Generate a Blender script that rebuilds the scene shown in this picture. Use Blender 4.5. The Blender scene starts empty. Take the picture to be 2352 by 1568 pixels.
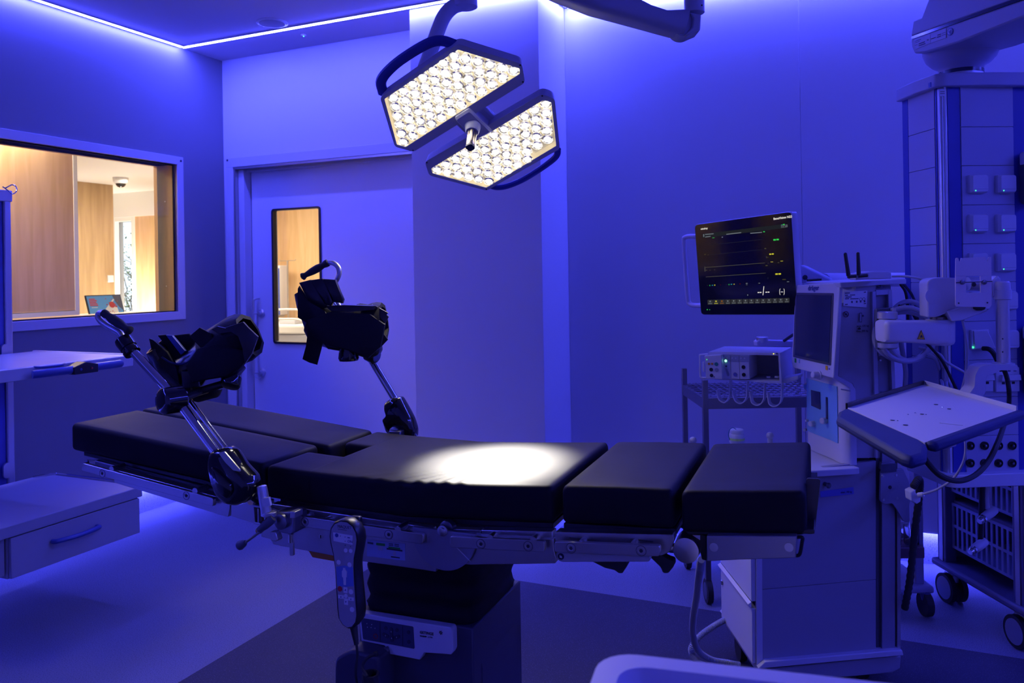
import bpy, bmesh, math, random
from mathutils import Vector, Matrix
random.seed(7)
sc = bpy.context.scene
COL = sc.collection
# ------------------------------------------------------------------ camera
EYE = 1.46
FPX = 1831.1
ROLL = -0.0167
cam_d = bpy.data.cameras.new('camera')
cam = bpy.data.objects.new('camera', cam_d)
COL.objects.link(cam)
cam_d.sensor_width = 36.0
cam_d.lens = FPX / 2352.0 * 36.0
cam_d.shift_y = -154.2 / 2352.0
cam_d.clip_start = 0.05
cam_d.clip_end = 200
cam.matrix_world = Matrix.Translation((0, 0, EYE)) @ Matrix.Rotation(math.pi / 2, 4, 'X') @ Matrix.Rotation(ROLL, 4, 'Z')
cam_d.dof.use_dof = True
cam_d.dof.focus_distance = 2.3
cam_d.dof.aperture_fstop = 6.5
sc.camera = cam
sc.view_settings.view_transform = 'Standard'
sc.view_settings.look = 'None'
sc.view_settings.gamma = 1.0
sc.view_settings.use_curve_mapping = False
sc.view_settings.exposure = 0.0
sc.cycles.use_denoising = True
sc.cycles.max_bounces = 8
sc.cycles.diffuse_bounces = 5
sc.cycles.glossy_bounces = 4
sc.cycles.transparent_max_bounces = 12
sc.cycles.sample_clamp_indirect = 6.0
sc.cycles.caustics_reflective = False
sc.cycles.caustics_refractive = False
# ------------------------------------------------------------------ world: plain daylight sky outside the far window
wd = bpy.data.worlds.new('daylight')
sc.world = wd
wd.use_nodes = True
bgn = wd.node_tree.nodes['Background']
bgn.inputs[0].default_value = (0.80, 0.90, 1.0, 1)
bgn.inputs[1].default_value = 1.6

BLUE = (0.062, 0.070, 1.0)
WARM = (1.0, 0.83, 0.60)

# ------------------------------------------------------------------ placing helpers
def ray(px, py):
    c, s = math.cos(ROLL), math.sin(ROLL)
    rx, ry = px - 1176.0, py - 629.8
    return (c * rx + s * ry) / FPX, (-s * rx + c * ry) / FPX
def at(px, py, Y):
    x, y = ray(px, py)
    return Vector((x * Y, Y, EYE - y * Y))
class Frame:
    # a: along, b: away from the viewer, z: up
    def __init__(self, th, o=(0, 0, 0), skew=None):
        self.a = Vector((math.cos(th), -math.sin(th), 0))
        self.b = Vector((math.sin(th), math.cos(th), 0)) if skew is None else Vector(skew)
        self.n = Vector((math.sin(th), math.cos(th), 0))
        self.o = Vector(o)
    def __call__(self, s, d, z):
        return self.o + self.a * s + self.b * d + Vector((0, 0, z))
    def on_d(self, px, py, d):
        x, y = ray(px, py)
        r = Vector((x, 1, -y))
        e = Vector((0, 0, EYE)) - self.o
        t = (d - e.dot(self.n)) / r.dot(self.n)
        p = e + r * t
        return (p.dot(self.a), d, p.z)
    def on_s(self, px, py, sv):
        x, y = ray(px, py)
        r = Vector((x, 1, -y))
        e = Vector((0, 0, EYE)) - self.o
        t = (sv - e.dot(self.a)) / r.dot(self.a)
        p = e + r * t
        return (sv, p.dot(self.n), p.z)
    def on_z(self, px, py, z):
        x, y = ray(px, py)
        r = Vector((x, 1, -y))
        e = Vector((0, 0, EYE)) - self.o
        t = (z - e.z) / r.z
        p = e + r * t
        return (p.dot(self.a), p.dot(self.n), z)
class WorldFrame:
    def __call__(self, x, y, z): return Vector((x, y, z))
WF = WorldFrame()
class AxisFrame:
    # origin + three axis vectors
    def __init__(self, o, x, y, z):
        self.o, self.x, self.y, self.z = Vector(o), Vector(x).normalized(), Vector(y).normalized(), Vector(z).normalized()
    def __call__(self, x, y, z):
        return self.o + self.x * x + self.y * y + self.z * z
    def on(self, px, py, h=0.0):
        # point of the plane z=h of this frame seen at that place of the photograph
        x, y = ray(px, py)
        r = Vector((x, 1, -y)); e = Vector((0, 0, EYE))
        t = (h + (self.o - e).dot(self.z)) / r.dot(self.z)
        p = e + r * t - self.o
        return (p.dot(self.x), p.dot(self.y))
W = Frame(0.4217)
T = Frame(math.radians(21.6))
ORG = {}
LOCK = {}
def catmull(pts, n=8, closed=False):
    pts = [Vector(p) for p in pts]
    out = []
    m = len(pts)
    if m < 3: return pts
    rng = m if closed else m - 1
    for i in range(rng):
        p0 = pts[(i - 1) % m] if (closed or i > 0) else pts[0] * 2 - pts[1]
        p1, p2 = pts[i % m], pts[(i + 1) % m]
        p3 = pts[(i + 2) % m] if (closed or i + 2 < m) else pts[-1] * 2 - pts[-2]
        for k in range(n):
            t = k / n
            out.append(0.5 * ((2 * p1) + (p2 - p0) * t + (2 * p0 - 5 * p1 + 4 * p2 - p3) * t * t + (3 * p1 - p0 - 3 * p2 + p3) * t ** 3))
    if not closed: out.append(pts[-1])
    return out
def rrect(x0, y0, x1, y1, r, n=5):
    out = []
    for cx, cy, a0 in ((x1 - r, y0 + r, -90), (x1 - r, y1 - r, 0), (x0 + r, y1 - r, 90), (x0 + r, y0 + r, 180)):
        for k in range(n + 1):
            a = math.radians(a0 + 90 * k / n)
            out.append((cx + r * math.cos(a), cy + r * math.sin(a)))
    return out
def circ(cx, cy, r, n=20, ry=None, a0=0, a1=360):
    full = (a1 - a0) >= 360
    return [(cx + r * math.cos(math.radians(a0 + (a1 - a0) * k / (n if full else n - 1))), cy + (ry or r) * math.sin(math.radians(a0 + (a1 - a0) * k / (n if full else n - 1)))) for k in range(n)]
def roundpoly(pts, r, n=4):
    # round the corners of a 2-D polygon
    out = []
    m = len(pts)
    for i in range(m):
        p = Vector(pts[i]).to_2d(); a = Vector(pts[i - 1]).to_2d(); b = Vector(pts[(i + 1) % m]).to_2d()
        rr = r[i] if isinstance(r, (list, tuple)) else r
        if rr <= 0: out.append(tuple(p)); continue
        da, db = (a - p), (b - p)
        la, lb = da.length, db.length
        q = min(rr, la * .49, lb * .49)
        A, B = p + da / la * q, p + db / lb * q
        for k in range(n + 1):
            t = k / n
            v = A * (1 - t) ** 2 + p * 2 * t * (1 - t) + B * t * t
            out.append(tuple(v))
    return out
class MB:
    def __init__(self, frame=WF):
        self.f = frame; self.v = []; self.q = []; self.mi = []
    def _add(self, pts, faces, mi=0, raw=False):
        n = len(self.v)
        self.v += [Vector(p) if raw else self.f(*p) for p in pts]
        self.q += [tuple(n + i for i in fc) for fc in faces]
        self.mi += [mi] * len(faces)
        return self
    def box(self, a, b, mi=0):
        x0, y0, z0 = a; x1, y1, z1 = b
        P = [(x0, y0, z0), (x1, y0, z0), (x1, y1, z0), (x0, y1, z0), (x0, y0, z1), (x1, y0, z1), (x1, y1, z1), (x0, y1, z1)]
        return self._add(P, [(0, 3, 2, 1), (4, 5, 6, 7), (0, 1, 5, 4), (1, 2, 6, 5), (2, 3, 7, 6), (3, 0, 4, 7)], mi)
    def hexa(self, P, mi=0, raw=False):
        return self._add(P, [(0, 3, 2, 1), (4, 5, 6, 7), (0, 1, 5, 4), (1, 2, 6, 5), (2, 3, 7, 6), (3, 0, 4, 7)], mi, raw)
    def sz(self, poly, d0, d1, mi=0):
        # polygon in (s, z), extruded from d0 to d1
        n = len(poly)
        P = [(p[0], d0, p[1]) for p in poly] + [(p[0], d1, p[1]) for p in poly]
        F = [tuple(range(n)), tuple(range(2 * n - 1, n - 1, -1))] + [(i, (i + 1) % n + 0, (i + 1) % n + n, i + n) for i in range(n)]
        return self._add(P, F, mi)
    def sd(self, poly, z0, z1, mi=0):
        n = len(poly)
        P = [(p[0], p[1], z0) for p in poly] + [(p[0], p[1], z1) for p in poly]
        F = [tuple(range(n)), tuple(range(2 * n - 1, n - 1, -1))] + [(i, (i + 1) % n, (i + 1) % n + n, i + n) for i in range(n)]
        return self._add(P, F, mi)
    def dz(self, poly, s0, s1, mi=0):
        n = len(poly)
        P = [(s0, p[0], p[1]) for p in poly] + [(s1, p[0], p[1]) for p in poly]
        F = [tuple(range(n)), tuple(range(2 * n - 1, n - 1, -1))] + [(i, (i + 1) % n, (i + 1) % n + n, i + n) for i in range(n)]
        return self._add(P, F, mi)
    def poly3(self, pts, vec, mi=0):
        # world-space polygon extruded by a world vector
        n = len(pts); vec = Vector(vec)
        P = [Vector(p) for p in pts] + [Vector(p) + vec for p in pts]
        F = [tuple(range(n)), tuple(range(2 * n - 1, n - 1, -1))] + [(i, (i + 1) % n, (i + 1) % n + n, i + n) for i in range(n)]
        return self._add(P, F, mi, True)
    def rings(self, rings, caps=True, closed=True, mi=0, raw=True):
        n = len(rings[0]); P = [p for r in rings for p in r]; F = []
        for i in range(len(rings) - 1):
            for k in range(n if closed else n - 1):
                k2 = (k + 1) % n
                F.append((i * n + k, i * n + k2, (i + 1) * n + k2, (i + 1) * n + k))
        if caps:
            F.append(tuple(range(n - 1, -1, -1))); F.append(tuple((len(rings) - 1) * n + k for k in range(n)))
        return self._add(P, F, mi, raw)
    def tube(self, pts, r, n=10, mi=0, raw=False, flat=None, caps=True):
        P = [Vector(p) if raw else self.f(*p) for p in pts]
        m = len(P)
        R = r if isinstance(r, (list, tuple)) else [r] * m
        tang = []
        for i in range(m):
            t = (P[min(i + 1, m - 1)] - P[max(i - 1, 0)])
            tang.append(t.normalized() if t.length > 1e-9 else Vector((0, 0, 1)))
        up = Vector((0, 0, 1)) if abs(tang[0].z) < .9 else Vector((1, 0, 0))
        u = tang[0].cross(up).normalized()
        rs = []
        for i in range(m):
            u = (u - tang[i] * u.dot(tang[i])).normalized()
            w = tang[i].cross(u)
            fl = flat or 1.0
            rs.append([P[i] + (u * math.cos(2 * math.pi * k / n) + w * fl * math.sin(2 * math.pi * k / n)) * R[i] for k in range(n)])
        return self.rings(rs, caps, True, mi)
    def cyl(self, p, q, r, n=20, r2=None, mi=0, raw=False):
        return self.tube([p, q], [r, r if r2 is None else r2], n, mi, raw)
    def lathe(self, p, axis, prof, n=20, mi=0, raw=False):
        # prof: (distance along the axis, radius)
        o = Vector(p) if raw else self.f(*p)
        ax = Vector(axis).normalized()
        up = Vector((0, 0, 1)) if abs(ax.z) < .9 else Vector((1, 0, 0))
        u = ax.cross(up).normalized(); w = ax.cross(u)
        rs = [[o + ax * t + (u * math.cos(2 * math.pi * k / n) + w * math.sin(2 * math.pi * k / n)) * max(r, 1e-5) for k in range(n)] for t, r in prof]
        return self.rings(rs, True, True, mi)
    def sphere(self, p, r, n=14, mi=0, raw=False, sx=(1, 1, 1)):
        o = Vector(p) if raw else self.f(*p)
        rs = []
        for i in range(1, n // 2 + 1):
            a = math.pi * i / (n // 2 + 1)
            rs.append([o + Vector((sx[0] * r * math.sin(a) * math.cos(2 * math.pi * k / n), sx[1] * r * math.sin(a) * math.sin(2 * math.pi * k / n), sx[2] * r * math.cos(a))) for k in range(n)])
        return self.rings(rs, True, True, mi)
    def build(self, name, mat, parent=None, bev=0.0, smooth=35, seg=2, label=None, sub=0):
        mats = mat if isinstance(mat, (list, tuple)) else [mat]
        base = ORG.get(parent.name, Vector((0, 0, 0))) if parent else None
        if base is None:
            # stands alone: put its origin at its own base
            xs = [p.x for p in self.v]; ys = [p.y for p in self.v]; zs = [p.z for p in self.v]
            base = Vector(((min(xs) + max(xs)) / 2, (min(ys) + max(ys)) / 2, min(zs)))
        me = bpy.data.meshes.new(name)
        me.from_pydata([p - base for p in self.v], [], self.q)
        for i, m_ in enumerate(mats): me.materials.append(m_)
        if len(mats) > 1: me.polygons.foreach_set('material_index', self.mi)
        bm = bmesh.new(); bm.from_mesh(me)
        bmesh.ops.recalc_face_normals(bm, faces=bm.faces)
        bm.to_mesh(me); bm.free()
        o = bpy.data.objects.new(name, me)
        COL.objects.link(o)
        if parent: o.parent = parent
        else: o.location = base
        ORG[o.name] = base
        if bev > 0:
            md = o.modifiers.new('bevel', 'BEVEL'); md.width = bev; md.segments = seg; md.limit_method = 'ANGLE'; md.angle_limit = math.radians(40)
            md.harden_normals = False
        if sub:
            md = o.modifiers.new('sub', 'SUBSURF'); md.levels = sub; md.render_levels = sub
        if smooth:
            me.polygons.foreach_set('use_smooth', [True] * len(me.polygons))
            try: me.set_sharp_from_angle(angle=math.radians(smooth))
            except Exception: pass
        if label: o['label'] = label
        return o
def thing(name, label, cat, base, group=None):
    o = bpy.data.objects.new(name, None)
    o.empty_display_size = 0.05
    COL.objects.link(o)
    o.location = Vector(base); o['label'] = label; o['category'] = cat
    if group: o['group'] = group
    ORG[o.name] = Vector(base)
    return o
def tag(o, label, cat, group=None):
    o['label'] = label; o['category'] = cat
    if group: o['group'] = group
    return o
def struct(o):
    o['kind'] = 'structure'
    return o
def lettering(parent, name, txt, o, xdir, ydir, size, mat, align='LEFT', ext=0.0003, bold=0.0, sx=1.0):
    cu = bpy.data.curves.new(name, 'FONT')
    cu.body = txt; cu.size = size; cu.align_x = align; cu.extrude = ext / max(size, 1e-6) * 0 + ext; cu.offset = bold
    cu.resolution_u = 3
    tmp = bpy.data.objects.new('tmp', cu); COL.objects.link(tmp)
    dg = bpy.context.evaluated_depsgraph_get()
    me = bpy.data.meshes.new_from_object(tmp.evaluated_get(dg))
    bpy.data.objects.remove(tmp)
    X = Vector(xdir).normalized(); Y = Vector(ydir).normalized(); Z = X.cross(Y).normalized()
    base = ORG[parent.name]
    for v in me.vertices:
        c = v.co.copy()
        v.co = Vector(o) - base + X * c.x * sx + Y * c.y + Z * c.z
    me.materials.clear(); me.materials.append(mat)
    ob = bpy.data.objects.new(name, me); COL.objects.link(ob); ob.parent = parent
    ORG[ob.name] = base
    return ob

# ------------------------------------------------------------------ materials
def mat(name, col, rough=0.5, metal=0.0, spec=0.5, bump=0.0, bscale=200.0, coat=0.0, em=None, es=0.0, var=0.0, vscale=5.0, sheen=0.0, aniso=None, trans=0.0, alpha=1.0):
    m = bpy.data.materials.new(name); m.use_nodes = True
    nt = m.node_tree; N = nt.nodes; L = nt.links
    b = N['Principled BSDF']
    b.inputs['Base Color'].default_value = (*col, 1)
    b.inputs['Roughness'].default_value = rough
    b.inputs['Metallic'].default_value = metal
    b.inputs['Specular IOR Level'].default_value = spec
    b.inputs['Coat Weight'].default_value = coat
    b.inputs['Coat Roughness'].default_value = 0.08
    b.inputs['Sheen Weight'].default_value = sheen
    b.inputs['Transmission Weight'].default_value = trans
    b.inputs['Alpha'].default_value = alpha
    if em: b.inputs['Emission Color'].default_value = (*em, 1); b.inputs['Emission Strength'].default_value = es
    tc = N.new('ShaderNodeTexCoord')
    nz = N.new('ShaderNodeTexNoise'); nz.inputs['Scale'].default_value = vscale; nz.inputs['Detail'].default_value = 4
    L.new(tc.outputs['Object'], nz.inputs['Vector'])
    if var > 0:
        mr = N.new('ShaderNodeMapRange'); mr.inputs['To Min'].default_value = 1 - var; mr.inputs['To Max'].default_value = 1 + var
        L.new(nz.outputs['Fac'], mr.inputs['Value'])
        vm = N.new('ShaderNodeVectorMath'); vm.operation = 'SCALE'; vm.inputs[0].default_value = col
        L.new(mr.outputs['Result'], vm.inputs['Scale']); L.new(vm.outputs['Vector'], b.inputs['Base Color'])
    # faint roughness variation so that no surface is perfectly even
    mr2 = N.new('ShaderNodeMapRange'); mr2.inputs['To Min'].default_value = max(0.02, rough * 0.9); mr2.inputs['To Max'].default_value = min(1, rough * 1.1)
    L.new(nz.outputs['Fac'], mr2.inputs['Value']); L.new(mr2.outputs['Result'], b.inputs['Roughness'])
    if bump > 0:
        n2 = N.new('ShaderNodeTexNoise'); n2.inputs['Scale'].default_value = bscale; n2.inputs['Detail'].default_value = 3
        L.new(tc.outputs['Object'], n2.inputs['Vector'])
        bp = N.new('ShaderNodeBump'); bp.inputs['Strength'].default_value = bump; bp.inputs['Distance'].default_value = 0.002
        L.new(n2.outputs['Fac'], bp.inputs['Height']); L.new(bp.outputs['Normal'], b.inputs['Normal'])
    return m
def emis(name, col, s):
    m = bpy.data.materials.new(name); m.use_nodes = True
    nt = m.node_tree; nt.nodes.clear()
    e = nt.nodes.new('ShaderNodeEmission'); e.inputs[0].default_value = (*col, 1); e.inputs[1].default_value = s
    o = nt.nodes.new('ShaderNodeOutputMaterial'); nt.links.new(e.outputs[0], o.inputs[0])
    return m
def wood(name, c1, c2, rough=0.4, zs=0.8):
    m = mat(name, c1, rough)
    nt = m.node_tree; N = nt.nodes; L = nt.links; b = N['Principled BSDF']
    tc = N.new('ShaderNodeTexCoord'); mp = N.new('ShaderNodeMapping'); mp.inputs['Scale'].default_value = (9, 9, zs)
    nz = N.new('ShaderNodeTexNoise'); nz.inputs['Scale'].default_value = 2.2; nz.inputs['Detail'].default_value = 6; nz.inputs['Distortion'].default_value = 0.6
    L.new(tc.outputs['Object'], mp.inputs['Vector']); L.new(mp.outputs['Vector'], nz.inputs['Vector'])
    cr = N.new('ShaderNodeValToRGB'); cr.color_ramp.elements[0].color = (*c1, 1); cr.color_ramp.elements[1].color = (*c2, 1)
    cr.color_ramp.elements[0].position = 0.35; cr.color_ramp.elements[1].position = 0.68
    L.new(nz.outputs['Fac'], cr.inputs['Fac']); L.new(cr.outputs['Color'], b.inputs['Base Color'])
    return m
def vinyl(name, c, fleck):
    m = mat(name, c, 0.62, spec=0.18)
    nt = m.node_tree; N = nt.nodes; L = nt.links; b = N['Principled BSDF']
    tc = N.new('ShaderNodeTexCoord')
    vo = N.new('ShaderNodeTexNoise'); vo.inputs['Scale'].default_value = 260; vo.inputs['Detail'].default_value = 2
    L.new(tc.outputs['Object'], vo.inputs['Vector'])
    cr = N.new('ShaderNodeValToRGB')
    e = cr.color_ramp.elements; e[0].position = 0.30; e[0].color = (*fleck, 1); e[1].position = 0.42; e[1].color = (*c, 1)
    e2 = cr.color_ramp.elements.new(0.66); e2.color = (*[x * 1.25 for x in c], 1)
    L.new(vo.outputs['Fac'], cr.inputs['Fac']); L.new(cr.outputs['Color'], b.inputs['Base Color'])
    bp = N.new('ShaderNodeBump'); bp.inputs['Strength'].default_value = 0.15; bp.inputs['Distance'].default_value = 0.001
    L.new(vo.outputs['Fac'], bp.inputs['Height']); L.new(bp.outputs['Normal'], b.inputs['Normal'])
    return m
def thin_glass(name, refl=0.06, tint=(1, 1, 1)):
    m = bpy.data.materials.new(name); m.use_nodes = True
    nt = m.node_tree; N = nt.nodes; L = nt.links; N.clear()
    t = N.new('ShaderNodeBsdfTransparent'); t.inputs[0].default_value = (*tint, 1)
    g = N.new('ShaderNodeBsdfGlossy'); g.inputs['Roughness'].default_value = 0.02
    fr = N.new('ShaderNodeFresnel'); fr.inputs['IOR'].default_value = 1.25
    mx = N.new('ShaderNodeMixShader'); o = N.new('ShaderNodeOutputMaterial')
    L.new(fr.outputs[0], mx.inputs[0]); L.new(t.outputs[0], mx.inputs[1]); L.new(g.outputs[0], mx.inputs[2]); L.new(mx.outputs[0], o.inputs[0])
    return m
M = dict(
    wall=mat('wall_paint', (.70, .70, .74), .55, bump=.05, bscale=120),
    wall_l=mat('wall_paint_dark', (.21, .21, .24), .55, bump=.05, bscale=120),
    ceil=mat('ceiling_paint', (.66, .64, .70), .7),
    floor=vinyl('vinyl_light', (.17, .17, .21), (.08, .08, .11)),
    floor2=vinyl('vinyl_dark', (.042, .038, .054), (.11, .11, .14)),
    cove=vinyl('vinyl_cove', (.42, .42, .46), (.16, .16, .22)),
    alu=mat('satin_aluminium', (.62, .62, .64), .35, metal=.75),
    frame=mat('painted_frame', (.60, .60, .64), .4),
    steel=mat('brushed_steel', (.60, .59, .58), .32, metal=1.0, bump=.03, bscale=400),
    chrome=mat('chrome', (.80, .80, .82), .07, metal=1.0),
    darksteel=mat('dark_steel', (.18, .18, .20), .35, metal=.9),
    brass=mat('brass', (.72, .52, .22), .3, metal=1.0),
    pad=mat('black_upholstery', (.010, .0095, .0115), .58, spec=.14, bump=.08, bscale=350),
    black=mat('black_plastic', (.014, .014, .017), .35),
    gloss=mat('glossy_black_plastic', (.010, .010, .012), .09, coat=.6),
    rubber=mat('black_rubber', (.018, .018, .020), .7),
    white=mat('white_plastic', (.74, .74, .76), .38),
    white2=mat('powder_coated_white', (.68, .68, .72), .5),
    grey=mat('grey_enamel', (.42, .42, .47), .45),
    dgrey=mat('dark_grey_plastic', (.075, .080, .11), .45),
    navy=mat('blue_plastic', (.045, .075, .30), .4),
    bluestrip=mat('blue_strip', (.06, .10, .42), .45),
    wood=wood('beech_veneer', (.60, .38, .19), (.70, .47, .26)),
    wood2=wood('beech_veneer_dark', (.42, .28, .14), (.52, .36, .19)),
    whitewarm=mat('white_paint_warm', (.80, .78, .74), .6),
    bluescreen=mat('unlit_screen', (.020, .026, .075), .12, spec=.6),
    fabric=mat('black_nylon', (.008, .008, .010), .6, spec=.25, bump=.4, bscale=90),
    fabricsheen=mat('black_vinyl_shell', (.012, .012, .015), .28, spec=.6, bump=.5, bscale=28),
    trim=mat('dark_blue_piping', (.01, .02, .09), .45),
    orange=mat('orange_plastic', (.55, .19, .02), .45),
    lightblue=mat('pale_blue_panel', (.20, .42, .66), .4),
    label=mat('paper_label', (.78, .78, .78), .6),
    ink=mat('dark_ink', (.03, .03, .05), .6),
    green=mat('green_print', (.02, .30, .05), .6),
    redp=mat('red_print', (.55, .03, .03), .5),
    yellow=mat('yellow_sticker', (.80, .45, .02), .5),
    glass=thin_glass('window_glass'),
)
M['leds'] = emis('blue_led_strip', BLUE, 230.0)
M['ledf'] = emis('blue_led_strip_low', BLUE, 130.0)
# =================================================================== THE ROOM
S0, DW, DP, DF = -4.15, 4.31, 3.965, 4.37          # left wall, door wall, pillar front, far wall
PS0, PS1 = -2.40, -1.60
SR, DN, ZC = 3.3, -2.6, 3.0
ZB = 0.17                                            # height of the coved skirting / light gap
# floor
o = struct(MB(W).box((S0 - .06, DN - .1, -.10), (SR + .1, DF + .4, 0)).build('floor', M['floor']))
MB(W).box((-2.31, -1.7, -.02), (2.4, 3.47, .0006)).build('floor_inlay', M['floor2'], o)
# ceiling
o = struct(MB(W).box((S0 - .2, DN - .2, ZC), (SR + .2, DF + .4, ZC + .1)).build('ceiling', M['ceil']))
# left wall with its window opening
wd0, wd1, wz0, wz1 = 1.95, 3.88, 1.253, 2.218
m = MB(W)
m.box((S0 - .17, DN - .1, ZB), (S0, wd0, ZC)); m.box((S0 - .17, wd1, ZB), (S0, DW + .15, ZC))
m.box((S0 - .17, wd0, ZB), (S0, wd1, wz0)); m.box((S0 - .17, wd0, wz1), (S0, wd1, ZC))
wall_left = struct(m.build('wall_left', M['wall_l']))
o = struct(MB(W).box((S0 - .17, DN - .1, 0), (S0 - .045, DW + .15, ZB)).build('baseboard_left', M['cove']))
# back wall around the door
ds0, ds1, dzt = -4.06, -2.42, 2.24
m = MB(W)
m.box((S0, DW, ZB), (ds0, DW + .13, dzt)); m.box((S0, DW, dzt), (PS0 + .02, DW + .13, ZC))
struct(m.build('wall_back', M['wall']))
# pillar
m = MB(W); m.box((PS0, DP, ZB), (PS1, DF + .2, ZC))
struct(m.build('wall_pillar', M['wall'], bev=.002))
struct(MB(W).box((PS0, DP + .045, 0), (PS1 - .045, DF + .2, ZB)).build('baseboard_pillar', M['cove']))
# far wall made of tall panels
wf = struct(MB(W).box((PS1, DF + .02, ZB), (SR + .1, DF + .2, ZC)).build('wall_far', M['grey']))
for a, b in ((PS1 + .001, -.3142), (-.3128, .985), (.9864, 2.285), (2.2864, SR)):
    MB(W).box((a, DF, ZB), (b, DF + .022, ZC)).build('panel', M['wall'], wf, bev=.0015)
struct(MB(W).box((PS1, DF + .045, 0), (SR + .1, DF + .2, ZB)).build('baseboard_far', M['cove']))
struct(MB(W).box((SR, DN - .1, 0), (SR + .15, DF + .2, ZC)).build('wall_right', M['wall']))
struct(MB(W).box((S0 - .1, DN - .15, 0), (SR + .15, DN, ZC)).build('wall_front', M['wall']))

# ---- light strips (profile with a diffuser bulging a little out of the ceiling)
def strip(p, q, wdir, label, grp, matr, r=.013, nm='light_strip'):
    root = thing(nm, label, 'light', W(*p) + (W(*q) - W(*p)) * .5, grp)
    P, Q = W(*p), W(*q); dr = (Q - P).normalized(); wv = Vector(wdir)
    m1 = MB(); 
    hs = [P - wv * .022 , P + wv * .022]
    u = wv; zz = Vector((0, 0, 1))
    rr = []
    for base in (P, Q):
        rr.append([base + u * r * math.cos(a) - zz * r * .8 * math.sin(a) for a in [math.pi * k / 8 for k in range(9)]])
    m1.rings(rr, True, True)
    m1.build('diffuser', matr, root)
    m2 = MB()
    for sgn in (-1, 1):
        c0, c1 = P + u * sgn * (r + .004), Q + u * sgn * (r + .004)
        m2._add([c0 - u * .002 - zz * .006, c0 + u * .002 - zz * .006, c0 + u * .002, c0 - u * .002, c1 - u * .002 - zz * .006, c1 + u * .002 - zz * .006, c1 + u * .002, c1 - u * .002],
                [(0, 1, 2, 3), (4, 7, 6, 5), (0, 4, 5, 1), (1, 5, 6, 2), (2, 6, 7, 3), (3, 7, 4, 0)], 0, True)
    m2.build('profile', M['alu'], root)
    return root
g = 'blue light strips around the ceiling'
OF = .034
strip((S0 + OF, DN, ZC), (S0 + OF, DP - OF - .018, ZC), W.a, 'blue-white light strip along the ceiling above the window wall', g, M['leds'])
strip((S0 + OF, DP - OF, ZC), (PS1 + OF - .014, DP - OF, ZC), W.b, 'light strip crossing the ceiling from the left wall to the pillar front', g, M['leds'])
strip((PS1 + OF, DP - OF, ZC), (PS1 + OF, DF - OF - .014, ZC), W.a, 'short light strip on the ceiling beside the right face of the pillar', g, M['leds'])
strip((PS1 + OF, DF - OF, ZC), (SR - OF - .03, DF - OF, ZC), W.b, 'light strip along the ceiling of the wide right-hand wall', g, M['leds'])
strip((SR - OF, DF - OF - .03, ZC), (SR - OF, DN, ZC), W.a, 'light strip along the ceiling above the side wall, right of the pendant arm', g, M['leds'])
g = 'low light strips hidden above the coved skirting'
zb = ZB - .001
for p, q, wv, lb in (((S0 - .018, DN, zb), (S0 - .018, DW, zb), W.a, 'low blue light strip under the window wall, glowing on the floor'),
                 ((PS0 + .05, DP + .02, zb), (PS1 - .03, DP + .02, zb), W.b, 'low blue light strip under the pillar front'),
                 ((PS1 + .01, DF + .02, zb), (SR - .03, DF + .02, zb), W.b, 'low blue light strip under the wide right-hand wall')):
    strip(p, q, wv, lb, g, M['ledf'], r=.010)

# ---- window in the left wall
root = struct(MB(W).box((S0 - .16, wd0, wz0 - .0), (S0 - .155, wd1, wz0 + .002)).build('window_1', M['frame']))
m = MB(W)
fo = .052
# aluminium frame standing 12 mm proud, mitred corners
def mitre(m, d0, z0, d1, z1, w, s0, s1):
    for quad in (((d0 - w, z0 - w), (d1 + w, z0 - w), (d1, z0), (d0, z0)), ((d1 + w, z0 - w), (d1 + w, z1 + w), (d1, z1), (d1, z0)),
                 ((d1 + w, z1 + w), (d0 - w, z1 + w), (d0, z1), (d1, z1)), ((d0 - w, z1 + w), (d0 - w, z0 - w), (d0, z0), (d0, z1))):
        m.dz(quad, s0, s1)
mitre(m, wd0, wz0, wd1, wz1, fo, S0 - .02, S0 + .014)
m.build('window_frame', M['frame'], root, bev=.0015)
m = MB(W); mitre(m, wd0 + .006, wz0 + .006, wd1 - .006, wz1 - .006, .006, S0 - .027, S0 - .020); m.build('gasket', M['rubber'], root)
MB(W).box((S0 - .026, wd0 + .004, wz0 + .004), (S0 - .020, wd1 - .004, wz1 - .004)).build('pane', M['glass'], root)
m = MB(W)
m.box((S0 - .36, wd0 - .02, wz0 - .03), (S0 - .0275, wd1 + .02, wz0)); m.build('sill', M['wood'], root)
MB(W).box((S0 - .20, wd0 - .02, wz1), (S0 - .0275, wd1 + .02, wz1 + .03)).build('head_lining', M['wood'], root)
MB(W).box((S0 - .20, wd1, wz0), (S0 - .0275, wd1 + .03, wz1)).build('jamb_lining', M['wood'], root)
MB(W).box((S0 - .20, wd0 - .03, wz0), (S0 - .0275, wd0, wz1)).build('jamb_lining', M['wood'], root)
for z in (1.42, 1.98):
    MB(W).lathe((S0 - .10, wd1 - .0005, z), -W.b, [(0, .004), (.001, .004)], 10).build('screw_cap', M['label'], root)
MB(W).lathe((S0 + .014, wd1 + fo * .6, wz1 + fo * .5), W.a, [(0, .008), (.002, .008)], 12).build('corner_plug', M['ink'], root)

# ---- sliding door in the back wall
LD = 4.40

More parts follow.
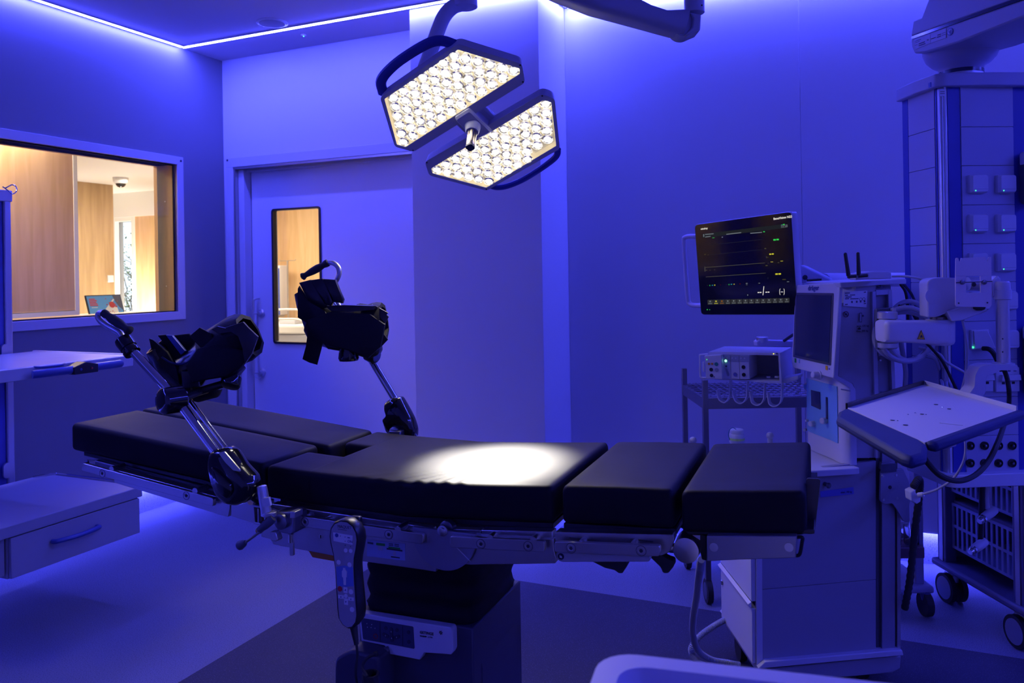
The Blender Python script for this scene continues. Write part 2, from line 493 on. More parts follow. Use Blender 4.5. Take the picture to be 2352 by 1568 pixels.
s0, s1, z0, z1 = -3.806, -3.386, 1.004, 1.944
m = MB(W)
m.box((-3.985, LD, .012), (s0 + .008, LD + .045, 2.222)); m.box((s1 - .008, LD, .012), (-2.43, LD + .045, 2.222))
m.box((s0 + .008, LD, .012), (s1 - .008, LD + .045, z0 + .008)); m.box((s0 + .008, LD, z1 - .008), (s1 - .008, LD + .045, 2.222))
door = struct(m.build('door_1', M['wall']))
def ring(m, outer, inner, d0, d1):
    n = len(outer)
    P = [(p[0], d0, p[1]) for p in outer] + [(p[0], d0, p[1]) for p in inner] + [(p[0], d1, p[1]) for p in outer] + [(p[0], d1, p[1]) for p in inner]
    F = []
    for i in range(n):
        j = (i + 1) % n
        F += [(i, j, n + j, n + i), (2 * n + i, 3 * n + i, 3 * n + j, 2 * n + j), (i, 2 * n + i, 2 * n + j, j), (n + i, n + j, 3 * n + j, 3 * n + i)]
    m._add(P, F)
m = MB(W)
ring(m, rrect(s0, z0, s1, z1, .022), rrect(s0 + .014, z0 + .014, s1 - .014, z1 - .014, .012), LD - .008, LD + .03)
m.build('window_gasket', M['black'], door)
MB(W).box((s0 + .013, LD + .012, z0 + .013), (s1 - .013, LD + .016, z1 - .013)).build('pane', M['glass'], door)
# frame: flat casing in front, jamb box, inner jamb
m = MB(W)
m.box((-4.116, DW - .014, 0), (-4.056, DW + .005, dzt + .002)); m.box((-4.116, DW - .014, dzt + .002), (PS0 + .03, DW + .005, 2.306))
fr = struct(m.build('door_frame', M['frame'], bev=.0015))
m = MB(W)
m.box((-4.058, DW - .008, 0), (-4.040, LD + .05, dzt)); m.box((-4.058, DW - .008, dzt - .014), (PS0 + .03, LD + .05, dzt + .004))
m.build('jamb_edge', M['steel'], fr)
m = MB(W)
m.box((-4.040, DW + .02, 0), (-3.990, LD + .06, dzt - .014)); m.box((-3.990, DW + .05, dzt - .030), (PS0 + .03, LD + .06, dzt - .012))
m.build('inner_jamb', M['frame'], fr, bev=.002)
MB(W).lathe((-4.103, DW - .014, 2.293), -W.b, [(0, .008), (.002, .008)], 12).build('corner_plug', M['ink'], fr)
# pull handle: a bowed chrome bar on two roses
m = MB(W)
pts = [(-3.915, LD - .012, 1.322), (-3.938, LD - .03, 1.318), (-3.950, LD - .038, 1.29), (-3.952, LD - .04, 1.1), (-3.952, LD - .04, .9), (-3.950, LD - .038, .79), (-3.93, LD - .02, .765), (-3.91, LD - .005, .77)]
m.tube(catmull(pts, 5), .008, 8)
h = m.build('handle', M['alu'], door)
for z in (1.215, .80):
    m = MB(W); m.lathe((-3.912, LD, z), -W.b, [(0, .030), (.006, .030), (.010, .024), (.012, .016), (.035, .014)], 18); m.cyl((-3.912, LD - .034, z), (-3.952, LD - .04, z), .006)
    m.build('rose', M['alu'], h)

# =================================================================== THE HALL seen through the two panes
HZ = 2.5
struct(MB(W).box((-10, -3, -.10), (S0 - .17, 6.75, -.0)).build('floor', M['cove']))
struct(MB(W).box((S0 - .17, DW + .25, -.10), (-2.0, 7.4, 0)).build('floor', M['cove']))
hc = struct(MB(W).box((-10, -3, HZ), (S0 - .17, 6.75, HZ + .1)).build('ceiling', M['whitewarm']))
struct(MB(W).box((S0 - .17, DW + .14, HZ), (-2.0, 7.4, HZ + .1)).build('ceiling', M['whitewarm']))
struct(MB(W).box((-6.95, 6.75, HZ), (S0 - .17, 7.4, HZ + .1)).build('ceiling', M['whitewarm']))
# tall wooden partition with a pale edge and a pale base rail
o = struct(MB(W).box((-5.05, 1.0, 1.266), (-4.95, 3.742, HZ)).build('wall_partition', M['wood']))
MB(W).box((-5.06, 3.742, 1.21), (-4.945, 3.772, HZ)).build('edge_strip', M['whitewarm'], o)
MB(W).box((-5.06, 1.0, 1.21), (-4.940, 3.742, 1.262)).build('base_rail', M['whitewarm'], o)
# second wooden block further back, with a light switch
o = struct(MB(W).box((-8.6, 3.0, 0), (-7.48, 6.13, HZ)).build('wall_cupboard', M['wood2']))
sw = MB(W).box((-7.48, 6.038, 1.448), (-7.462, 6.108, 1.522)).build('light_switch', M['white'], bev=.004)
tag(sw, 'small square white light switch on the darker wooden wall behind the window', 'switch')
MB(W).box((-7.466, 6.050, 1.458), (-7.459, 6.096, 1.512)).build('rocker', M['white'], sw, bev=.002)
# end wall with the daylight window
cs0, cs1, cz1 = -8.205, -7.935, 2.165
m = MB(W)
m.box((-9.2, 6.75, 0), (cs0 - .05, 6.9, 2.215)); m.box((cs1 + .055, 6.75, 0), (-6.9, 6.9, 2.215)); m.box((cs0 - .05, 6.75, 0), (cs1 + .055, 6.9, .6))
o = struct(m.build('wall_end', M['wood']))
struct(MB(W).box((-9.2, 6.73, 2.215), (-6.9, 6.9, HZ)).build('wall_bulkhead', M['whitewarm']))
m = MB(W)
m.box((cs0 - .05, 6.74, .6), (cs0, 6.86, 2.215)); m.box((cs1, 6.74, .6), (cs1 + .055, 6.86, 2.215)); m.box((cs0, 6.74, cz1), (cs1, 6.86, 2.215)); m.box((cs0, 6.74, .6), (cs1, 6.86, .65))
o = struct(m.build('window_2', M['whitewarm'], bev=.003))
MB(W).box((cs0, 6.80, .65), (cs1, 6.805, cz1)).build('pane', M['glass'], o)
# remaining shell of the hall
struct(MB(W).box((-10, -3, 0), (-9.9, 6.75, HZ)).build('wall_hall_left', M['whitewarm']))
struct(MB(W).box((-10, -3.1, 0), (S0 - .17, -3, HZ)).build('wall_hall_near', M['whitewarm']))
struct(MB(W).box((-6.95, 6.9, 0), (-6.85, 7.3, HZ)).build('wall_hall_return', M['whitewarm']))
struct(MB(W).box((-6.95, 7.2, 0), (-2.0, 7.3, HZ)).build('wall_hall_far', M['wood']))
struct(MB(W).box((-2.1, DF + .2, 0), (-2.0, 7.2, HZ)).build('wall_hall_right', M['whitewarm']))
# (the poster stands on this counter)
# counter with the framed poster and a small monitor
o = MB(W).box((-5.75, 3.80, 1.165), (-4.98, 5.3, 1.200)).build('counter_top', M['whitewarm'], bev=.004)
tag(o, 'pale counter top behind the window carrying the framed poster', 'counter')
for dd in (3.86, 5.2): MB(W).box((-5.70, dd, 0), (-5.10, dd + .04, 1.165)).build('leg', M['whitewarm'], o)
p0, p1 = W(-5.20, 3.985, 1.362), W(-5.20, 4.286, 1.362)
pr = thing('framed_poster', 'blue and red framed poster leaning back on the counter behind the window', 'poster', W(-5.2, 4.15, 1.2))
ex = (W.b).normalized(); up = Vector((0, 0, 1)) * .96 - W.a * -.28
up = (Vector((0, 0, .96)) - W.a * .30).normalized()
ph = .165
b0 = W(-5.16, 4.018, 1.2012); AF = AxisFrame(b0, ex, ex.cross(up) * -1, up)
# x along the poster, z up its face, y = towards the room behind
nrm = ex.cross(up).normalized()
sgn = 1 if nrm.dot(W.a) > 0 else -1
PF = AxisFrame(b0, ex, nrm * sgn, up)
MB(PF).box((0, -.010, 0), (.300, 0, ph)).build('frame', M['black'], pr, bev=.001)
MB(PF).box((.008, 0, .008), (.292, .0012, ph - .008)).build('print', mat('poster_blue', (.10, .36, .80), .3), pr)
red = M['redp']
mm = MB(PF)
for k in range(5): mm.box((.022, .0012, ph - .035 - k * .012), (.022 + (.050, .062, .055, .062, .066)[k], .0022, ph - .028 - k * .012))
mm.build('red_lines', red, pr)
MB(PF).box((.03, .0012, ph - .098), (.08, .0022, ph - .094)).build('white_line', M['label'], pr)
mm = MB(PF); mm.lathe((.205, .0022, .085), PF.y, [(0, .024), (.001, .024)], 24); mm.build('red_disc', red, pr)
MB(PF).poly3([PF(*p) for p in ((.095, .0013, .009), (.12, .0013, .009), (.235, .0013, .125), (.225, .0013, .13))], PF.y * .0006).build('white_band', M['label'], pr)
MB(PF).poly3([PF(*p) for p in ((.15, .0019, .009), (.25, .0019, .009), (.245, .0019, .06), (.225, .0019, .075), (.18, .0019, .07), (.155, .0019, .05))], PF.y * .0006).build('white_shape', M['white'], pr)
MB(PF).poly3([PF(*p) for p in ((.225, .0014, .156), (.291, .0014, .156), (.291, .0014, .04), (.26, .0014, .07), (.24, .0014, .11))], PF.y * .0006).build('grey_shape', M['dgrey'], pr)
mm = MB(PF)
for k in range(16):
    a, b = random.uniform(.15, .28), random.uniform(.012, .15); mm.box((a, .0026, b), (a + random.uniform(.006, .016), .0032, b + .005))
mm.build('red_petals', red, pr)['kind'] = 'stuff'
mon = thing('desk_monitor', 'thin grey monitor at the right edge of the window opening, far behind', 'monitor', W(-6.93, 6.35, 1.10))
MF = AxisFrame(W(-6.93, 6.42, 1.10), W.b, W.a, (0, 0, 1))
MB(MF).box((-.20, -.012, .09), (.20, .012, .35)).build('screen', M['black'], mon, bev=.004)
MB(MF).box((-.19, .012, .10), (.19, .013, .34)).build('display', M['grey'], mon)
MB(MF).box((-.03, -.02, .0), (.03, -.005, .15)).build('stand', M['white'], mon, bev=.003)
MB(MF).box((-.12, -.09, 0), (.12, .07, .012)).build('foot', M['white'], mon, bev=.004)
o = MB(W).box((-7.45, 6.2, 1.06), (-6.66, 6.72, 1.10)).build('side_desk', M['wood'], bev=.003)
tag(o, 'wooden desk ledge under the far monitor', 'desk')
MB(W).box((-7.42, 6.6, 0), (-7.0, 6.70, 1.06)).build('leg', M['wood'], o)
# dome camera on the hall ceiling
r = thing('ceiling_camera', 'white dome camera on the hall ceiling seen through the window', 'camera', W(-6.88, 5.73, HZ))
MB(W).lathe((-6.88, 5.73, HZ), (0, 0, -1), [(0, .075), (.045, .070), (.06, .055)], 20).build('housing', M['white'], r)
MB(W).lathe((-6.88, 5.73, HZ - .055), (0, 0, -1), [(0, .05), (.02, .045), (.038, .028), (.045, .004)], 16).build('dome', M['gloss'], r)

# things behind the door window
r = thing('distant_supply_column', 'white supply column with blue edges behind the door window', 'column', W(-5.97, 7.0, .9))
MB(W).box((-6.09, 6.95, 1.60), (-6.035, 7.02, HZ)).build('drop_tube', M['white'], r, bev=.004)
MB(W).box((-6.12, 6.93, 1.055), (-5.90, 7.06, 1.60)).build('body', M['white2'], r, bev=.006)
for a in (-6.118, -6.012, -5.918): MB(W).box((a, 6.922, 1.06), (a + .016, 6.93, 1.57)).build('blue_edge', M['bluestrip'], r)
for k in range(3): MB(W).box((-5.99, 6.918, 1.20 + k * .12), (-5.955, 6.93, 1.235 + k * .12)).build('socket', M['white'], r, bev=.003)
MB(W).box((-6.14, 6.78, 1.03), (-5.95, 7.06, 1.055)).build('shelf', M['white'], r, bev=.003)
MB(W).box((-6.12, 6.80, .78), (-5.93, 7.05, .98)).build('drawer_box', M['white'], r, bev=.004)
r = thing('infusion_pole', 'steel infusion pole with hooks behind the door window', 'pole', W(-5.805, 6.95, 0))
MB(W).cyl((-5.805, 6.95, .02), (-5.805, 6.95, 1.65), .010, 10).build('pole', M['steel'], r)
m = MB(W); m.tube([(-5.915, 6.95, 1.668), (-5.91, 6.95, 1.650), (-5.70, 6.95, 1.650), (-5.695, 6.95, 1.668)], .004, 6); m.build('hooks', M['steel'], r)
for k in range(5):
    a = k * 2 * math.pi / 5
    MB(W).tube([(-5.805, 6.95, .10), (-5.805 + .22 * math.cos(a), 6.95 + .22 * math.sin(a), .06)], .010, 8).build('leg', M['steel'], r)
r = thing('hospital_bed', 'cream hospital bed with raised side rail behind the door window', 'bed', W(-5.25, 6.2, 0))
m = MB(W); m.sd(roundpoly([(-5.62, 6.0), (-5.05, 6.0), (-4.3, 6.05), (-4.3, 6.75), (-5.62, 6.75)], .08), .93, 1.01); m.build('mattress', M['whitewarm'], r, bev=.015)
MB(W).box((-5.60, 6.02, .84), (-4.35, 6.72, .925)).build('deck', M['grey'], r, bev=.01)
MB(W).box((-5.50, 6.1, .20), (-4.45, 6.65, .62)).build('chassis', M['grey'], r, bev=.01)
MB(W).box((-5.55, 6.05, .70), (-4.4, 6.08, .78)).build('side_bar', M['white'], r, bev=.01)
for zz, dd in ((1.16, 6.02), (1.07, 6.0)):
    m = MB(W); m.tube(catmull([(-5.42, dd, .93), (-5.39, dd, zz - .06), (-5.345, dd, zz), (-5.2, dd, zz), (-4.9, dd, zz), (-4.82, dd, zz - .05), (-4.8, dd, .93)], 5), .011, 8); m.build('side_rail', M['whitewarm'], r)
for a in (-5.3, -4.95): MB(W).box((a, 6.2, 1.01), (a + .20, 6.35, 1.05)).build('instrument', M['grey'], r, bev=.01)
for a in (-5.45, -4.5):
    for b in (6.15, 6.6): MB(W).box((a, b, .15), (a + .05, b + .05, .85)).build('leg', M['grey'], r)
    for b in (6.15, 6.6): MB(W).cyl((a + .02, b + .0, .075), (a + .02, b + .05, .075), .075, 16).build('castor', M['rubber'], r)
# foliage outside the hall window
r = thing('garden_bush', 'grey-green bush with bare twigs outside the far window', 'bush', W(-9.6, 8.9, 0))
m = MB(W); leaf = MB(W)
rn = random.Random(3)
base = W(-9.5, 8.9, 0)
for k in range(46):
    p = Vector((base.x + rn.uniform(-.9, .9), base.y + rn.uniform(-.5, .5), .05)); pts = [p.copy()]
    dv = Vector((rn.uniform(-.3, .3), rn.uniform(-.2, .2), 1))
    for j in range(6):
        p = p + dv * rn.uniform(.28, .46); dv = (dv + Vector((rn.uniform(-.5, .5), rn.uniform(-.5, .5), 0))).normalized(); pts.append(p.copy())
    m.tube(pts, [.014 - .0018 * j for j in range(7)], 4, raw=True)
    for j in range(150):
        q = pts[1 + j % 6] + Vector((rn.gauss(0, .17), rn.gauss(0, .17), rn.gauss(0, .15)))
        if q.z < .05: continue
        a = Vector((rn.gauss(0, 1), rn.gauss(0, 1), rn.gauss(0, 1))).normalized() * rn.uniform(.02, .045); b = a.cross(Vector((rn.gauss(0, 1), rn.gauss(0, 1), rn.gauss(0, 1)))).normalized() * .012
        leaf._add([q, q + a * .5 + b, q + a, q + a * .5 - b], [(0, 1, 2, 3)], 0, True)
m.build('twigs', mat('bark', (.34, .30, .24), .8), r); lf = leaf.build('foliage', mat('leaf', (.20, .32, .10), .6, trans=0), r, smooth=0); lf['kind'] = 'stuff'
struct(MB(W).box((-25, 6.9, -.2), (-4, 20, -.02)).build('ground', mat('grass', (.10, .14, .05), .9, var=.3, vscale=8)))

# ---- room lights
def area(name, loc, tgt, sx, sy, power, col, spread=None):
    l = bpy.data.lights.new(name, 'AREA'); l.shape = 'RECTANGLE'; l.size = sx; l.size_y = sy; l.energy = power; l.color = col
    if spread: l.spread = spread
    ob = bpy.data.objects.new(name, l); COL.objects.link(ob)
    ob.location = loc
    ob.rotation_euler = (Vector(tgt) - Vector(loc)).to_track_quat('-Z', 'Y').to_euler()
    return ob
HALLCOL = (1.0, .87, .68)
area('hall_light', W(-4.62, 2.6, HZ - .02), W(-4.62, 2.6, 0), .30, 2.6, 44, HALLCOL)  # unseen lamp added over the gap to brighten partition and window jamb
area('hall_light', W(-6.3, 2.9, HZ - .02), W(-6.3, 2.9, 0), 1.2, 2.6, 50, HALLCOL)
area('hall_light', W(-6.1, 5.4, HZ - .02), W(-6.1, 5.4, 0), 1.0, 1.2, 55, HALLCOL)
area('hall_light', W(-4.9, 6.0, HZ - .02), W(-4.9, 6.0, 0), 1.8, .8, 46, HALLCOL)
area('bulkhead_fill', W(-7.45, 6.25, .7), W(-7.80, 6.75, 2.2), .5, .3, 60, (1, .95, .82))  # unseen lamp inside the hall, added to brighten the end wall and bulkhead
# ceiling speaker and detector
r = thing('ceiling_speaker', 'round flush speaker grille in the ceiling inside the light strip', 'speaker', W(-3.26, 3.80, ZC))
MB(W).lathe((-3.26, 3.80, ZC + .001), (0, 0, -1), [(0, .092), (.006, .092), (.009, .086)], 32).build('rim', M['white'], r)
m = MB(W); m.lathe((-3.26, 3.80, ZC - .006), (0, 0, -1), [(0, .080), (.004, .076), (.006, .05)], 32); m.build('grille', M['grey'], r)
r = thing('ceiling_sensor', 'tiny ceiling sensor with a green light near the door', 'sensor', W(-3.25, 4.08, ZC))
MB(W).lathe((-3.25, 4.08, ZC + .001), (0, 0, -1), [(0, .018), (.010, .015)], 16).build('housing', M['white'], r)
MB(W).lathe((-3.25, 4.08, ZC - .008), (0, 0, -1), [(0, .004), (.004, .003)], 8).build('green_light', emis('green_indicator', (.1, 1, .4), 3), r)
# =================================================================== OPERATING TABLE
def Tp(pts, d): return [(lambda r: (r[0], r[2]))(T.on_d(x, y, d)) for x, y in pts]
DN0, DN1 = 1.645, 2.13
table = thing('operating_table', 'black padded operating table with steel side rails under the lit surgical lamp', 'table', T(-.93, 1.85, 0))
TT = table
def lerp(xs, ys, x):
    if x <= xs[0]: return ys[0] + (ys[1] - ys[0]) / (xs[1] - xs[0]) * (x - xs[0])
    for i in range(len(xs) - 1):
        if x <= xs[i + 1]: return ys[i] + (ys[i + 1] - ys[i]) * (x - xs[i]) / (xs[i + 1] - xs[i])
    return ys[-1] + (ys[-1] - ys[-2]) / (xs[-1] - xs[-2]) * (x - xs[-1])
def smooth_profile(xs, ys):
    c = catmull([(a, b, 0) for a, b in zip(xs, ys)], 8)
    return [p.x for p in c], [p.y for p in c]
def pad_loft(m, s0, s1, d0, d1, prof, h, r=.013, ns=14, wr=None, nt=10):
    xs, ys = prof
    st = []
    for k in range(5):
        a = math.pi / 2 * k / 4; st.append((s0 + r - r * math.cos(a), r - r * math.sin(a)))
    for k in range(1, ns): st.append((s0 + r + (s1 - s0 - 2 * r) * k / ns, 0.0))
    for k in range(5):
        a = math.pi / 2 * (4 - k) / 4; st.append((s1 - r + r * math.cos(a), r - r * math.sin(a)))
    rs = []
    for s, ins in st:
        zt = lerp(xs, ys, s) - ins; zb = lerp(xs, ys, s) - h + ins * .5
        a0, a1 = d0 + ins, d1 - ins
        rr = max(.0015, min(r, r - ins * .5))
        sec = []
        for cx, cz, b0 in ((a0 + rr, zb + rr, 180), (a1 - rr, zb + rr, 270), (a1 - rr, zt - rr, 0), (a0 + rr, zt - rr, 90)):
            for k in range(5):
                an = math.radians(b0 + 90 * k / 4); sec.append((cx + rr * math.cos(an), cz + rr * math.sin(an)))
            if b0 == 0:
                for k in range(1, nt): sec.append((a1 - rr - (a1 - a0 - 2 * rr) * k / nt, zt))
        ring_ = []
        for dd, zz in sec:
            if wr and zz > zt - rr * .5: zz += wr(s, dd)
            ring_.append(T(s, dd, zz))
        rs.append(ring_)
    m.rings(rs, True, True)
    return m
PH = .082
legp = smooth_profile([-2.012, -1.75, -1.50, -1.33], [1.058, 1.032, 1.006, .988])
MB_ = MB(T); pad_loft(MB_, -2.012, -1.338, DN0, 1.884, legp, .078); MB_.build('leg_pad', M['pad'], TT, label='leg pad nearest the viewer')
MB_ = MB(T); pad_loft(MB_, -2.012, -1.312, 1.893, DN1, legp, .078); MB_.build('leg_pad', M['pad'], TT, label='leg pad on the far side')
seatp = smooth_profile([-1.332, -1.20, -1.0, -.93, -.74, -.565], [.986, .980, .9765, .976, .986, .997])
def wrk(s, d):
    z = 0
    t = (d - DN0) / (DN1 - DN0)
    fall = max(0, 1 - t * 2.4)
    if fall > 0:
        for c, w_, a_, sl in tuple((a1, b1, c1 * 1.8, d1) for a1, b1, c1, d1 in ((-.83, .012, .0026, .35), (-.865, .010, .0022, .55), (-.905, .012, .0028, .8), (-.955, .014, .0020, 1.0), (-1.01, .013, .0014, 1.15), (-.79, .010, .0016, .15), (-1.06, .015, .0010, 1.2))):
            x = s - c - sl * (d - DN0) * .8
            z += a_ * math.exp(-(x / w_) ** 2) * fall
    bulge = .002 * math.sin(math.pi * min(1, max(0, t)))
    return z + bulge
MB_ = MB(T)
pad_loft(MB_, -1.215, -.565, DN0, DN1, seatp, PH, ns=96, wr=wrk, nt=26)
pad_loft(MB_, -1.332, -1.18, DN0, 1.822, seatp, PH)
pad_loft(MB_, -1.302, -1.18, 1.948, DN1, seatp, PH)
MB_.build('seat_pad', M['pad'], TT)
MB_ = MB(T); pad_loft(MB_, -.545, -.302, DN0, DN1, ([-.545, -.42, -.302], [.999, 1.007, 1.011]), PH); MB_.build('back_pad', M['pad'], TT)
MB_ = MB(T); pad_loft(MB_, -.287, -.046, DN0, DN1, ([-.287, -.046], [1.010, 1.030]), .088); MB_.build('head_pad', M['pad'], TT)
# carrier boards under the pads
m = MB(T)
m.sz([(-1.985, .974), (-1.345, .905), (-1.345, .893), (-1.985, .962)], DN0 + .02, 1.88)
m.build('leg_board', M['black'], TT, bev=.002)
MB(T).sz([(-1.985, .974), (-1.345, .905), (-1.345, .893), (-1.985, .962)], 1.897, DN1 - .02).build('leg_board', M['black'], TT, bev=.002)
MB(T).sz([(-1.30, .902), (-.93, .892), (-.57, .912), (-.57, .898), (-.93, .878), (-1.30, .888)], DN0 + .015, DN1 - .015).build('seat_board', M['black'], TT, bev=.002)
MB(T).sz([(-.545, .915), (-.30, .927), (-.30, .912), (-.545, .900)], DN0 + .012, DN1 - .012).build('back_board', M['black'], TT, bev=.002)
MB(T).sz(Tp([(1570, 1217), (1560, 1213), (1871, 1218), (1871, 1227.5), (1580, 1229)], DN0), DN0 + .004, DN1 - .01).build('head_board', M['black'], TT, bev=.002)
MB(T).sz(roundpoly(Tp([(1852, 1098), (1885, 1100), (1871, 1226), (1849, 1226)], 1.72), .006), 1.72, 1.727).build('head_end_plate', mat('smoked_board', (.02, .02, .035), .3), TT)
# side rails
def rail(px, d0, d1, name, lab=None, screws=()):
    o = MB(T).sz(roundpoly(Tp(px, d0), .006, 3), d0, d1).build(name, M['steel'], TT, bev=.0012)
    for sx, sy in screws:
        s, d, z = T.on_d(sx, sy, d0)
        m = MB(T); c = (s, d0 + .001, z)
        m.lathe(c, -T.b, [(0, .0095), (.0016, .0090), (.0018, .006), (.0008, .0045)], 20); m.build('screw', M['steel'], o)
        MB(T).lathe((s, d0 - .0006, z), -T.b, [(0, .0042), (.0006, .0038)], 6).build('socket', M['ink'], o)
        m = MB(T); ring(m, circ(s, z, .0110, 24), circ(s, z, .0096, 24), d0 - .0004, d0 + .0004); m.build('countersink', M['darksteel'], o)
    return o
r1 = rail([(190, 1063.5), (489, 1144), (489, 1163.5), (186.5, 1080)], 1.598, 1.610, 'side_rail', screws=[(235, 1087), (428, 1138)])
rail([(640, 1177.5), (973, 1227), (971, 1250), (640, 1201)], 1.598, 1.610, 'side_rail', screws=[(700, 1198), (893, 1227.5)])
rail([(1033, 1231), (1250.7, 1243), (1250.7, 1268), (1033, 1257)], 1.598, 1.610, 'side_rail', screws=[(1104.5, 1249), (1213, 1254)])
rail([(1273, 1243.6), (1516.8, 1253), (1515, 1278), (1273, 1268)], 1.598, 1.610, 'side_rail', screws=[(1311.5, 1258.5), (1472.5, 1264.5)])
# spacers between rail and frame
m = MB(T)
for sx, sy in ((255, 1076), (447, 1126), (690, 1190), (745, 1197), (913, 1215), (1125, 1235), (1225, 1240), (1335, 1248), (1455, 1252)):
    s, d, z = T.on_d(sx, sy, 1.605); m.cyl((s, 1.606, z - .002), (s, 1.648, z - .002), .0085, 12)
o = m.build('rail_spacers', M['steel'], TT); o['kind'] = 'stuff'
# rail end loop at the foot end
m = MB(T); a = T.on_d(192, 1064, 1.602); b = T.on_d(218, 1056, 1.655)
m.tube([(a[0], 1.602, a[2] - .002), (a[0] - .004, 1.62, a[2] - .002), (b[0] - .012, 1.64, b[2]), (b[0] + .01, 1.655, b[2] - .002)], .003, 8); m.build('rail_end_loop', M['chrome'], TT)
# frames behind the rails
MB(T).sz(Tp([(218, 1057), (486, 1127), (600, 1158), (600, 1172), (486, 1142), (218, 1070)], 1.648), 1.648, 1.70).build('inner_rail', M['darksteel'], TT, bev=.001)
MB(T).sz(Tp([(218, 1056.5), (600, 1156), (600, 1159), (218, 1059.5)], 1.646), 1.646, 1.66).build('inner_rail_edge', M['steel'], TT)
MB(T).sz(roundpoly(Tp([(262, 1078), (527, 1148), (528, 1168), (524, 1187.5), (262, 1108)], 1.616), [.004] * 5), 1.616, 1.64).build('leg_frame', M['steel'], TT, bev=.001)
MB(T).sz(Tp([(531, 1150), (548, 1158), (580, 1150), (640, 1172), (640, 1213), (576, 1199), (531, 1185)], 1.617), 1.617, 1.64).build('hinge_plate', M['steel'], TT, bev=.001)
s, d, z = T.on_d(576, 1150, 1.61); MB(T).cyl((s, 1.608, z), (s, 1.62, z), .010, 16).build('hinge_pin', M['brass'], TT)
# seat frame: upper flange and lower plate, left half sloping
MB(T).sz(Tp([(623, 1156.5), (860, 1192), (928, 1202), (928, 1222), (623, 1182)], 1.632), 1.632, 1.66).build('seat_flange', M['steel'], TT, bev=.0015)
MB(T).sz(Tp([(929, 1202.5), (993, 1212.7), (996, 1236), (929, 1228)], 1.640), 1.640, 1.66).build('seat_flange', M['steel'], TT, bev=.0015)
MB(T).sz(Tp([(600, 1178), (1010, 1228), (1010, 1260), (1001, 1313), (833, 1289), (627.5, 1250), (622, 1238), (600, 1232)], 1.624), 1.624, 1.66).build('seat_frame', M['steel'], TT, bev=.0015)
MB(T).sz(Tp([(1036, 1214), (1104, 1217), (1104, 1240), (1036, 1236)], 1.640), 1.640, 1.66).build('seat_flange', M['steel'], TT, bev=.0015)
MB(T).sz(Tp([(1105, 1216.7), (1269, 1220.7), (1272, 1248), (1105, 1240)], 1.632), 1.632, 1.66).build('seat_flange', M['steel'], TT, bev=.0015)
MB(T).sz(Tp([(1020, 1225), (1271, 1238), (1272, 1260), (1277, 1280), (1274.7, 1294), (1081, 1297), (1020, 1292)], 1.624), 1.624, 1.66).build('back_frame', M['steel'], TT, bev=.0015)
MB(T).sz(roundpoly(Tp([(1274.5, 1221.8), (1547, 1228), (1549, 1240), (1537, 1268), (1520, 1276), (1277, 1262)], 1.628), .003), 1.628, 1.66).build('back_frame', M['steel'], TT, bev=.0015)
for x0_, x1_ in ((1308, 1357), (1449, 1500)):
    MB(T).sz(rrect(*(lambda a, b: (a[0], b[1], b[0], a[1]))(*Tp([(x0_, 1233 + (x0_ - 1308) * .028), (x1_, 1240 + (x0_ - 1308) * .028)], 1.628)), .002), 1.6262, 1.63).build('frame_slot', M['alu'], TT)
MB(T).sz(roundpoly(Tp([(1277, 1268), (1495, 1277), (1492, 1290.5), (1290, 1291), (1279, 1285)], 1.620), .006), 1.620, 1.70).build('back_drive_housing', M['grey'], TT, bev=.003)
s, d, z = T.on_d(1288.5, 1277.5, 1.62); MB(T).lathe((s, 1.62, z), -T.b, [(0, .0070), (.0006, .0070)], 20).build('symbol_disc', M['bluescreen'], TT)
m = MB(T); m.sz([(s - .003, z - .002), (s + .003, z - .003), (s + .002, z + .002), (s, z + .001), (s - .002, z + .004)], 1.6184, 1.6192); m.build('symbol', M['label'], TT)
# hinge disc
s, d, z = T.on_d(1019, 1229, 1.612)
R_ = .079
MB(T).sz(circ(s, z, R_, 60, a0=172, a1=368), 1.6115, 1.620).build('hinge_disc', mat('disc_steel', (.42, .42, .50), .38, metal=.85), TT)
m = MB(T); A_, B_ = T.on_d(1049, 1257.5, 1.611), T.on_d(1080, 1289, 1.611)
m.sz([(A_[0] - .0012, A_[2]), (A_[0] + .0012, A_[2]), (B_[0] + .0012, B_[2]), (B_[0] - .0012, B_[2])], 1.6110, 1.6116); m.build('index_line', M['label'], TT)
s, d, z = T.on_d(1014, 1220.5, 1.606); MB(T).lathe((s, 1.614, z), -T.b, [(0, .0125), (.004, .0125), (.005, .009), (.010, .009), (.011, .007)], 20).build('hinge_bolt', M['steel'], TT)
s, d, z = T.on_d(1022, 1215, 1.63); MB(T).lathe((s, 1.655, z), -T.b, [(0, .017), (.020, .017), (.022, .014)], 20).build('hinge_hub', M['darksteel'], TT)
# sticker, man symbol
MB(T).sz(Tp([(843, 1238), (931, 1248), (930.7, 1287), (843, 1277)], 1.6236), 1.6230, 1.6240).build('load_sticker', mat('pale_sticker', (.32, .38, .60), .5), TT)
def mark(px, mt, nm, d=1.6224):
    MB(T).sz(Tp(px, d), d, d + .0006).build(nm, mt, TT)
mark([(844, 1244), (857, 1246), (857, 1250), (844, 1248)], M['ink'], 'print_bar'); mark([(864, 1246), (884, 1248.5), (884, 1254), (864, 1251.5)], M['green'], 'print_bar')
mark([(868, 1253), (879, 1254), (879, 1264), (868, 1263)], M['grey'], 'print_bar'); mark([(888, 1258), (924, 1263), (924, 1266.5), (888, 1261.5)], M['ink'], 'print_bar')
mark([(892, 1254.5), (919, 1258), (919, 1262), (892, 1258.5)], M['green'], 'print_bar'); mark([(903, 1266), (909, 1267), (909, 1277), (903, 1276)], M['grey'], 'print_bar')
mark([(898, 1277), (918, 1279.5), (918, 1282), (898, 1279.5)], M['ink'], 'print_bar')
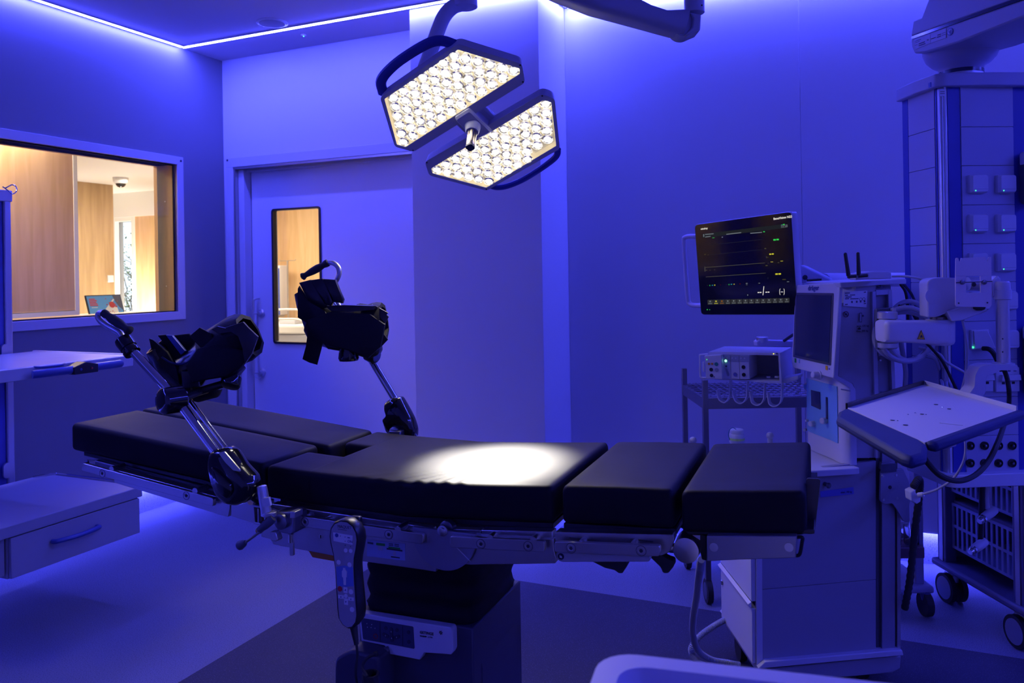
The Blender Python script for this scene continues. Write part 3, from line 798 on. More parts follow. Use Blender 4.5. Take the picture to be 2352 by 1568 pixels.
for x_, y_, w_ in ((893, 1247.5, 10), (906, 1249, 10), (893, 1251, 10), (906, 1252.5, 10)): mark([(x_, y_), (x_ + w_, y_ + 1.2), (x_ + w_, y_ + 2.8), (x_, y_ + 1.6)], M['ink'], 'print_bar')
s, d, z = T.on_d(737, 1231.5, 1.624); MB(T).lathe((s, 1.624, z), -T.b, [(0, .0058), (.0006, .0058)], 20).build('figure_disc', M['label'], TT)
m = MB(T); m.sphere((s, 1.6232, z + .0035), .0009, 8); m.sz([(s - .0018, z + .0024), (s + .0018, z + .0024), (s + .001, z - .001), (s + .0015, z - .0045), (s + .0004, z - .0045), (s, z - .0015), (s - .0004, z - .0045), (s - .0015, z - .0045), (s - .001, z - .001)], 1.6226, 1.6234); m.build('figure', M['ink'], TT)
MB(T).sz(Tp([(700, 1255), (709, 1266.5), (717, 1280), (764, 1288.5), (790, 1286), (790, 1265)], 1.64), 1.64, 1.72).build('orange_bumper', M['orange'], TT, bev=.002)
# levers under the back section
m = MB(T)
m.sz(roundpoly(Tp([(1360, 1289), (1438, 1288), (1440, 1298), (1430, 1316), (1421, 1316), (1412, 1309), (1390, 1304)], 1.66), .003), 1.66, 1.69); m.build('release_grip', M['rubber'], TT, bev=.004)
m = MB(T)
m.sz(roundpoly(Tp([(1492, 1278), (1520, 1275), (1532, 1283), (1547, 1288), (1548, 1300), (1535, 1316), (1523, 1316), (1517, 1302)], 1.65), .004), 1.65, 1.675); m.build('release_lever', M['rubber'], TT, bev=.005)
# ball joint of the head section
c = T.on_d(1578, 1259, 1.66); m = MB(T)
m.lathe((c[0], 1.645, c[2]), T.b, [(-.002, .001), (-.001, .022), (.0, .026), (.055, .028), (.06, .02)], 28); m.build('joint_drum', M['steel'], TT)
a = T.on_d(1530, 1257.5, 1.66); MB(T).cyl((a[0], 1.66, a[2]), (c[0] - .004, 1.66, c[2]), .009, 16, r2=.012).build('joint_pin', M['steel'], TT)
MB(T).sz(Tp([(1578, 1222), (1614, 1226), (1623, 1230), (1623, 1288), (1612, 1285), (1604, 1250), (1590, 1232)], 1.67), 1.67, 1.72).build('joint_cheek', M['black'], TT, bev=.002)
MB(T).sz(Tp([(1590, 1228), (1608, 1229), (1608, 1240)], 1.66), 1.66, 1.70).build('joint_gusset', M['steel'], TT)
o = MB(T).sz(Tp([(1623, 1230.5), (1830, 1231), (1828, 1281), (1700, 1285), (1624, 1289)], 1.63), 1.63, 1.95).build('head_frame', mat('head_frame_metal', (.33, .33, .38), .4, metal=.8), TT, bev=.0015)
for x_ in (1639.5, 1812):
    s, d, z = T.on_d(x_, 1256.5, 1.63); MB(T).lathe((s, 1.63, z), -T.b, [(0, .0085), (.001, .0085), (.0012, .0055)], 24).build('end_cap', M['alu'], o)
m = MB(T); q = [T.on_d(x_, y_, 1.66) for x_, y_ in ((1828, 1233), (1843, 1234), (1842, 1246), (1837, 1272), (1828, 1276))]
m.tube(catmull([(p[0], 1.66, p[2]) for p in q], 4), .0035, 8); m.build('pull_loop', M['black'], TT)

# ---- column
def colpoly(d, s0=-1.09, s1=-.79): pass
s0, s1, d0c, d1c, zc = -1.09, -.788, 1.70, 2.0, .634
m = MB(T)
rs = []
rn = random.Random(5)
n_ = 36
def sq(sx, dx, r, n=36):
    out = []
    for k in range(n):
        a = 2 * math.pi * k / n; c_, s_ = math.cos(a), math.sin(a)
        e = .30
        out.append(((abs(c_) ** e) * (1 if c_ > 0 else -1) * sx, (abs(s_) ** e) * (1 if s_ > 0 else -1) * dx))
    return out
base = sq((s1 - s0) / 2, (d1c - d0c) / 2, 0)
cs, cd = (s0 + s1) / 2, (d0c + d1c) / 2
for k in range(15):
    t = k / 14
    z = zc - .004 + t * .175
    f = 1.006 + .020 * math.sin(t * 22) * (1 - t * .3) - .10 * max(0, t - .6)
    rs.append([T(cs + x * f + rn.gauss(0, .0016), cd + y * f + rn.gauss(0, .0016), z + .010 * math.sin(5 * t + 6 * x / .15) * .3 * (1 - t) + rn.gauss(0, .0012)) for x, y in base])
m.rings(rs, True, True); m.build('bellows', mat('black_bellows', (.004, .004, .005), .6, spec=.2), TT, smooth=60)
DK = mat('dark_blue_enamel', (.055, .055, .085), .4)
MB(T).sz([(s0 - .004, .05), (s1 + .004, .05), (s1 + .004, zc), (s0 - .004, zc)], d0c - .006, d1c + .006).build('column_housing', DK, TT, bev=.004)
MB(T).sz([(s1 + .003, .05), (s1 + .010, .05), (s1 + .010, .40), (s1 + .006, .42), (s1 + .006, .52), (s1 + .003, .54)], 1.74, 1.97).build('side_cover', DK, TT, bev=.003)
m = MB(T)
m.sz(roundpoly(Tp([(768, 1530), (770, 1512), (805, 1493), (870, 1510), (870, 1640), (768, 1640)], 1.62), .012), 1.62, 1.72); m.build('base_cover', DK, TT, bev=.012, seg=3)
m = MB(T)
m.sd(roundpoly([(-1.50, 1.62), (-.55, 1.62), (-.50, 1.75), (-.50, 1.98), (-.58, 2.10), (-1.50, 2.10)], .06), .03, .085); m.build('foot_plate', DK, TT, bev=.01)
for a_, b_ in ((-1.42, 1.68), (-1.42, 2.04), (-.60, 1.68), (-.60, 2.04)): MB(T).cyl((a_, b_ - .015, .032), (a_, b_ + .015, .032), .032, 16).build('castor', M['rubber'], TT)
# control panel with keypad
dp = 1.672
panel = [(836, 1405.4), (838, 1413), (1039, 1441), (1041, 1494), (1038, 1504), (973, 1499), (964.5, 1515.6), (893, 1502), (883.5, 1483), (829, 1472), (827, 1430.6), (828, 1412)]
MB(T).sz(roundpoly(Tp([(828, 1408), (1036, 1441), (1040, 1448), (1041, 1494), (1036, 1503.5), (973, 1499), (964.5, 1515.6), (893, 1502), (883.5, 1483), (829, 1472), (826, 1430)], dp), .003), dp, d0c - .004).build('control_panel', mat('panel_white', (.62, .62, .68), .4), TT, bev=.003, seg=3)
MB(T).sz(roundpoly(Tp([(829, 1418.5), (949, 1438.8), (952, 1489.8), (834, 1467.5)], dp - .001), .0035), dp - .001, dp + .002).build('keypad', mat('keypad_film', (.05, .06, .11), .35), TT)
def tmk(px, mt, nm, d, par=TT): return MB(T).sz(Tp(px, d), d, d + .0008).build(nm, mt, par)
for xa, ya in ((872, 1427), (924, 1436)): tmk([(xa, ya), (xa + 1, ya + .2), (xa + 1, ya + 47), (xa, ya + 46.5)], M['ink'], 'keypad_line', dp - .0018)
for (cx_, cy_), rot in (((898.5, 1450), 0), ((899.5, 1465), 0), ((885.5, 1459), 35), ((911, 1463), -35)):
    s, d, z = T.on_d(cx_, cy_, dp - .002)
    pp = rrect(-.0042, -.0095, .0042, .0095, .004, 4); an = math.radians(rot)
    if rot: an = math.radians(90 - rot * .6 if rot > 0 else -90 - rot * .6)
    MB(T).sz([(s + x * math.cos(an) - y * math.sin(an), z + x * math.sin(an) + y * math.cos(an)) for x, y in pp], dp - .0022, dp - .001).build('arrow_key', M['ink'], TT)
    MB(T).sz([(s - .0014, z - .0015), (s + .0014, z - .0015), (s, z + .0025)], dp - .0028, dp - .0020).build('arrow', M['grey'], TT)
for cx_, cy_, rr_ in ((885.5, 1442.5, .0045), (911, 1447, .0045), (938, 1452, .0045), (938.5, 1474, .0045)):
    s, d, z = T.on_d(cx_, cy_, dp - .002); MB(T).lathe((s, dp - .001, z), -T.b, [(0, rr_), (.0008, rr_)], 16).build('key', M['ink'], TT)
s, d, z = T.on_d(862.5, 1461, dp - .002); m = MB(T); ring(m, circ(s, z, .0062, 20), circ(s, z, .0045, 20), dp - .002, dp - .001); m.build('off_key', mat('off_key_red', (.30, .04, .03), .5), TT)
for cx_, cy_ in ((842.5, 1432), (853.5, 1434), (843.5, 1440), (852, 1441), (861, 1442.5)):
    s, d, z = T.on_d(cx_, cy_, dp - .002); MB(T).lathe((s, dp - .001, z), -T.b, [(0, .0011), (.0008, .0011)], 10).build('indicator', M['label'], TT)
tdir = (T(*T.on_d(1005, 1453.5, dp)) - T(*T.on_d(964, 1447.5, dp))).normalized(); td2 = Vector((0, 0, 1))
def ttext(nm, txt, px, size, mt, d, par=TT, bold=0, sx=1, xd=None, frame=T):
    q = frame.on_d(px[0], px[1], d); return lettering(par, nm, txt, frame(q[0], d - .0002, q[2]), xd or tdir, (0, 0, 1), size, mt, bold=bold, sx=sx)
ttext('lettering', 'GETINGE', (964.2, 1454), .0088, M['ink'], dp - .0006, sx=1.02, bold=.00012)
ttext('lettering', 'MAQUET', (964.4, 1461), .0045, M['ink'], dp - .0006, bold=.00015)
ttext('lettering', '| LYRA', (983, 1463.5), .0042, M['dgrey'], dp - .0006)
s, d, z = T.on_d(1012.5, 1452.5, dp - .0006)
m = MB(T)
for k in range(6):
    a = math.radians(60 * k + 15)
    c_, s_ = math.cos(a), math.sin(a); w_ = .0009
    m.sz([(s + c_ * .0012 - s_ * w_, z + s_ * .0012 + c_ * w_), (s + c_ * .0012 + s_ * w_, z + s_ * .0012 - c_ * w_), (s + c_ * .0048 + s_ * w_, z + s_ * .0048 - c_ * w_), (s + c_ * .0048 - s_ * w_, z + s_ * .0048 + c_ * w_)], dp - .0010, dp - .0002)
o = m.build('star_emblem', M['ink'], TT)
# plug and its cable, coil
a = T.on_d(888, 1496, 1.66); b = T.on_d(864, 1501, 1.66)
m = MB(T); m.cyl((a[0], 1.672, a[2]), (b[0], 1.655, b[2]), .0085, 16); m.build('plug', M['darksteel'], TT)

# =================================================================== HAND REMOTE
rb = at(795, 1320, 1.62)
remote = thing('hand_remote', 'grey and black corded hand control hanging from the table rail', 'remote', at(800, 1440, 1.66))
rx = Vector((.86, -.51 * -1 * -1, 0)).normalized()
rx = Vector((.93, -.36, 0)).normalized(); rz = Vector((-.02, .03, 1)).normalized()
rn_ = rx.cross(rz).normalized()        # points away from or to the viewer
if rn_.y > 0: rn_ = -rn_
RF = AxisFrame(at(798, 1440, 1.655), rx, -rn_, rz)
# RF: x along the face, y away, z up
class _R:
    pass
def Rp(pts, off=0.0):
    out = []
    for px, py in pts:
        x, y = ray(px, py); r = Vector((x, 1, -y)); e = Vector((0, 0, EYE))
        t = (off + (RF.o - e).dot(RF.y)) / r.dot(RF.y); p = e + r * t - RF.o
        out.append((p.dot(RF.x), p.dot(RF.z)))
    return out
def cr(pts): return [(500 + a / 3.136, 1050 + b / 3.136) for a, b in pts]
face = cr([(905, 466), (950, 472), (985, 500), (1008, 545), (1014, 595), (1004, 660), (990, 725), (986, 790), (988, 900), (994, 1040), (998, 1140), (990, 1185), (966, 1217), (935, 1224), (905, 1205), (880, 1165), (874, 1100), (868, 950), (860, 800), (850, 700), (834, 620), (830, 570), (838, 520), (862, 485)])
fo = Rp(face)
cxm = sum(p[0] for p in fo) / len(fo); czm = sum(p[1] for p in fo) / len(fo)
body = []
nfo = len(fo)
for i in range(nfo):
    p = Vector(fo[i]); a_ = Vector(fo[i - 1]); b_ = Vector(fo[(i + 1) % nfo]); t = (b_ - a_).normalized(); nn = Vector((t.y, -t.x))
    if (p + nn * .001 - Vector((cxm, czm))).length < (p - Vector((cxm, czm))).length: nn = -nn
    body.append(tuple(p + nn * .0045))
m = MB(RF)
def rring(poly, y, f=0.0):
    out = []
    for i in range(len(poly)):
        p = Vector(poly[i]); q = Vector((cxm, czm)); 
        v = (p - q); l = v.length; out.append(RF(*( (q + v * (1 - f / max(l, .001))).x, y, (q + v * (1 - f / max(l, .001))).y)))
    return out
m.rings([rring(body, .0015, .002), rring(body, .005), rring(body, .026), rring(body, .034, .003), rring(body, .037, .009)], True, True)
m.build('casing', M['black'], remote, smooth=50)
m = MB(RF); m.sz(fo, -.0005, .004); m.build('face_plate', mat('remote_face', (.36, .35, .38), .35), remote, smooth=20)
def rmk(px, mt, nm, y=-.0012, rad=None): return MB(RF).sz(Rp(cr(px)), y, y + .001).build(nm, mt, remote)
rmk([(850, 543), (990, 562), (988, 628), (852, 604)], M['label'], 'display_label')
def rdot(cx_, cy_, r_, mt, nm, n=18, y=-.0018):
    q = Rp(cr([(cx_, cy_)]))[0]; return MB(RF).lathe((q[0], y + .001, q[1]), -RF.y, [(0, r_), (.0008, r_ * .95)], n).build(nm, mt, remote)
rdot(876, 563, .0042, M['navy'], 'socket_symbol', y=-.0022); rmk([(955, 573), (972, 575), (972, 581), (955, 579)], M['navy'], 'battery_symbol', y=-.0022)
for x_, y_ in ((904, 567), (936, 573), (936, 603), (936, 633), (974, 640)): rdot(x_, y_, .0008, M['ink'], 'led_dot', 8, y=-.0022)
for x_, y_, r_ in ((938, 670, .0046), (974, 672, .0046), (885, 757, .0052), (963, 772, .0052), (968, 966, .0054), (973, 1093, .0054)):
    rdot(x_, y_, r_, M['label'], 'button')
rdot(889, 948, .0056, M['redp'], 'stop_button')
rmk([(866, 790), (925, 779), (986, 790), (988, 925), (930, 932), (870, 925)], mat('remote_blue', (.13, .22, .55), .4), 'body_zone')
for pts in ([(918, 795), (932, 795), (934, 808), (944, 820), (942, 860), (936, 865), (935, 918), (919, 918), (916, 865), (908, 858), (908, 820), (917, 808)],):
    rmk(pts, M['label'], 'figure_symbol', y=-.0022)
for k, (x_, y_, w_, h_) in enumerate(((929, 955, 14, 22), (931, 1038, 14, 24), (895, 1004, 20, 14), (967, 1018, 20, 14))):
    rmk([(x_ - w_, y_ - h_), (x_ + w_, y_ - h_ + 3), (x_ + w_, y_ + h_), (x_ - w_, y_ + h_ - 3)], M['label'], 'arrow_button')
    if h_ > 20: rmk([(x_ - 5, y_ + 4), (x_ + 5, y_ + 4), (x_, y_ - 9)] if k == 0 else [(x_ - 5, y_ - 4), (x_ + 5, y_ - 4), (x_, y_ + 9)], M['navy'], 'arrow', y=-.0022)
    else: rmk([(x_ - 4, y_ + 5), (x_ + 5, y_ + 5), (x_, y_ - 6)], M['navy'], 'arrow', y=-.0022)
rdot(931, 997, .0046, M['label'], 'button')
q = Rp(cr([(882, 508)]))[0]; lettering(remote, 'lettering', 'MAQUET', RF(q[0], -.0008, q[1]), RF.x, RF.z, .0085, M['dgrey'])
rmk([(886, 518), (948, 524), (948, 527), (886, 521)], M['dgrey'], 'print_line')
q = Rp(cr([(954, 612)]))[0]; lettering(remote, 'lettering', 'ON', RF(q[0], -.0016, q[1]), RF.x, RF.z, .0075, M['navy'])
# hanger over the rail, strain relief, cable and coil
m = MB(RF); q = Rp([(800, 1200)])[0]; m.box((q[0] - .010, .030, q[1] - .03), (q[0] + .014, .045, q[1] + .004)); m.build('rail_hook', M['black'], remote, bev=.004)
m = MB(); pts = [at(812, 1438, 1.672), at(816, 1462, 1.668), at(819, 1480, 1.664)]; m.tube(pts, [.0085, .0065, .005], 12, raw=True); m.build('strain_relief', M['black'], remote)
m = MB(); pts = catmull([at(819, 1478, 1.664), at(821, 1505, 1.655), at(817, 1535, 1.648), at(818, 1560, 1.645), at(826, 1590, 1.643)], 5); m.tube(pts, .0028, 8, raw=True)
cc = [at(826 + 6 * math.cos(t) * 3, 1588 + 0, 1.64) for t in (0,)]
coil = []
for k in range(150):
    t = k / 150; a = k * .62
    c0 = at(852 - 24 * (1 - t) * .2, 1590 - 45 * t, 1.635)
    coil.append(c0 + Vector((math.cos(a) * .016, math.sin(a) * .016, 0)))
m.tube(coil, .0026, 6, raw=True)
m.tube(catmull([coil[-1], at(832, 1530, 1.645), at(842, 1512, 1.65), at(858, 1503, 1.655), at(866, 1500, 1.66)], 5), [.0032] * 16 + [.005] * 5, 8, raw=True)
m.build('cable', M['rubber'], remote)
# =================================================================== SURGICAL LAMP
LC = at(1085, 285, 2.9)
LN = Vector((-0.06234797, -0.62347969, -0.77934961)).normalized()     # shining direction
_e = Vector((0, 0, 0))
_t = AxisFrame(LC, (1, 0, 0), (0, 1, 0), LN)
def LP(px, h=0.0):
    x, y = ray(*px); r = Vector((x, 1, -y)); e = Vector((0, 0, EYE)); t = (h + (LC - e).dot(LN)) / r.dot(LN); return e + r * t
ux = (LP((1052, 113)) - LP((883, 226.7))).normalized()           # along the long edge
uy = LN.cross(ux).normalized()
LF = AxisFrame(LC, ux, uy, LN)                                     # z = out of the lens face
def L2(px, h=0.0):
    p = LP(px, h) - LC; return (p.dot(ux), p.dot(uy))
lamp = thing('surgical_lamp', 'lit twin-panel surgical lamp hanging over the table', 'lamp', LC + Vector((0, 0, 0)))
LAMPM = mat('lamp_housing', (.50, .50, .56), .42)
LAMPB = mat('lamp_handle_blue', (.035, .05, .30), .45)
em_core = emis('lens_core', (1, .95, .84), 7.0)
# faceted reflector cup around each diode: reflective plastic, diode light and dark facets painted into its glow
em_cup = bpy.data.materials.new('lens_cup'); em_cup.use_nodes = True
_n = em_cup.node_tree.nodes; _l = em_cup.node_tree.links; _b = _n['Principled BSDF']
_b.inputs['Metallic'].default_value = .6; _b.inputs['Roughness'].default_value = .2; _b.inputs['Base Color'].default_value = (.8, .76, .66, 1)
_tc = _n.new('ShaderNodeTexCoord'); _v = _n.new('ShaderNodeTexVoronoi'); _v.inputs['Scale'].default_value = 120
_cr = _n.new('ShaderNodeValToRGB'); _cr.color_ramp.elements[0].position = .30; _cr.color_ramp.elements[0].color = (.03, .03, .015, 1); _cr.color_ramp.elements[1].position = .55; _cr.color_ramp.elements[1].color = (1, .93, .76, 1)
_l.new(_tc.outputs['Object'], _v.inputs['Vector']); _l.new(_v.outputs['Color'], _cr.inputs['Fac']); _l.new(_cr.outputs['Color'], _b.inputs['Emission Color']); _b.inputs['Emission Strength'].default_value = .75
em_back = mat('lamp_reflector_floor', (.75, .68, .52), .25, metal=.7, em=(1, .85, .6), es=.30)  # own glow stands in for diode light reflected off the tray
heads = [
    dict(outer=[(873, 223), (1051, 100), (1199, 146), (1206, 189), (950, 348), (907, 336)], lens=[(883, 226.7), (1052, 113), (1193.8, 156.4), (1193.8, 169), (931.8, 337), (911.7, 331.4)], lab='lamp panel at the upper left'),
    dict(outer=[(976, 371), (1245, 215), (1274, 226), (1286, 341), (1118, 437), (986, 402)], lens=[(990.6, 386), (1247.5, 229), (1266, 233.9), (1277.6, 334.3), (1117, 430.4), (993.5, 397.4)], lab='lamp panel at the lower right')]
def inset(poly, d):
    n = len(poly); out = []
    cx = sum(p[0] for p in poly) / n; cy = sum(p[1] for p in poly) / n
    for i in range(n):
        p, a, b = Vector(poly[i]), Vector(poly[i - 1]), Vector(poly[(i + 1) % n])
        n1 = Vector(((p - a).y, -(p - a).x)).normalized(); n2 = Vector(((b - p).y, -(b - p).x)).normalized()
        c = Vector((cx, cy))
        if n1.dot(c - p) < 0: n1 = -n1
        if n2.dot(c - p) < 0: n2 = -n2
        v = (n1 + n2); v = v / max(.35, v.dot(n1))
        out.append(tuple(p + v * d))
    return out
def inside(p, poly):
    c = False; n = len(poly)
    for i in range(n):
        x0, y0 = poly[i]; x1, y1 = poly[(i + 1) % n]
        if (y0 > p[1]) != (y1 > p[1]) and p[0] < (x1 - x0) * (p[1] - y0) / (y1 - y0) + x0: c = not c
    return c
lens_me = {}
nlens = 0
for hi, h in enumerate(heads):
    out2 = [L2(p, 0) for p in h['outer']]; len2 = [L2(p, 0) for p in h['lens']]
    ro = roundpoly(out2, .014, 4)
    m = MB(LF)
    big = roundpoly(inset(out2, .004), .018, 4); big2 = roundpoly(inset(out2, .030), .018, 4)
    n = len(ro)
    rl = roundpoly(len2, .004, 4)
    m.rings([[LF(x, y, 0) for x, y in rl], [LF(x, y, .002) for x, y in rl], [LF(x, y, .002) for x, y in ro], [LF(x, y, -.006) for x, y in ro], [LF(x, y, -.040) for x, y in big], [LF(x, y, -.058) for x, y in big2]], False, True)
    m._add([LF(x, y, -.058) for x, y in big2], [tuple(range(n))], 0, True)
    m._add([LF(x, y, -.030) for x, y in rl], [tuple(range(n))], 0, True)
    hd = m.build('lamp_head', LAMPM, lamp, smooth=30, label=h['lab'])
    m = MB(LF)
    m.rings([[LF(x, y, .0) for x, y in rl], [LF(x, y, -.022) for x, y in roundpoly(inset(len2, .004), .004, 4)]], False, True)
    m._add([LF(x, y, -.022) for x, y in roundpoly(inset(len2, .004), .004, 4)], [tuple(range(n))], 0, True)
    m.build('reflector_tray', em_back, hd)
    # screws in the bezel corners
    for k in ((2, 3, 4) if hi == 0 else (0, 1, 4)):
        p = inset(out2, .007)[k]
        MB(LF).lathe((p[0], p[1], .0015), LN, [(0, .0038), (.0012, .0034)], 12).build('bezel_screw', M['ink'], hd)
    # lens grid: staggered rows parallel to the long edge
    pitch = .0485
    ry = .0335
    # rows run parallel to the inner long edge of each panel
    e0, e1 = (Vector(len2[4]), Vector(len2[3])) if hi == 0 else (Vector(len2[0]), Vector(len2[1]))
    eu = (e1 - e0).normalized(); ev = Vector((-eu.y, eu.x)); cen = Vector((sum(p[0] for p in len2) / 6, sum(p[1] for p in len2) / 6))
    if (cen - e0).dot(ev) < 0: ev = -ev
    safe = inset(len2, .0125)
    for i in range(0, 9):
        for j in range(-10, 22):
            q_ = e0 + ev * (.0215 + i * ry) + eu * (.010 + j * pitch + (i % 2) * pitch * .5)
            x, y = q_.x, q_.y
            if not inside((x, y), safe): continue
            r_ = .0222
            m = MB(LF)
            prof = [(.0, r_ * .55), (.012, r_ * .80), (.020, r_ * .98), (.0215, r_ * .90)]
            nn = 12
            rs = [[LF(x + q * math.cos(2 * math.pi * k / nn + .2 * i), y + q * math.sin(2 * math.pi * k / nn + .2 * i), -.021 + t) for k in range(nn)] for t, q in prof]
            m.rings(rs, False, True, 0)
            rs = [[LF(x + q * math.cos(2 * math.pi * k / nn), y + q * math.sin(2 * math.pi * k / nn), -.021 + t) for k in range(nn)] for t, q in ((.0200, r_ * .91), (.0235, r_ * .74), (.0205, r_ * .50))]
            m.rings(rs, False, True, 0)
            rs = [[LF(x + q * math.cos(2 * math.pi * k / nn), y + q * math.sin(2 * math.pi * k / nn), -.021 + t) for k in range(nn)] for t, q in ((.0195, r_ * .50), (.0245, r_ * .38), (.0275, r_ * .18))]
            m.rings(rs, True, True, 1)
            m.build('led_lens', [em_cup, em_core], hd, smooth=0)
            nlens += 1
# grip bars
def bar(pts, w, t, par, mt, nm='grip_bar', h0=0):
    # pts: (px, height above the lens plane) -> box section bar
    P = [LP(p, hh) for p, hh in pts]
    P = catmull(P, 4)
    m = MB(); m.tube(P, w, 10, raw=True, flat=t); return m.build(nm, mt, par)
m = MB()
P = [LP(p, hh) for p, hh in (((880, 214), -.03), ((876, 184), -.03), ((905, 150), -.035), ((950, 118), -.038), ((990, 97), -.038), ((1018, 94), -.036), ((1048, 104), -.03))]
m.tube(catmull(P, 5), .019, 10, raw=True, flat=.8); m.build('grip_bar', LAMPB, lamp, label='blue grip bar on the upper left panel')
m = MB()
P = [LP(p, hh) for p, hh in (((1281, 342), -.03), ((1278, 358), -.03), ((1255, 378), -.035), ((1205, 410), -.038), ((1165, 427), -.038), ((1140, 430), -.034), ((1122, 424), -.03))]
m.tube(catmull(P, 5), .013, 10, raw=True, flat=.8); m.build('grip_bar', LAMPB, lamp, label='blue grip bar on the lower right panel')
# centre hub: rounded square block between the two panels, with the handle
c1 = [L2(p, .0) for p in ((1046, 271), (1077, 251), (1127, 300), (1080, 322))]
hubp = roundpoly([L2(p, .012) for p in ((1044, 272), (1076, 251), (1127, 300), (1078, 307))], .006, 4)
q = [L2(p, .014) for p in ((1047, 271), (1076, 252.5), (1127, 299), (1083, 308))]
m = MB(LF)
hp = roundpoly([L2(p, .012) for p in ((1043, 272), (1077, 250), (1131, 303), (1100, 320), (1076, 308))], .010, 3)
m.rings([[LF(x, y, -.030) for x, y in hp], [LF(x, y, .010) for x, y in hp], [LF(*(Vector((x, y)) * .88 + Vector(L2((1087, 285))) * .12), .016) for x, y in hp]], True, True)
m.build('centre_hub', LAMPM, lamp, smooth=30)
m = MB(LF); hx, hy = L2((1086, 290), .016)
m.lathe((hx, hy, .014), LN, [(0, .030), (.012, .0285), (.030, .025), (.034, .022)], 28); m.build('handle_collar', LAMPM, lamp)
m = MB(LF); base2 = []
prof = []
for t_, r_ in ((.030, .0185), (.045, .018), (.120, .0165), (.122, .0150)):
    rr = []
    for k in range(32):
        a = 2 * math.pi * k / 32; q_ = r_ * (1 - .16 * (0.5 + .5 * math.cos(4 * a)) ** 2)
        rr.append(LF(hx + q_ * math.cos(a), hy + q_ * math.sin(a), t_))
    prof.append(rr)
m.rings(prof, True, True); m.build('sterile_handle', mat('handle_steel', (.42, .36, .32), .22, metal=1), lamp, smooth=60)
m = MB(LF); prof = []
for t_, r_ in ((.1215, .0172), (.130, .0168), (.131, .012)):
    prof.append([LF(hx + r_ * (1 - .16 * (0.5 + .5 * math.cos(8 * math.pi * k / 32)) ** 2) * math.cos(2 * math.pi * k / 32), hy + r_ * (1 - .16 * (0.5 + .5 * math.cos(8 * math.pi * k / 32)) ** 2) * math.sin(2 * math.pi * k / 32), t_) for k in range(32)])
m.rings(prof, True, True); m.build('handle_cap', M['ink'], lamp)
MB(LF).box((hx - .003, hy - .026, .034), (hx + .003, hy - .020, .040)).build('latch', M['ink'], lamp)
# cross beam joining the panels and the bent tube up to the ceiling mount
m = MB(LF)
a = L2((960, 300), 0); b = L2((1235, 262), 0)
m.box((-.07, -.10, -.052), (.07, .10, -.026)); m.build('cross_beam', LAMPM, lamp, bev=.008)
top = [at(958, 215, 3.02), at(968, 178, 3.02), at(985, 130, 3.02), at(1004, 75, 3.02), at(1020, 38, 3.02), at(1040, 16, 3.02), at(1062, 8, 3.02), at(1074, 2, 3.02)]
m = MB(); m.tube(catmull(top, 5), .028, 16, raw=True); m.build('bent_tube', LAMPM, lamp)
jt = at(1068, 2, 3.02)
m = MB(); m.lathe(jt + Vector((0, 0, -.028)), (0, 0, 1), [(0, .040), (.004, .047), (.08, .047), (.09, .040)], 24, raw=True); m.cyl(jt + Vector((0, 0, .05)), Vector((jt.x, jt.y, ZC - .02)), .030, 20, raw=True)
m.lathe(Vector((jt.x, jt.y, ZC - .04)), (0, 0, 1), [(0, .10), (.04, .11)], 28, raw=True); m.build('ceiling_joint', LAMPM, lamp)
# small rating plate and round mark on the lower panel's rim
def rimplate(pxs, nm, mt, h):
    pts = [LP(p, h) for p in pxs]
    m = MB(); nrm = (pts[1] - pts[0]).cross(pts[2] - pts[0]).normalized(); m.poly3(pts, nrm * .0008); return m.build(nm, mt, lamp)

# light thrown by the two panels onto the pad
spot_t = T(-.80, 1.875, .985)
def spot(loc, tgt, power, deg, blend, rad, col):
    l = bpy.data.lights.new('lamp_beam', 'SPOT'); l.energy = power; l.spot_size = math.radians(deg); l.spot_blend = blend; l.shadow_soft_size = rad; l.color = col
    ob = bpy.data.objects.new('lamp_beam', l); COL.objects.link(ob); ob.location = loc
    ob.rotation_euler = (Vector(tgt) - Vector(loc)).to_track_quat('-Z', 'Y').to_euler(); return ob
LC1 = sum((LP(p) for p in heads[0]['lens']), Vector()) / 6 + LN * .04
LC2 = sum((LP(p) for p in heads[1]['lens']), Vector()) / 6 + LN * .04
for q_ in (LC1, LC2): spot(q_, spot_t, 760, 19.5, 1.0, .04, (1, .94, .82))
for q_ in (LC1, LC2): spot(q_, spot_t, 20, 140, 1.0, .08, (1, .88, .76))

# =================================================================== SPRING ARM at the top of the picture
arm = thing('spring_arm', 'grey ceiling spring arm with a round elbow cover beside the lamp', 'arm', at(1585, 55, 2.3))
GM = mat('arm_enamel', (.40, .40, .47), .42)
YA = 2.3
m = MB()
def armring(px0, px1, Ya, dep):
    a, b = at(*px0, Ya), at(*px1, Ya); c = (a + b) / 2; u = (b - a) / 2; w = Vector((0, dep, 0))
    return [c + u * (abs(math.cos(t)) ** .6 * (1 if math.cos(t) > 0 else -1)) + w * (abs(math.sin(t)) ** .6 * (1 if math.sin(t) > 0 else -1)) for t in [2 * math.pi * k / 20 for k in range(20)]]
m.rings([armring((1130, -75), (1240, -90), YA + .15, .05), armring((1262, -5), (1440, -10), YA, .055), armring((1345, 27), (1500, 22), YA, .055), armring((1440, 53), (1535, 33), YA, .052), armring((1540, 82), (1560, 28), YA, .048), armring((1566, 84), (1580, 27), YA, .045)], True, True)
m.build('tapered_arm', GM, arm, smooth=50)
c = at(1571, 55, YA - .02); vd = Vector((0, -1, 0))
m = MB(); m.lathe(c + Vector((0, .06, 0)), vd, [(0, .036), (.055, .036), (.060, .034)], 40, raw=True); m.build('elbow_cover', GM, arm)
MB().lathe(c + Vector((0, -.0005, 0)), vd, [(0, .0015), (.0008, .0012)], 8, raw=True).build('pin', M['ink'], arm)
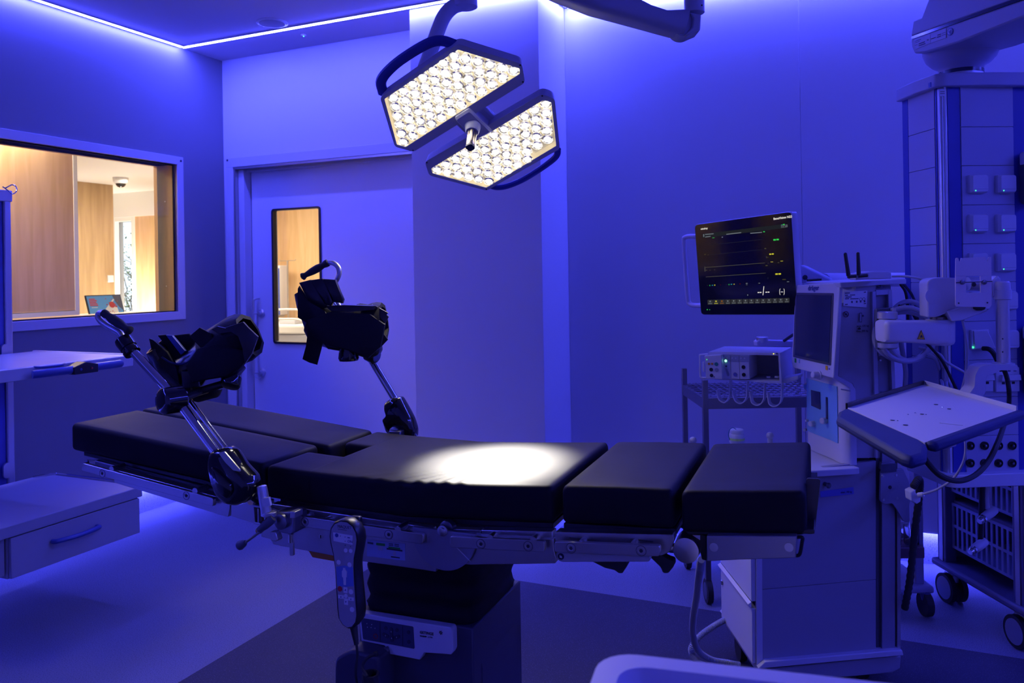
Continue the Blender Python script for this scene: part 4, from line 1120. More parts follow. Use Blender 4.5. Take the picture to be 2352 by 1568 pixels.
m = MB(); m.poly3([at(*p, YA - .03) for p in ((1585, 28), (1611, 33), (1609, 69), (1578, 82), (1572, 80), (1590, 62), (1592, 42))], (0, .07, 0)); m.build('elbow_block', GM, arm, bev=.004)
j = at(1595, 30, YA); m = MB(); m.lathe(j + Vector((0, 0, .0)), (0, 0, 1), [(-.002, .026), (0, .029), (.26, .029)], 24, raw=True)
jt2 = Vector((j.x, j.y, j.z + .05)); m.build('vertical_pivot', GM, arm)
m = MB(); m.tube([j + Vector((0, 0, .16)), at(1480, -60, YA), at(1380, -110, YA)], [.030, .036, .04], 14, raw=True)
k0 = at(1380, -110, YA); m.cyl(k0, Vector((k0.x, k0.y, ZC - .02)), .04, 20, raw=True); m.lathe(Vector((k0.x, k0.y, ZC - .04)), (0, 0, 1), [(0, .10), (.04, .11)], 24, raw=True); m.build('upper_arm', GM, arm)
MB().lathe(at(1612, 12, YA - .028), vd, [(0, .0026), (.001, .0022)], 10, raw=True).build('screw', M['ink'], arm)

# =================================================================== LEG SUPPORTS
def shell(m, path, rad, arc=(0, 360), n=22, th=.007, updir=None):
    # path: [(world point, (ru, rw))]; a trough or sleeve with wall thickness
    pts = [Vector(p) for p in path]; rings_o, rings_i = [], []
    full = arc[1] - arc[0] >= 360
    for i, p in enumerate(pts):
        t = (pts[min(i + 1, len(pts) - 1)] - pts[max(i - 1, 0)]).normalized()
        w = Vector((0, 1, 0)); w = (w - t * w.dot(t)).normalized(); u = w.cross(t).normalized()
        if u.z < 0: u = -u
        ru, rw = rad[i]
        ro, ri = [], []
        for k in range(n):
            a = math.radians(arc[0] + (arc[1] - arc[0]) * k / (n if full else n - 1))
            wob = 1 + .035 * math.sin(5 * a + i * 1.7)
            ro.append(p + u * math.cos(a) * ru * wob + w * math.sin(a) * rw * wob)
            ri.append(p + u * math.cos(a) * (ru * wob - th) + w * math.sin(a) * (rw * wob - th))
        rings_o.append(ro); rings_i.append(ri)
    if full:
        allr = rings_o + rings_i[::-1]
        allr.append(rings_o[0])
        m.rings(allr, False, True)
    else:
        rr = [o_ + i_[::-1] for o_, i_ in zip(rings_o, rings_i)]
        m.rings(rr, True, True)
    return m
def flap(m, px, Y, th=.016, tilt=(0, 0, 0)):
    pts = [at(x, y, Y) for x, y in px]
    # cushion: polygon with puffed face
    n = len(pts); c = sum(pts, Vector()) / n
    back = Vector((0, th, 0)) + Vector(tilt)
    m.rings([[c + (p - c) * .90 for p in pts], [c + (p - c) * .985 + back * .12 for p in pts], [p + back * .45 for p in pts], [c + (p - c) * .985 + back * .88 for p in pts], [c + (p - c) * .9 + back for p in pts]], True, True)
    return m
# --- near support
YN = lambda px: None
def tn(px, py, d=1.56):
    s, d_, z = T.on_d(px, py, d); return T(s, d, z)
near = thing('leg_support', 'nearer leg support, boot left of its chrome pole, clamped to the front rail', 'leg support', tn(600, 1150))
# housing
m = MB(T)
hp = [(493, 1032), (520, 1027), (530, 1034), (552, 1068), (578, 1095), (586, 1112), (583, 1134), (571, 1150), (545, 1160), (526, 1157), (505, 1138), (492, 1108), (483, 1068), (484, 1044)]
f0 = Tp(hp, 1.55); cx = sum(p[0] for p in f0) / len(f0); cz = sum(p[1] for p in f0) / len(f0)
f0 = roundpoly(f0, .008, 3)
def sc2(poly, f, c): return [(c[0] + (x - c[0]) * f, c[1] + (z - c[1]) * f) for x, z in poly]
m.rings([[T(x, 1.528, z) for x, z in sc2(f0, .78, (cx, cz))], [T(x, 1.533, z) for x, z in sc2(f0, .92, (cx, cz))], [T(x, 1.545, z) for x, z in f0], [T(x, 1.575, z) for x, z in f0], [T(x, 1.585, z) for x, z in sc2(f0, .9, (cx, cz))]], True, True)
hs = m.build('knuckle_housing', M['gloss'], near, smooth=60)
m = MB(T); f1 = roundpoly(Tp([(487, 1070), (500, 1080), (531, 1110), (534, 1130), (524, 1145), (505, 1135), (493, 1108)], 1.525), .006, 3)
m.rings([[T(x, 1.529, z) for x, z in f1], [T(x, 1.522, z) for x, z in f1], [T(x, 1.519, z) for x, z in sc2(f1, .9, (sum(p[0] for p in f1) / len(f1), sum(p[1] for p in f1) / len(f1)))]], True, True)
m.build('release_paddle', M['gloss'], near, smooth=60)
m = MB(T); m.sz(roundpoly(Tp([(502, 1040), (515, 1036), (551, 1078), (552, 1083), (536, 1080), (518, 1062)], 1.527), .003), 1.5265, 1.530); m.build('inlay', mat('pale_inlay', (.42, .42, .30), .25, metal=.4), near)
m = MB(); m.cyl(tn(497, 1040), tn(407, 917), .0115, 20, raw=True); m.cyl(tn(407, 917), tn(299, 800), .0115, 20, raw=True); m.build('chrome_pole', M['chrome'], near)
m = MB(); m.cyl(tn(520, 1030, 1.60), tn(425, 905, 1.60), .006, 14, raw=True); m.build('thin_rod', M['chrome'], near)
m = MB(); b_ = tn(407, 917); m.lathe(b_ + Vector((-.035, -.045, 0)) * .8, Vector((.6, .8, 0)), [(0, .012), (.002, .026), (.008, .033), (.03, .034), (.055, .034), (.062, .028)], 32, raw=True); m.build('swivel_joint', M['gloss'], near)
# collar, curved tube and grip
m = MB(); a_, b_ = tn(303, 808), tn(281, 778); ax = b_ - a_
m.lathe(a_ - ax * .15, ax, [(0, .014), (.003, .021), (.012, .0215), (.013, .019), (.020, .0185), (.022, .0215), (.045, .0225), (.052, .021), (.055, .014)], 24, raw=True); m.build('collar', M['gloss'], near)
m = MB(); P = [tn(284, 782), tn(276, 766), tn(262, 757), tn(246, 748), tn(232, 737), tn(226, 727), tn(229, 719), tn(238, 718)]
m.tube(catmull(P, 5), .0085, 14, raw=True); m.build('handle_tube', M['alu'], near)
m = MB(); g0, g1 = tn(236, 717), tn(300, 761); gv = g1 - g0; L_ = gv.length
m.lathe(g0, gv, [(0, .006), (.003, .0105), (.012, .011), (.02, .009), (L_ * .35, .0125), (L_ * .6, .0125), (L_ * .84, .0085), (L_ * .92, .0125), (L_ - .004, .0125), (L_, .006)], 18, raw=True); m.build('grip', M['rubber'], near)
# boot: calf sleeve, heel trough, side flaps, straps
YB = 2.17
P_ = lambda x, y, Y=YB: at(x, y, Y)
m = MB(); shell(m, catmull([P_(420, 858), (P_(455, 836)), P_(495, 806), P_(545, 775)], 3), [(.040, .060)] + [(.046 + .001 * i, .064) for i in range(9)], arc=(-165, 165), n=26); m.build('calf_shell', M['fabricsheen'], near, smooth=50)
m = MB(); shell(m, catmull([P_(475, 812), P_(510, 798), P_(548, 780), P_(575, 768)], 2), [(.050, .070), (.058, .078), (.064, .084), (.068, .088), (.068, .090), (.066, .090), (.062, .088)], n=9, th=.012); m.build('calf_padding', M['fabric'], near, smooth=50)
m = MB(); shell(m, catmull([P_(362, 792, YB - .02), P_(385, 820, YB - .01), P_(420, 850), P_(460, 868, YB)], 3), [(.030, .055), (.034, .055), (.040, .058), (.044, .06), (.048, .062), (.050, .062), (.050, .062), (.050, .06), (.046, .058), (.040, .055)], arc=(70, 290), n=20); m.build('foot_shell', M['fabricsheen'], near, smooth=50)
m = MB(); flap(m, [(341, 777), (350, 780), (384, 808), (404, 842), (412, 884), (395, 870), (374, 845), (346, 800)], YB - .07); m.build('side_flap', M['fabric'], near, smooth=40)
m = MB(); flap(m, [(361, 770), (380, 768), (428, 812), (416, 836), (400, 826), (384, 798)], YB - .03); m.build('inner_flap', M['fabric'], near, smooth=40)
m = MB(); flap(m, [(380, 769), (395, 770), (426, 806), (415, 815)], YB - .045, th=.012); m.build('blue_band', M['navy'], near, smooth=40)
m = MB(); flap(m, [(394, 770), (433, 766), (446, 775), (452, 800), (426, 810)], YB - .01); m.build('inner_flap', M['fabric'], near, smooth=40)
m = MB(); flap(m, [(516, 752), (558, 739), (568, 750), (592, 773), (578, 812), (562, 836), (556, 800), (546, 772)], YB - .095, th=.012); m.build('collar_flap', M['fabricsheen'], near, smooth=40)
m = MB(); flap(m, [(425, 842), (452, 800), (500, 790), (560, 806), (577, 813), (549, 847), (520, 866), (480, 872), (440, 880)], YB - .088, th=.03); m.build('under_panel', M['fabric'], near, smooth=40)
m = MB(); flap(m, [(434, 772), (458, 752), (484, 766), (492, 790), (462, 800)], YB - .075, th=.01); m.build('strap', M['fabric'], near, smooth=40)
m = MB(); flap(m, [(484, 756), (498, 749), (520, 754), (556, 740), (566, 750), (590, 772), (578, 792), (562, 770), (530, 762), (500, 766)], YB - .082, th=.010); m.build('collar_lining', M['fabricsheen'], near, smooth=40)
m = MB(); m.tube(catmull([P_(372, 820, YB - .075), P_(392, 832, YB - .08), P_(415, 836, YB - .08), P_(435, 828, YB - .08), P_(448, 812, YB - .08), P_(452, 806, YB - .078)], 4), .0028, 8, raw=True); m.build('piping', M['trim'], near)
m = MB(); flap(m, [(415, 852), (450, 852), (458, 888), (420, 892)], YB - .078, th=.01); m.build('buckle_patch', M['black'], near)
m = MB(); shell(m, [P_(418, 900), P_(460, 904), P_(492, 893), P_(500, 885)], [(.012, .04), (.022, .045), (.024, .045), (.014, .04)], arc=(100, 260), n=14); m.build('sole_plate', M['black'], near, smooth=60)
m = MB(); m.tube([tn(418, 915), P_(460, 897, YB - .06), P_(510, 882, YB - .05), P_(535, 868, YB - .03)], [.012, .010, .010, .012], 12, raw=True); m.build('boot_arm', M['black'], near)
m = MB(); m.lathe(P_(536, 862, YB - .05), at(526, 892, YB - .07) - P_(536, 862, YB - .05), [(0, .014), (.004, .024), (.026, .027), (.032, .024), (.034, .016)], 20, raw=True); m.build('lock_knob', M['gloss'], near)
m = MB(); m.poly3([P_(x, y, YB - .06) for x, y in ((505, 858), (540, 835), (552, 850), (530, 876), (508, 884))], (0, .05, 0)); m.build('boot_bracket', M['black'], near, bev=.003)
# rail clamp with its post and two levers
CL = mat('clamp_metal', (.30, .30, .36), .35, metal=.85)
cl = MB(T).sz(roundpoly(Tp([(631, 1177), (665, 1175), (677, 1182), (676, 1222), (668, 1228), (640, 1222), (630, 1205)], 1.575), .004), 1.575, 1.625).build('clamp_body', CL, near, bev=.003)
MB(T).sz(roundpoly(Tp([(666, 1174), (677, 1176), (677, 1190), (665, 1190)], 1.568), .002), 1.568, 1.60).build('clamp_jaw', M['alu'], cl, bev=.002)
m = MB(T); o_ = Tp([(581, 1158), (612, 1162), (612, 1208), (583, 1202)], 1.578); i_ = Tp([(585, 1164), (608, 1167), (608, 1203), (587, 1197)], 1.578); ring(m, o_, i_, 1.575, 1.595); m.box((Tp([(595, 1180)], 1.58)[0][0] - .002, 1.576, Tp([(595, 1199)], 1.58)[0][1]), (Tp([(595, 1180)], 1.58)[0][0] + .002, 1.592, Tp([(595, 1166)], 1.58)[0][1])); m.build('clamp_cage', M['alu'], near, bev=.001)
MB(T).sz(Tp([(597, 1170), (607, 1171), (607, 1200), (597, 1198)], 1.590), 1.590, 1.60).build('brass_shoe', M['brass'], near)
m = MB(); m.lathe(tn(612, 1176, 1.555), tn(600, 1112, 1.555) - tn(612, 1176, 1.555), [(0, .0125), (.055, .0125), (.062, .0120), (.064, .009)], 20, raw=True); m.build('post', M['alu'], near)
p0_ = tn(601, 1113, 1.555); MB(T).sz(Tp([(600, 1145), (617, 1142), (621, 1161), (603, 1163)], 1.5415), 1.5415, 1.548).build('rating_label', M['label'], near)
m = MB(T); c0_ = T.on_d(616, 1179, 1.555); m.sd(circ(c0_[0], 1.557, .020, 24, ry=.016), c0_[2] - .006, c0_[2] + .004); m.build('post_flange', M['alu'], near, bev=.001)
m = MB(T); c0_ = T.on_d(641, 1200, 1.56); m.lathe((c0_[0], 1.578, c0_[2]), -T.b, [(0, .018), (.014, .018), (.016, .014)], 28); m.build('clamp_drum', CL, near)
m = MB(); a_, b_ = tn(594, 1219, 1.535), tn(628, 1189, 1.548); m.lathe(b_, a_ - b_, [(0, .008), (.006, .011), (.028, .0105), (.036, .0085), (.046, .0085)], 16, raw=True); m.build('lever_grip', M['dgrey'], near)
m = MB(); m.lathe(tn(596, 1217, 1.538), tn(592, 1220, 1.525) - tn(596, 1217, 1.538), [(0, .008), (.006, .008), (.007, .0065)], 20, raw=True); m.build('brass_end', M['brass'], near)
m = MB(); a_, b_ = tn(596, 1222, 1.53), tn(564, 1245, 1.53); m.cyl(a_, b_, .0032, 10, raw=True); m.build('lever_rod', M['steel'], near)
m = MB(); c_ = tn(541, 1258, 1.53); m.lathe(b_, c_ - b_, [(0, .005), (.005, .0085), (.018, .0115), (.022, .0105), (.024, .006)], 16, raw=True); m.build('lever_ball', M['dgrey'], near)
MB(T).sz(Tp([(618, 1222), (632, 1221), (638, 1240), (634, 1244), (622, 1242)], 1.56), 1.56, 1.58).build('block', M['steel'], near, bev=.002)
m = MB(T); m.sz(roundpoly(Tp([(664, 1244), (673, 1245), (674, 1276), (665, 1276)], 1.57), .003), 1.57, 1.576); m.build('toggle_blade', M['steel'], near, bev=.001)
m = MB(); m.cyl(tn(668, 1226, 1.573), tn(668.5, 1245, 1.573), .0065, 14, raw=True); m.build('toggle_screw', M['chrome'], near)
m = MB(); m.cyl(tn(577, 1105, 1.575), tn(600, 1118, 1.585), .006, 12, raw=True); m.cyl(tn(560, 1120, 1.58), tn(607, 1150, 1.60), .016, 16, raw=True); m.build('cross_shaft', M['gloss'], near)

# --- far support
def tf(px, py, d=2.20):
    s, d_, z = T.on_d(px, py, d); return T(s, d, z)
far = thing('leg_support', 'farther leg support, boot in front of the door window, clamped to the back rail', 'leg support', tf(925, 1010))
m = MB(T)
f0 = roundpoly(Tp([(888, 925), (904, 913), (921, 911), (932, 930), (948, 960), (956, 985), (955, 1004), (930, 1006), (912, 996), (903, 1000), (892, 990), (883, 962), (893, 951), (888, 936)], 2.19), .006, 3)
cxy = (sum(p[0] for p in f0) / len(f0), sum(p[1] for p in f0) / len(f0))
m.rings([[T(x, 2.165, z) for x, z in sc2(f0, .86, cxy)], [T(x, 2.175, z) for x, z in f0], [T(x, 2.205, z) for x, z in f0], [T(x, 2.215, z) for x, z in sc2(f0, .9, cxy)]], True, True)
m.build('knuckle_housing', M['gloss'], far, smooth=60)
c_ = T.on_d(908, 992, 2.17); MB(T).lathe((c_[0], 2.17, c_[2]), -T.b, [(0, .017), (.010, .017), (.012, .014)], 24).build('shaft_end', M['alu'], far)
m = MB(); m.cyl(tf(908, 918), tf(850, 822), .0115, 18, raw=True); m.cyl(tf(850, 822), tf(770, 690, 2.27), .0115, 18, raw=True); m.build('chrome_pole', M['chrome'], far)
m = MB(); P = [tf(770, 690, 2.27), tf(762, 655, 2.27), tf(773, 643, 2.25), tf(779, 628, 2.25), tf(777, 614, 2.25), tf(766, 604, 2.25), tf(752, 603, 2.25)]
m.tube(catmull(P, 5), .0085, 14, raw=True); m.build('handle_tube', M['alu'], far)
m = MB(); g0, g1 = tf(755, 602, 2.25), tf(692, 637, 2.22); gv = g1 - g0; L_ = gv.length
m.lathe(g0, gv, [(0, .006), (.003, .0125), (.012, .0125), (.022, .010), (L_ * .4, .0135), (L_ * .6, .0125), (L_ * .84, .0085), (L_ * .92, .0125), (L_ - .004, .0125), (L_, .006)], 18, raw=True); m.build('grip', M['rubber'], far)
YF = 2.36
Q_ = lambda x, y, Y=YF: at(x, y, Y)
m = MB(); shell(m, catmull([Q_(720, 730), Q_(765, 752), Q_(815, 752), Q_(868, 742)], 3), [(.050, .06)] + [(.062, .068)] * 5 + [(.058, .07)] * 4, arc=(-180, 180), n=28); m.build('calf_shell', M['fabricsheen'], far, smooth=50)
m = MB(); shell(m, catmull([Q_(825, 745), Q_(850, 742), Q_(882, 738)], 3), [(.060, .080)] * 3 + [(.058, .084)] * 4, n=9, th=.012); m.build('calf_padding', M['fabric'], far, smooth=50)
m = MB(); shell(m, catmull([Q_(700, 668), Q_(718, 705), Q_(745, 745), Q_(790, 775)], 3), [(.030, .055), (.034, .055), (.038, .06), (.042, .06), (.046, .062), (.050, .062), (.052, .062), (.052, .06), (.048, .06), (.040, .055)], arc=(90, 270), n=20); m.build('foot_shell', M['fabricsheen'], far, smooth=50)
for px_ in ([(686, 649), (712, 642), (745, 688), (752, 706), (728, 712), (706, 690)], [(711, 643), (741, 639), (768, 688), (760, 703), (746, 700)], [(740, 640), (770, 642), (780, 668), (789, 688), (786, 697), (762, 693)]):
    m = MB(); flap(m, px_, YF - .06, th=.022); m.build('padded_panel', M['fabricsheen'], far, smooth=50)
m = MB(); flap(m, [(683, 662), (686, 656), (706, 690), (745, 714), (760, 742), (748, 768), (712, 764), (704, 742), (683, 729)], YF - .075, th=.014); m.build('side_flap', M['fabric'], far, smooth=40)
m = MB(); flap(m, [(704, 735), (760, 715), (850, 722), (884, 745), (874, 797), (846, 822), (800, 806), (745, 792), (712, 768)], YF - .088, th=.03); m.build('under_panel', M['fabric'], far, smooth=40)
m = MB(); flap(m, [(708, 752), (748, 752), (738, 800), (728, 838), (710, 833), (694, 825), (702, 795)], YF - .06, th=.008); m.build('strap', M['fabric'], far, smooth=40)
m = MB(); flap(m, [(745, 703), (788, 700), (862, 702), (858, 712), (800, 716), (762, 716)], YF - .072, th=.014); m.build('top_lining', M['fabricsheen'], far, smooth=40)
m = MB(); flap(m, [(838, 706), (862, 702), (892, 718), (888, 722), (893, 727), (884, 744), (868, 722)], YF - .055, th=.010); m.build('collar_lining', M['fabricsheen'], far, smooth=40)
m = MB(); flap(m, [(862, 770), (878, 762), (891, 780), (874, 798), (860, 800)], YF - .06, th=.008); m.build('strap', M['fabric'], far, smooth=40)
m = MB(); m.poly3([Q_(x, y, YF - .05) for x, y in ((740, 790), (766, 782), (800, 790), (850, 780), (872, 800), (869, 815), (846, 825), (825, 818), (777, 806), (764, 804), (752, 802))], (0, .07, 0)); m.build('sole_plate', M['black'], far, bev=.008)
m = MB(); m.lathe(Q_(800, 798, YF - .04), (.02, 0, -1), [(0, .026), (.030, .030), (.038, .027), (.040, .018)], 22, raw=True); m.build('lock_knob', M['gloss'], far)
m = MB(); m.lathe(Q_(855, 815, YF - .02), (.6, -.3, -.2), [(-.02, .014), (-.016, .022), (.012, .024), (.018, .018)], 22, raw=True); m.build('swivel_joint', M['gloss'], far)
MB(T).box((T.on_d(925, 1010, 2.19)[0] - .02, 2.14, .90), (T.on_d(925, 1010, 2.19)[0] + .02, 2.20, .985)).build('clamp_body', CL, far, bev=.003)
# =================================================================== LEFT SERVICE UNIT (column, shelf, drawer)
PU = thing('service_column', 'left wall-side service column with a pale shelf and a drawer box', 'service column', W(-3.9, 2.3, 0))
e = W.on_s(24, 600, -3.88)[1]
MB(W).box((-4.02, e - .34, .42), (-3.88, e - .035, 1.86)).build('column', mat('column_blue', (.07, .09, .40), .45), PU, bev=.004)
MB(W).box((-4.03, e - .036, .42), (-3.868, e, 1.89)).build('corner_profile', M['alu'], PU, bev=.006)
MB(W).box((-4.04, e - .38, 1.86), (-3.86, e + .003, 1.915)).build('top_cap', M['white2'], PU, bev=.004)
m = MB(); c_ = W(-3.86, e, 1.905); ex_ = W.b
q = W.on_s(12, 432, -3.86); c_ = W(-3.86, q[1] + .0, q[2])
pts = [c_ + ex_ * x + Vector((0, 0, z)) for x, z in ((0.0, .0), (.020, .012), (.035, .020), (.052, .014), (.058, -.003), (.048, -.020), (.032, -.024), (.016, -.012), (-.012, .006))]
m.tube(catmull(pts, 5), .0032, 8, raw=True); m.build('wire_hook', M['chrome'], PU)
# upper shelf
za = 1.115
sf, sb_ = W.on_z(60, 842, za)[0], -3.83
f0 = W.on_s(22, 845, -3.14)[1]
sA, dA, sB, dB = -3.83, 1.93, -3.14, 2.66
sh = MB(W).box((-3.83, 1.90, za - .038), (-3.155, 2.665, za)).build('shelf', mat('shelf_laminate', (.62, .60, .62), .22, spec=.6), PU, bev=.004)
m = MB(W); m.box((-3.160, 1.90, za - .052), (-3.140, 2.668, za - .002)); m.box((-3.83, 2.655, za - .045), (-3.15, 2.672, za + .004)); m.build('front_rail', M['frame'], PU, bev=.003)
hd0, hd1 = W.on_s(75, 850, -3.11)[1], W.on_s(277, 830, -3.11)[1]
m = MB(W); zc_ = za - .030
m.tube([(-3.112, hd0, zc_), (-3.104, hd0 + .02, zc_), (-3.100, (hd0 + hd1) / 2, zc_), (-3.104, hd1 - .02, zc_), (-3.112, hd1, zc_)], .017, 12); m.build('handle_rail', M['navy'], PU)
hk0, hk1 = W.on_s(166, 845, -3.09)[1], W.on_s(222, 838, -3.09)[1]
m = MB(W); m.dz(roundpoly([(hk0, zc_ - .020), (hk1, zc_ - .020), (hk1, zc_ + .016), ((hk0 + hk1) / 2, zc_ + .030), (hk0, zc_ + .012)], .004), -3.14, -3.078); m.build('handle_keypad', M['black'], PU, bev=.003)
for t_, mt in ((.28, M['navy']), (.72, mat('red_button', (.30, .03, .03), .4))):
    MB(W).lathe((-3.078, hk0 + (hk1 - hk0) * t_, zc_), W.a, [(0, .0055), (.002, .005)], 14).build('button', mt, PU)
m = MB(W); m.tube(catmull([(-3.146, hd0 + .03, za - .004), (-3.12, hd0 + .05, za - .006), (-3.112, hd0 + .12, za - .006), (-3.118, hk0 - .02, za - .004), (-3.14, hk0, za - .004)], 4), .005, 8); m.build('loop_grip', M['navy'], PU)
for z_ in (za + .0, za - .055, .535):
    q = W.on_s(9 if z_ > .6 else 27, 800, -3.866); MB(W).dz(rrect(e - .065, z_ - .03, e - .025, z_ + .045, .018), -3.868, -3.858).build('clip', M['alu'], PU)
DRW = mat('drawer_enamel', (.40, .40, .46), .5)
# drawer box
zt = .50
MB(W).box((-3.78, 1.93, zt - .048), (-3.115, 2.685, zt)).build('drawer_top', DRW, PU, bev=.004)
MB(W).box((-3.77, 2.055, zt - .215), (-3.135, 2.675, zt - .050)).build('drawer_body', DRW, PU, bev=.002)
dr = MB(W).box((-3.134, 2.060, zt - .213), (-3.118, 2.670, zt - .052)).build('drawer', DRW, PU, bev=.002)
MB(W).box((-3.77, 1.93, zt - .20), (-3.14, 2.050, zt - .052)).build('side_block', DRW, PU, bev=.003)
m = MB(W); z0_ = zt - .118
q0, q1 = W.on_s(136, 1225, -3.10)[1], W.on_s(232, 1205, -3.10)[1]
q0, q1 = 2.235, 2.445
m.tube(catmull([(-3.118, q0, z0_), (-3.098, q0 + .012, z0_), (-3.083, (q0 + q1) / 2, z0_), (-3.098, q1 - .012, z0_), (-3.118, q1, z0_)], 6), .0125, 12, flat=.8); m.build('handle', M['navy'], dr)
m = MB(W); m.tube([(-3.76, 2.60, zt + .004), (-3.72, 2.695, zt + .006), (-3.40, 2.697, zt + .006), (-3.12, 2.70, zt + .004)], .005, 8); m.build('edge_rod', M['chrome'], PU)

# =================================================================== RIGHT SUPPLY PENDANT
G = Frame(math.radians(-4.5))
YP = 2.75
pc = at(2166, 600, YP); dG = pc.dot(G.n); sC = pc.dot(G.a)
def Gp(px, py, d=None): return G.on_d(px, py, dG if d is None else d)
PD = thing('supply_pendant', 'tall blue-edged supply pendant with rows of sockets, hanging at the right edge', 'supply pendant', G(sC + .3, dG + .2, .75))
zt_ = Gp(2260, 199)[2]; zb_ = Gp(2260, 1089)[2]
dF = G.on_s(2076, 400, sC)[1]                # far edge of the left face
sR = sC + .62
PW = mat('pendant_panel', (.46, .46, .58), .45)
PBL = mat('pendant_blue', (.035, .05, .36), .45)
MB(G).box((sC + .004, dG + .006, zb_), (sR, dF - .004, zt_)).build('core', PW, PD)
def sx(px): return Gp(px, 650)[0]
MB(G).box((sC, dG, zb_), (sx(2184), dG + .03, zt_)).build('corner_profile', M['alu'], PD, bev=.008, seg=3)
MB(G).box((sx(2174), dG - .003, zb_), (sx(2179), dG + .01, zt_)).build('profile_rib', M['white2'], PD, bev=.001)
MB(G).box((sx(2184) + .001, dG + .004, zb_), (sx(2213), dG + .012, zt_)).build('blue_strip', PBL, PD)
MB(G).box((sx(2335), dG + .004, zb_), (sx(2335) + .075, dG + .012, zt_)).build('blue_strip', PBL, PD)
def dd(px): return G.on_s(px, 500, sC)[1]
MB(G).box((sC - .002, dG + .02, zb_), (sC + .003, dd(2153), zt_)).build('blue_strip', PBL, PD)
MB(G).box((sC - .002, dd(2090), zb_), (sC + .003, dF, zt_)).build('blue_strip', PBL, PD)
ys = [199, 291, 380, 470, 559, 648, 737, 826, 912, 1000, 1089]
for i in range(len(ys) - 1):
    z1_, z0_ = Gp(2270, ys[i])[2], Gp(2270, ys[i + 1])[2]
    MB(G).box((sx(2214), dG + .001, z0_ + .001), (sx(2334), dG + .010, z1_ - .001)).build('front_panel', PW, PD, bev=.0008)
    MB(G).box((sC - .003, dd(2152) + .001, z0_ + .001), (sC + .004, dd(2091) - .001, z1_ - .001)).build('side_panel', PW, PD, bev=.0008)
SK = M['white2']
GL = emis('socket_light', (.05, 1, .35), 2.2)
def socket(px, py, lit=True, lab=None):
    s, d, z = Gp(px, py)
    h = .0315
    m = MB(G)
    m.rings([[G(s + x, dG + .001, z + y) for x, y in rrect(-h, -h, h, h, .004, 2)], [G(s + x, dG - .012, z + y) for x, y in rrect(-h, -h, h, h, .004, 2)], [G(s + x, dG - .021, z + y) for x, y in rrect(-h + .007, -h + .004, h - .002, h - .003, .006, 2)]], False, True)
    m._add([G(s + x, dG - .021, z + y) for x, y in rrect(-h + .007, -h + .004, h - .002, h - .003, .006, 2)], [tuple(range(12))], 0, True)
    o = m.build('socket', SK, PD, smooth=30)
    MB(G).box((s - h + .008, dG - .0216, z - h * .62), (s + h - .003, dG - .0205, z - h * .58)).build('lid_seam', M['grey'], o)
    if lit: MB(G).lathe((s - h * .52, dG - .0205, z - h * .76), -G.b, [(0, .0022), (.0016, .0016)], 10).build('green_light', GL, o)
    return o
for py in (423, 513, 602): 
    for px in (2242, 2306): socket(px, py)
socket(2310, 690, False); socket(2246, 690, False); socket(2313, 779, False)
# socket with its lid propped open by a plug
s, d, z = Gp(2249, 779); 
MB(G).box((s - .034, dG - .010, z - .034), (s + .030, dG + .001, z + .034)).build('socket', SK, PD, bev=.002)
m = MB(G); m.hexa([G(s - .026, dG - .012, z - .032), G(s + .030, dG - .045, z - .028), G(s + .030, dG - .040, z - .026), G(s - .022, dG - .008, z - .028), G(s - .030, dG - .016, z + .030), G(s + .016, dG - .022, z + .033), G(s + .018, dG - .016, z + .034), G(s - .028, dG - .010, z + .032)], raw=True); m.build('open_lid', SK, PD, bev=.002)
MB(G).lathe((s - .031, dG - .012, z - .026), -G.b, [(0, .0034), (.002, .0026)], 10).build('green_light', GL, PD)
m = MB(); m.tube(catmull([at(2258, 800, YP - .03), at(2272, 802, YP - .05), at(2284, 815, YP - .04), at(2300, 850, YP - .02)], 5), .008, 10, raw=True); m.build('plug_lead', M['rubber'], PD)
# data outlets
for a_, b_ in ((2226, 2276), (2283, 2336)):
    q0 = Gp(a_, 899); q1 = Gp(b_, 842)
    MB(G).box((q0[0], dG - .012, q0[2]), (q1[0], dG + .001, q1[2])).build('data_outlet', SK, PD, bev=.002)
    q2, q3 = Gp(a_ + 6, 872), Gp(b_ - 3, 862)
    MB(G).sz([(q2[0], q2[2]), (q3[0], q2[2]), (q3[0] - .003, q3[2] + .006), (q2[0] + .003, q3[2] + .006)], dG - .028, dG - .010).build('hood', SK, PD, bev=.001)
    for t_ in (.3, .72):
        x_ = q0[0] + (q1[0] - q0[0]) * t_; MB(G).box((x_ - .005, dG - .0135, q2[2] - .014), (x_ + .005, dG - .011, q2[2] - .006)).build('port', M['ink'], PD)
    for t_ in (.55, .8):
        x_ = q0[0] + (q1[0] - q0[0]) * t_; z_ = q1[2] - .012; MB(G).box((x_ - .005, dG - .0135, z_ - .002), (x_ + .005, dG - .011, z_ + .002)).build('outlet_mark', M['dgrey'], PD)
# round equipotential studs
for py in (1023, 1063):
    for px in (2228, 2260.5, 2293, 2324):
        s, d, z = Gp(px, py); m = MB(G); m.lathe((s, dG + .001, z), -G.b, [(0, .0145), (.006, .0145), (.006, .0115), (.002, .0110)], 24); o = m.build('stud_ring', M['black'], PD)
        MB(G).lathe((s, dG - .0, z), -G.b, [(0, .0055), (.010, .0045), (.012, .002)], 12).build('stud_pin', M['darksteel'], o)
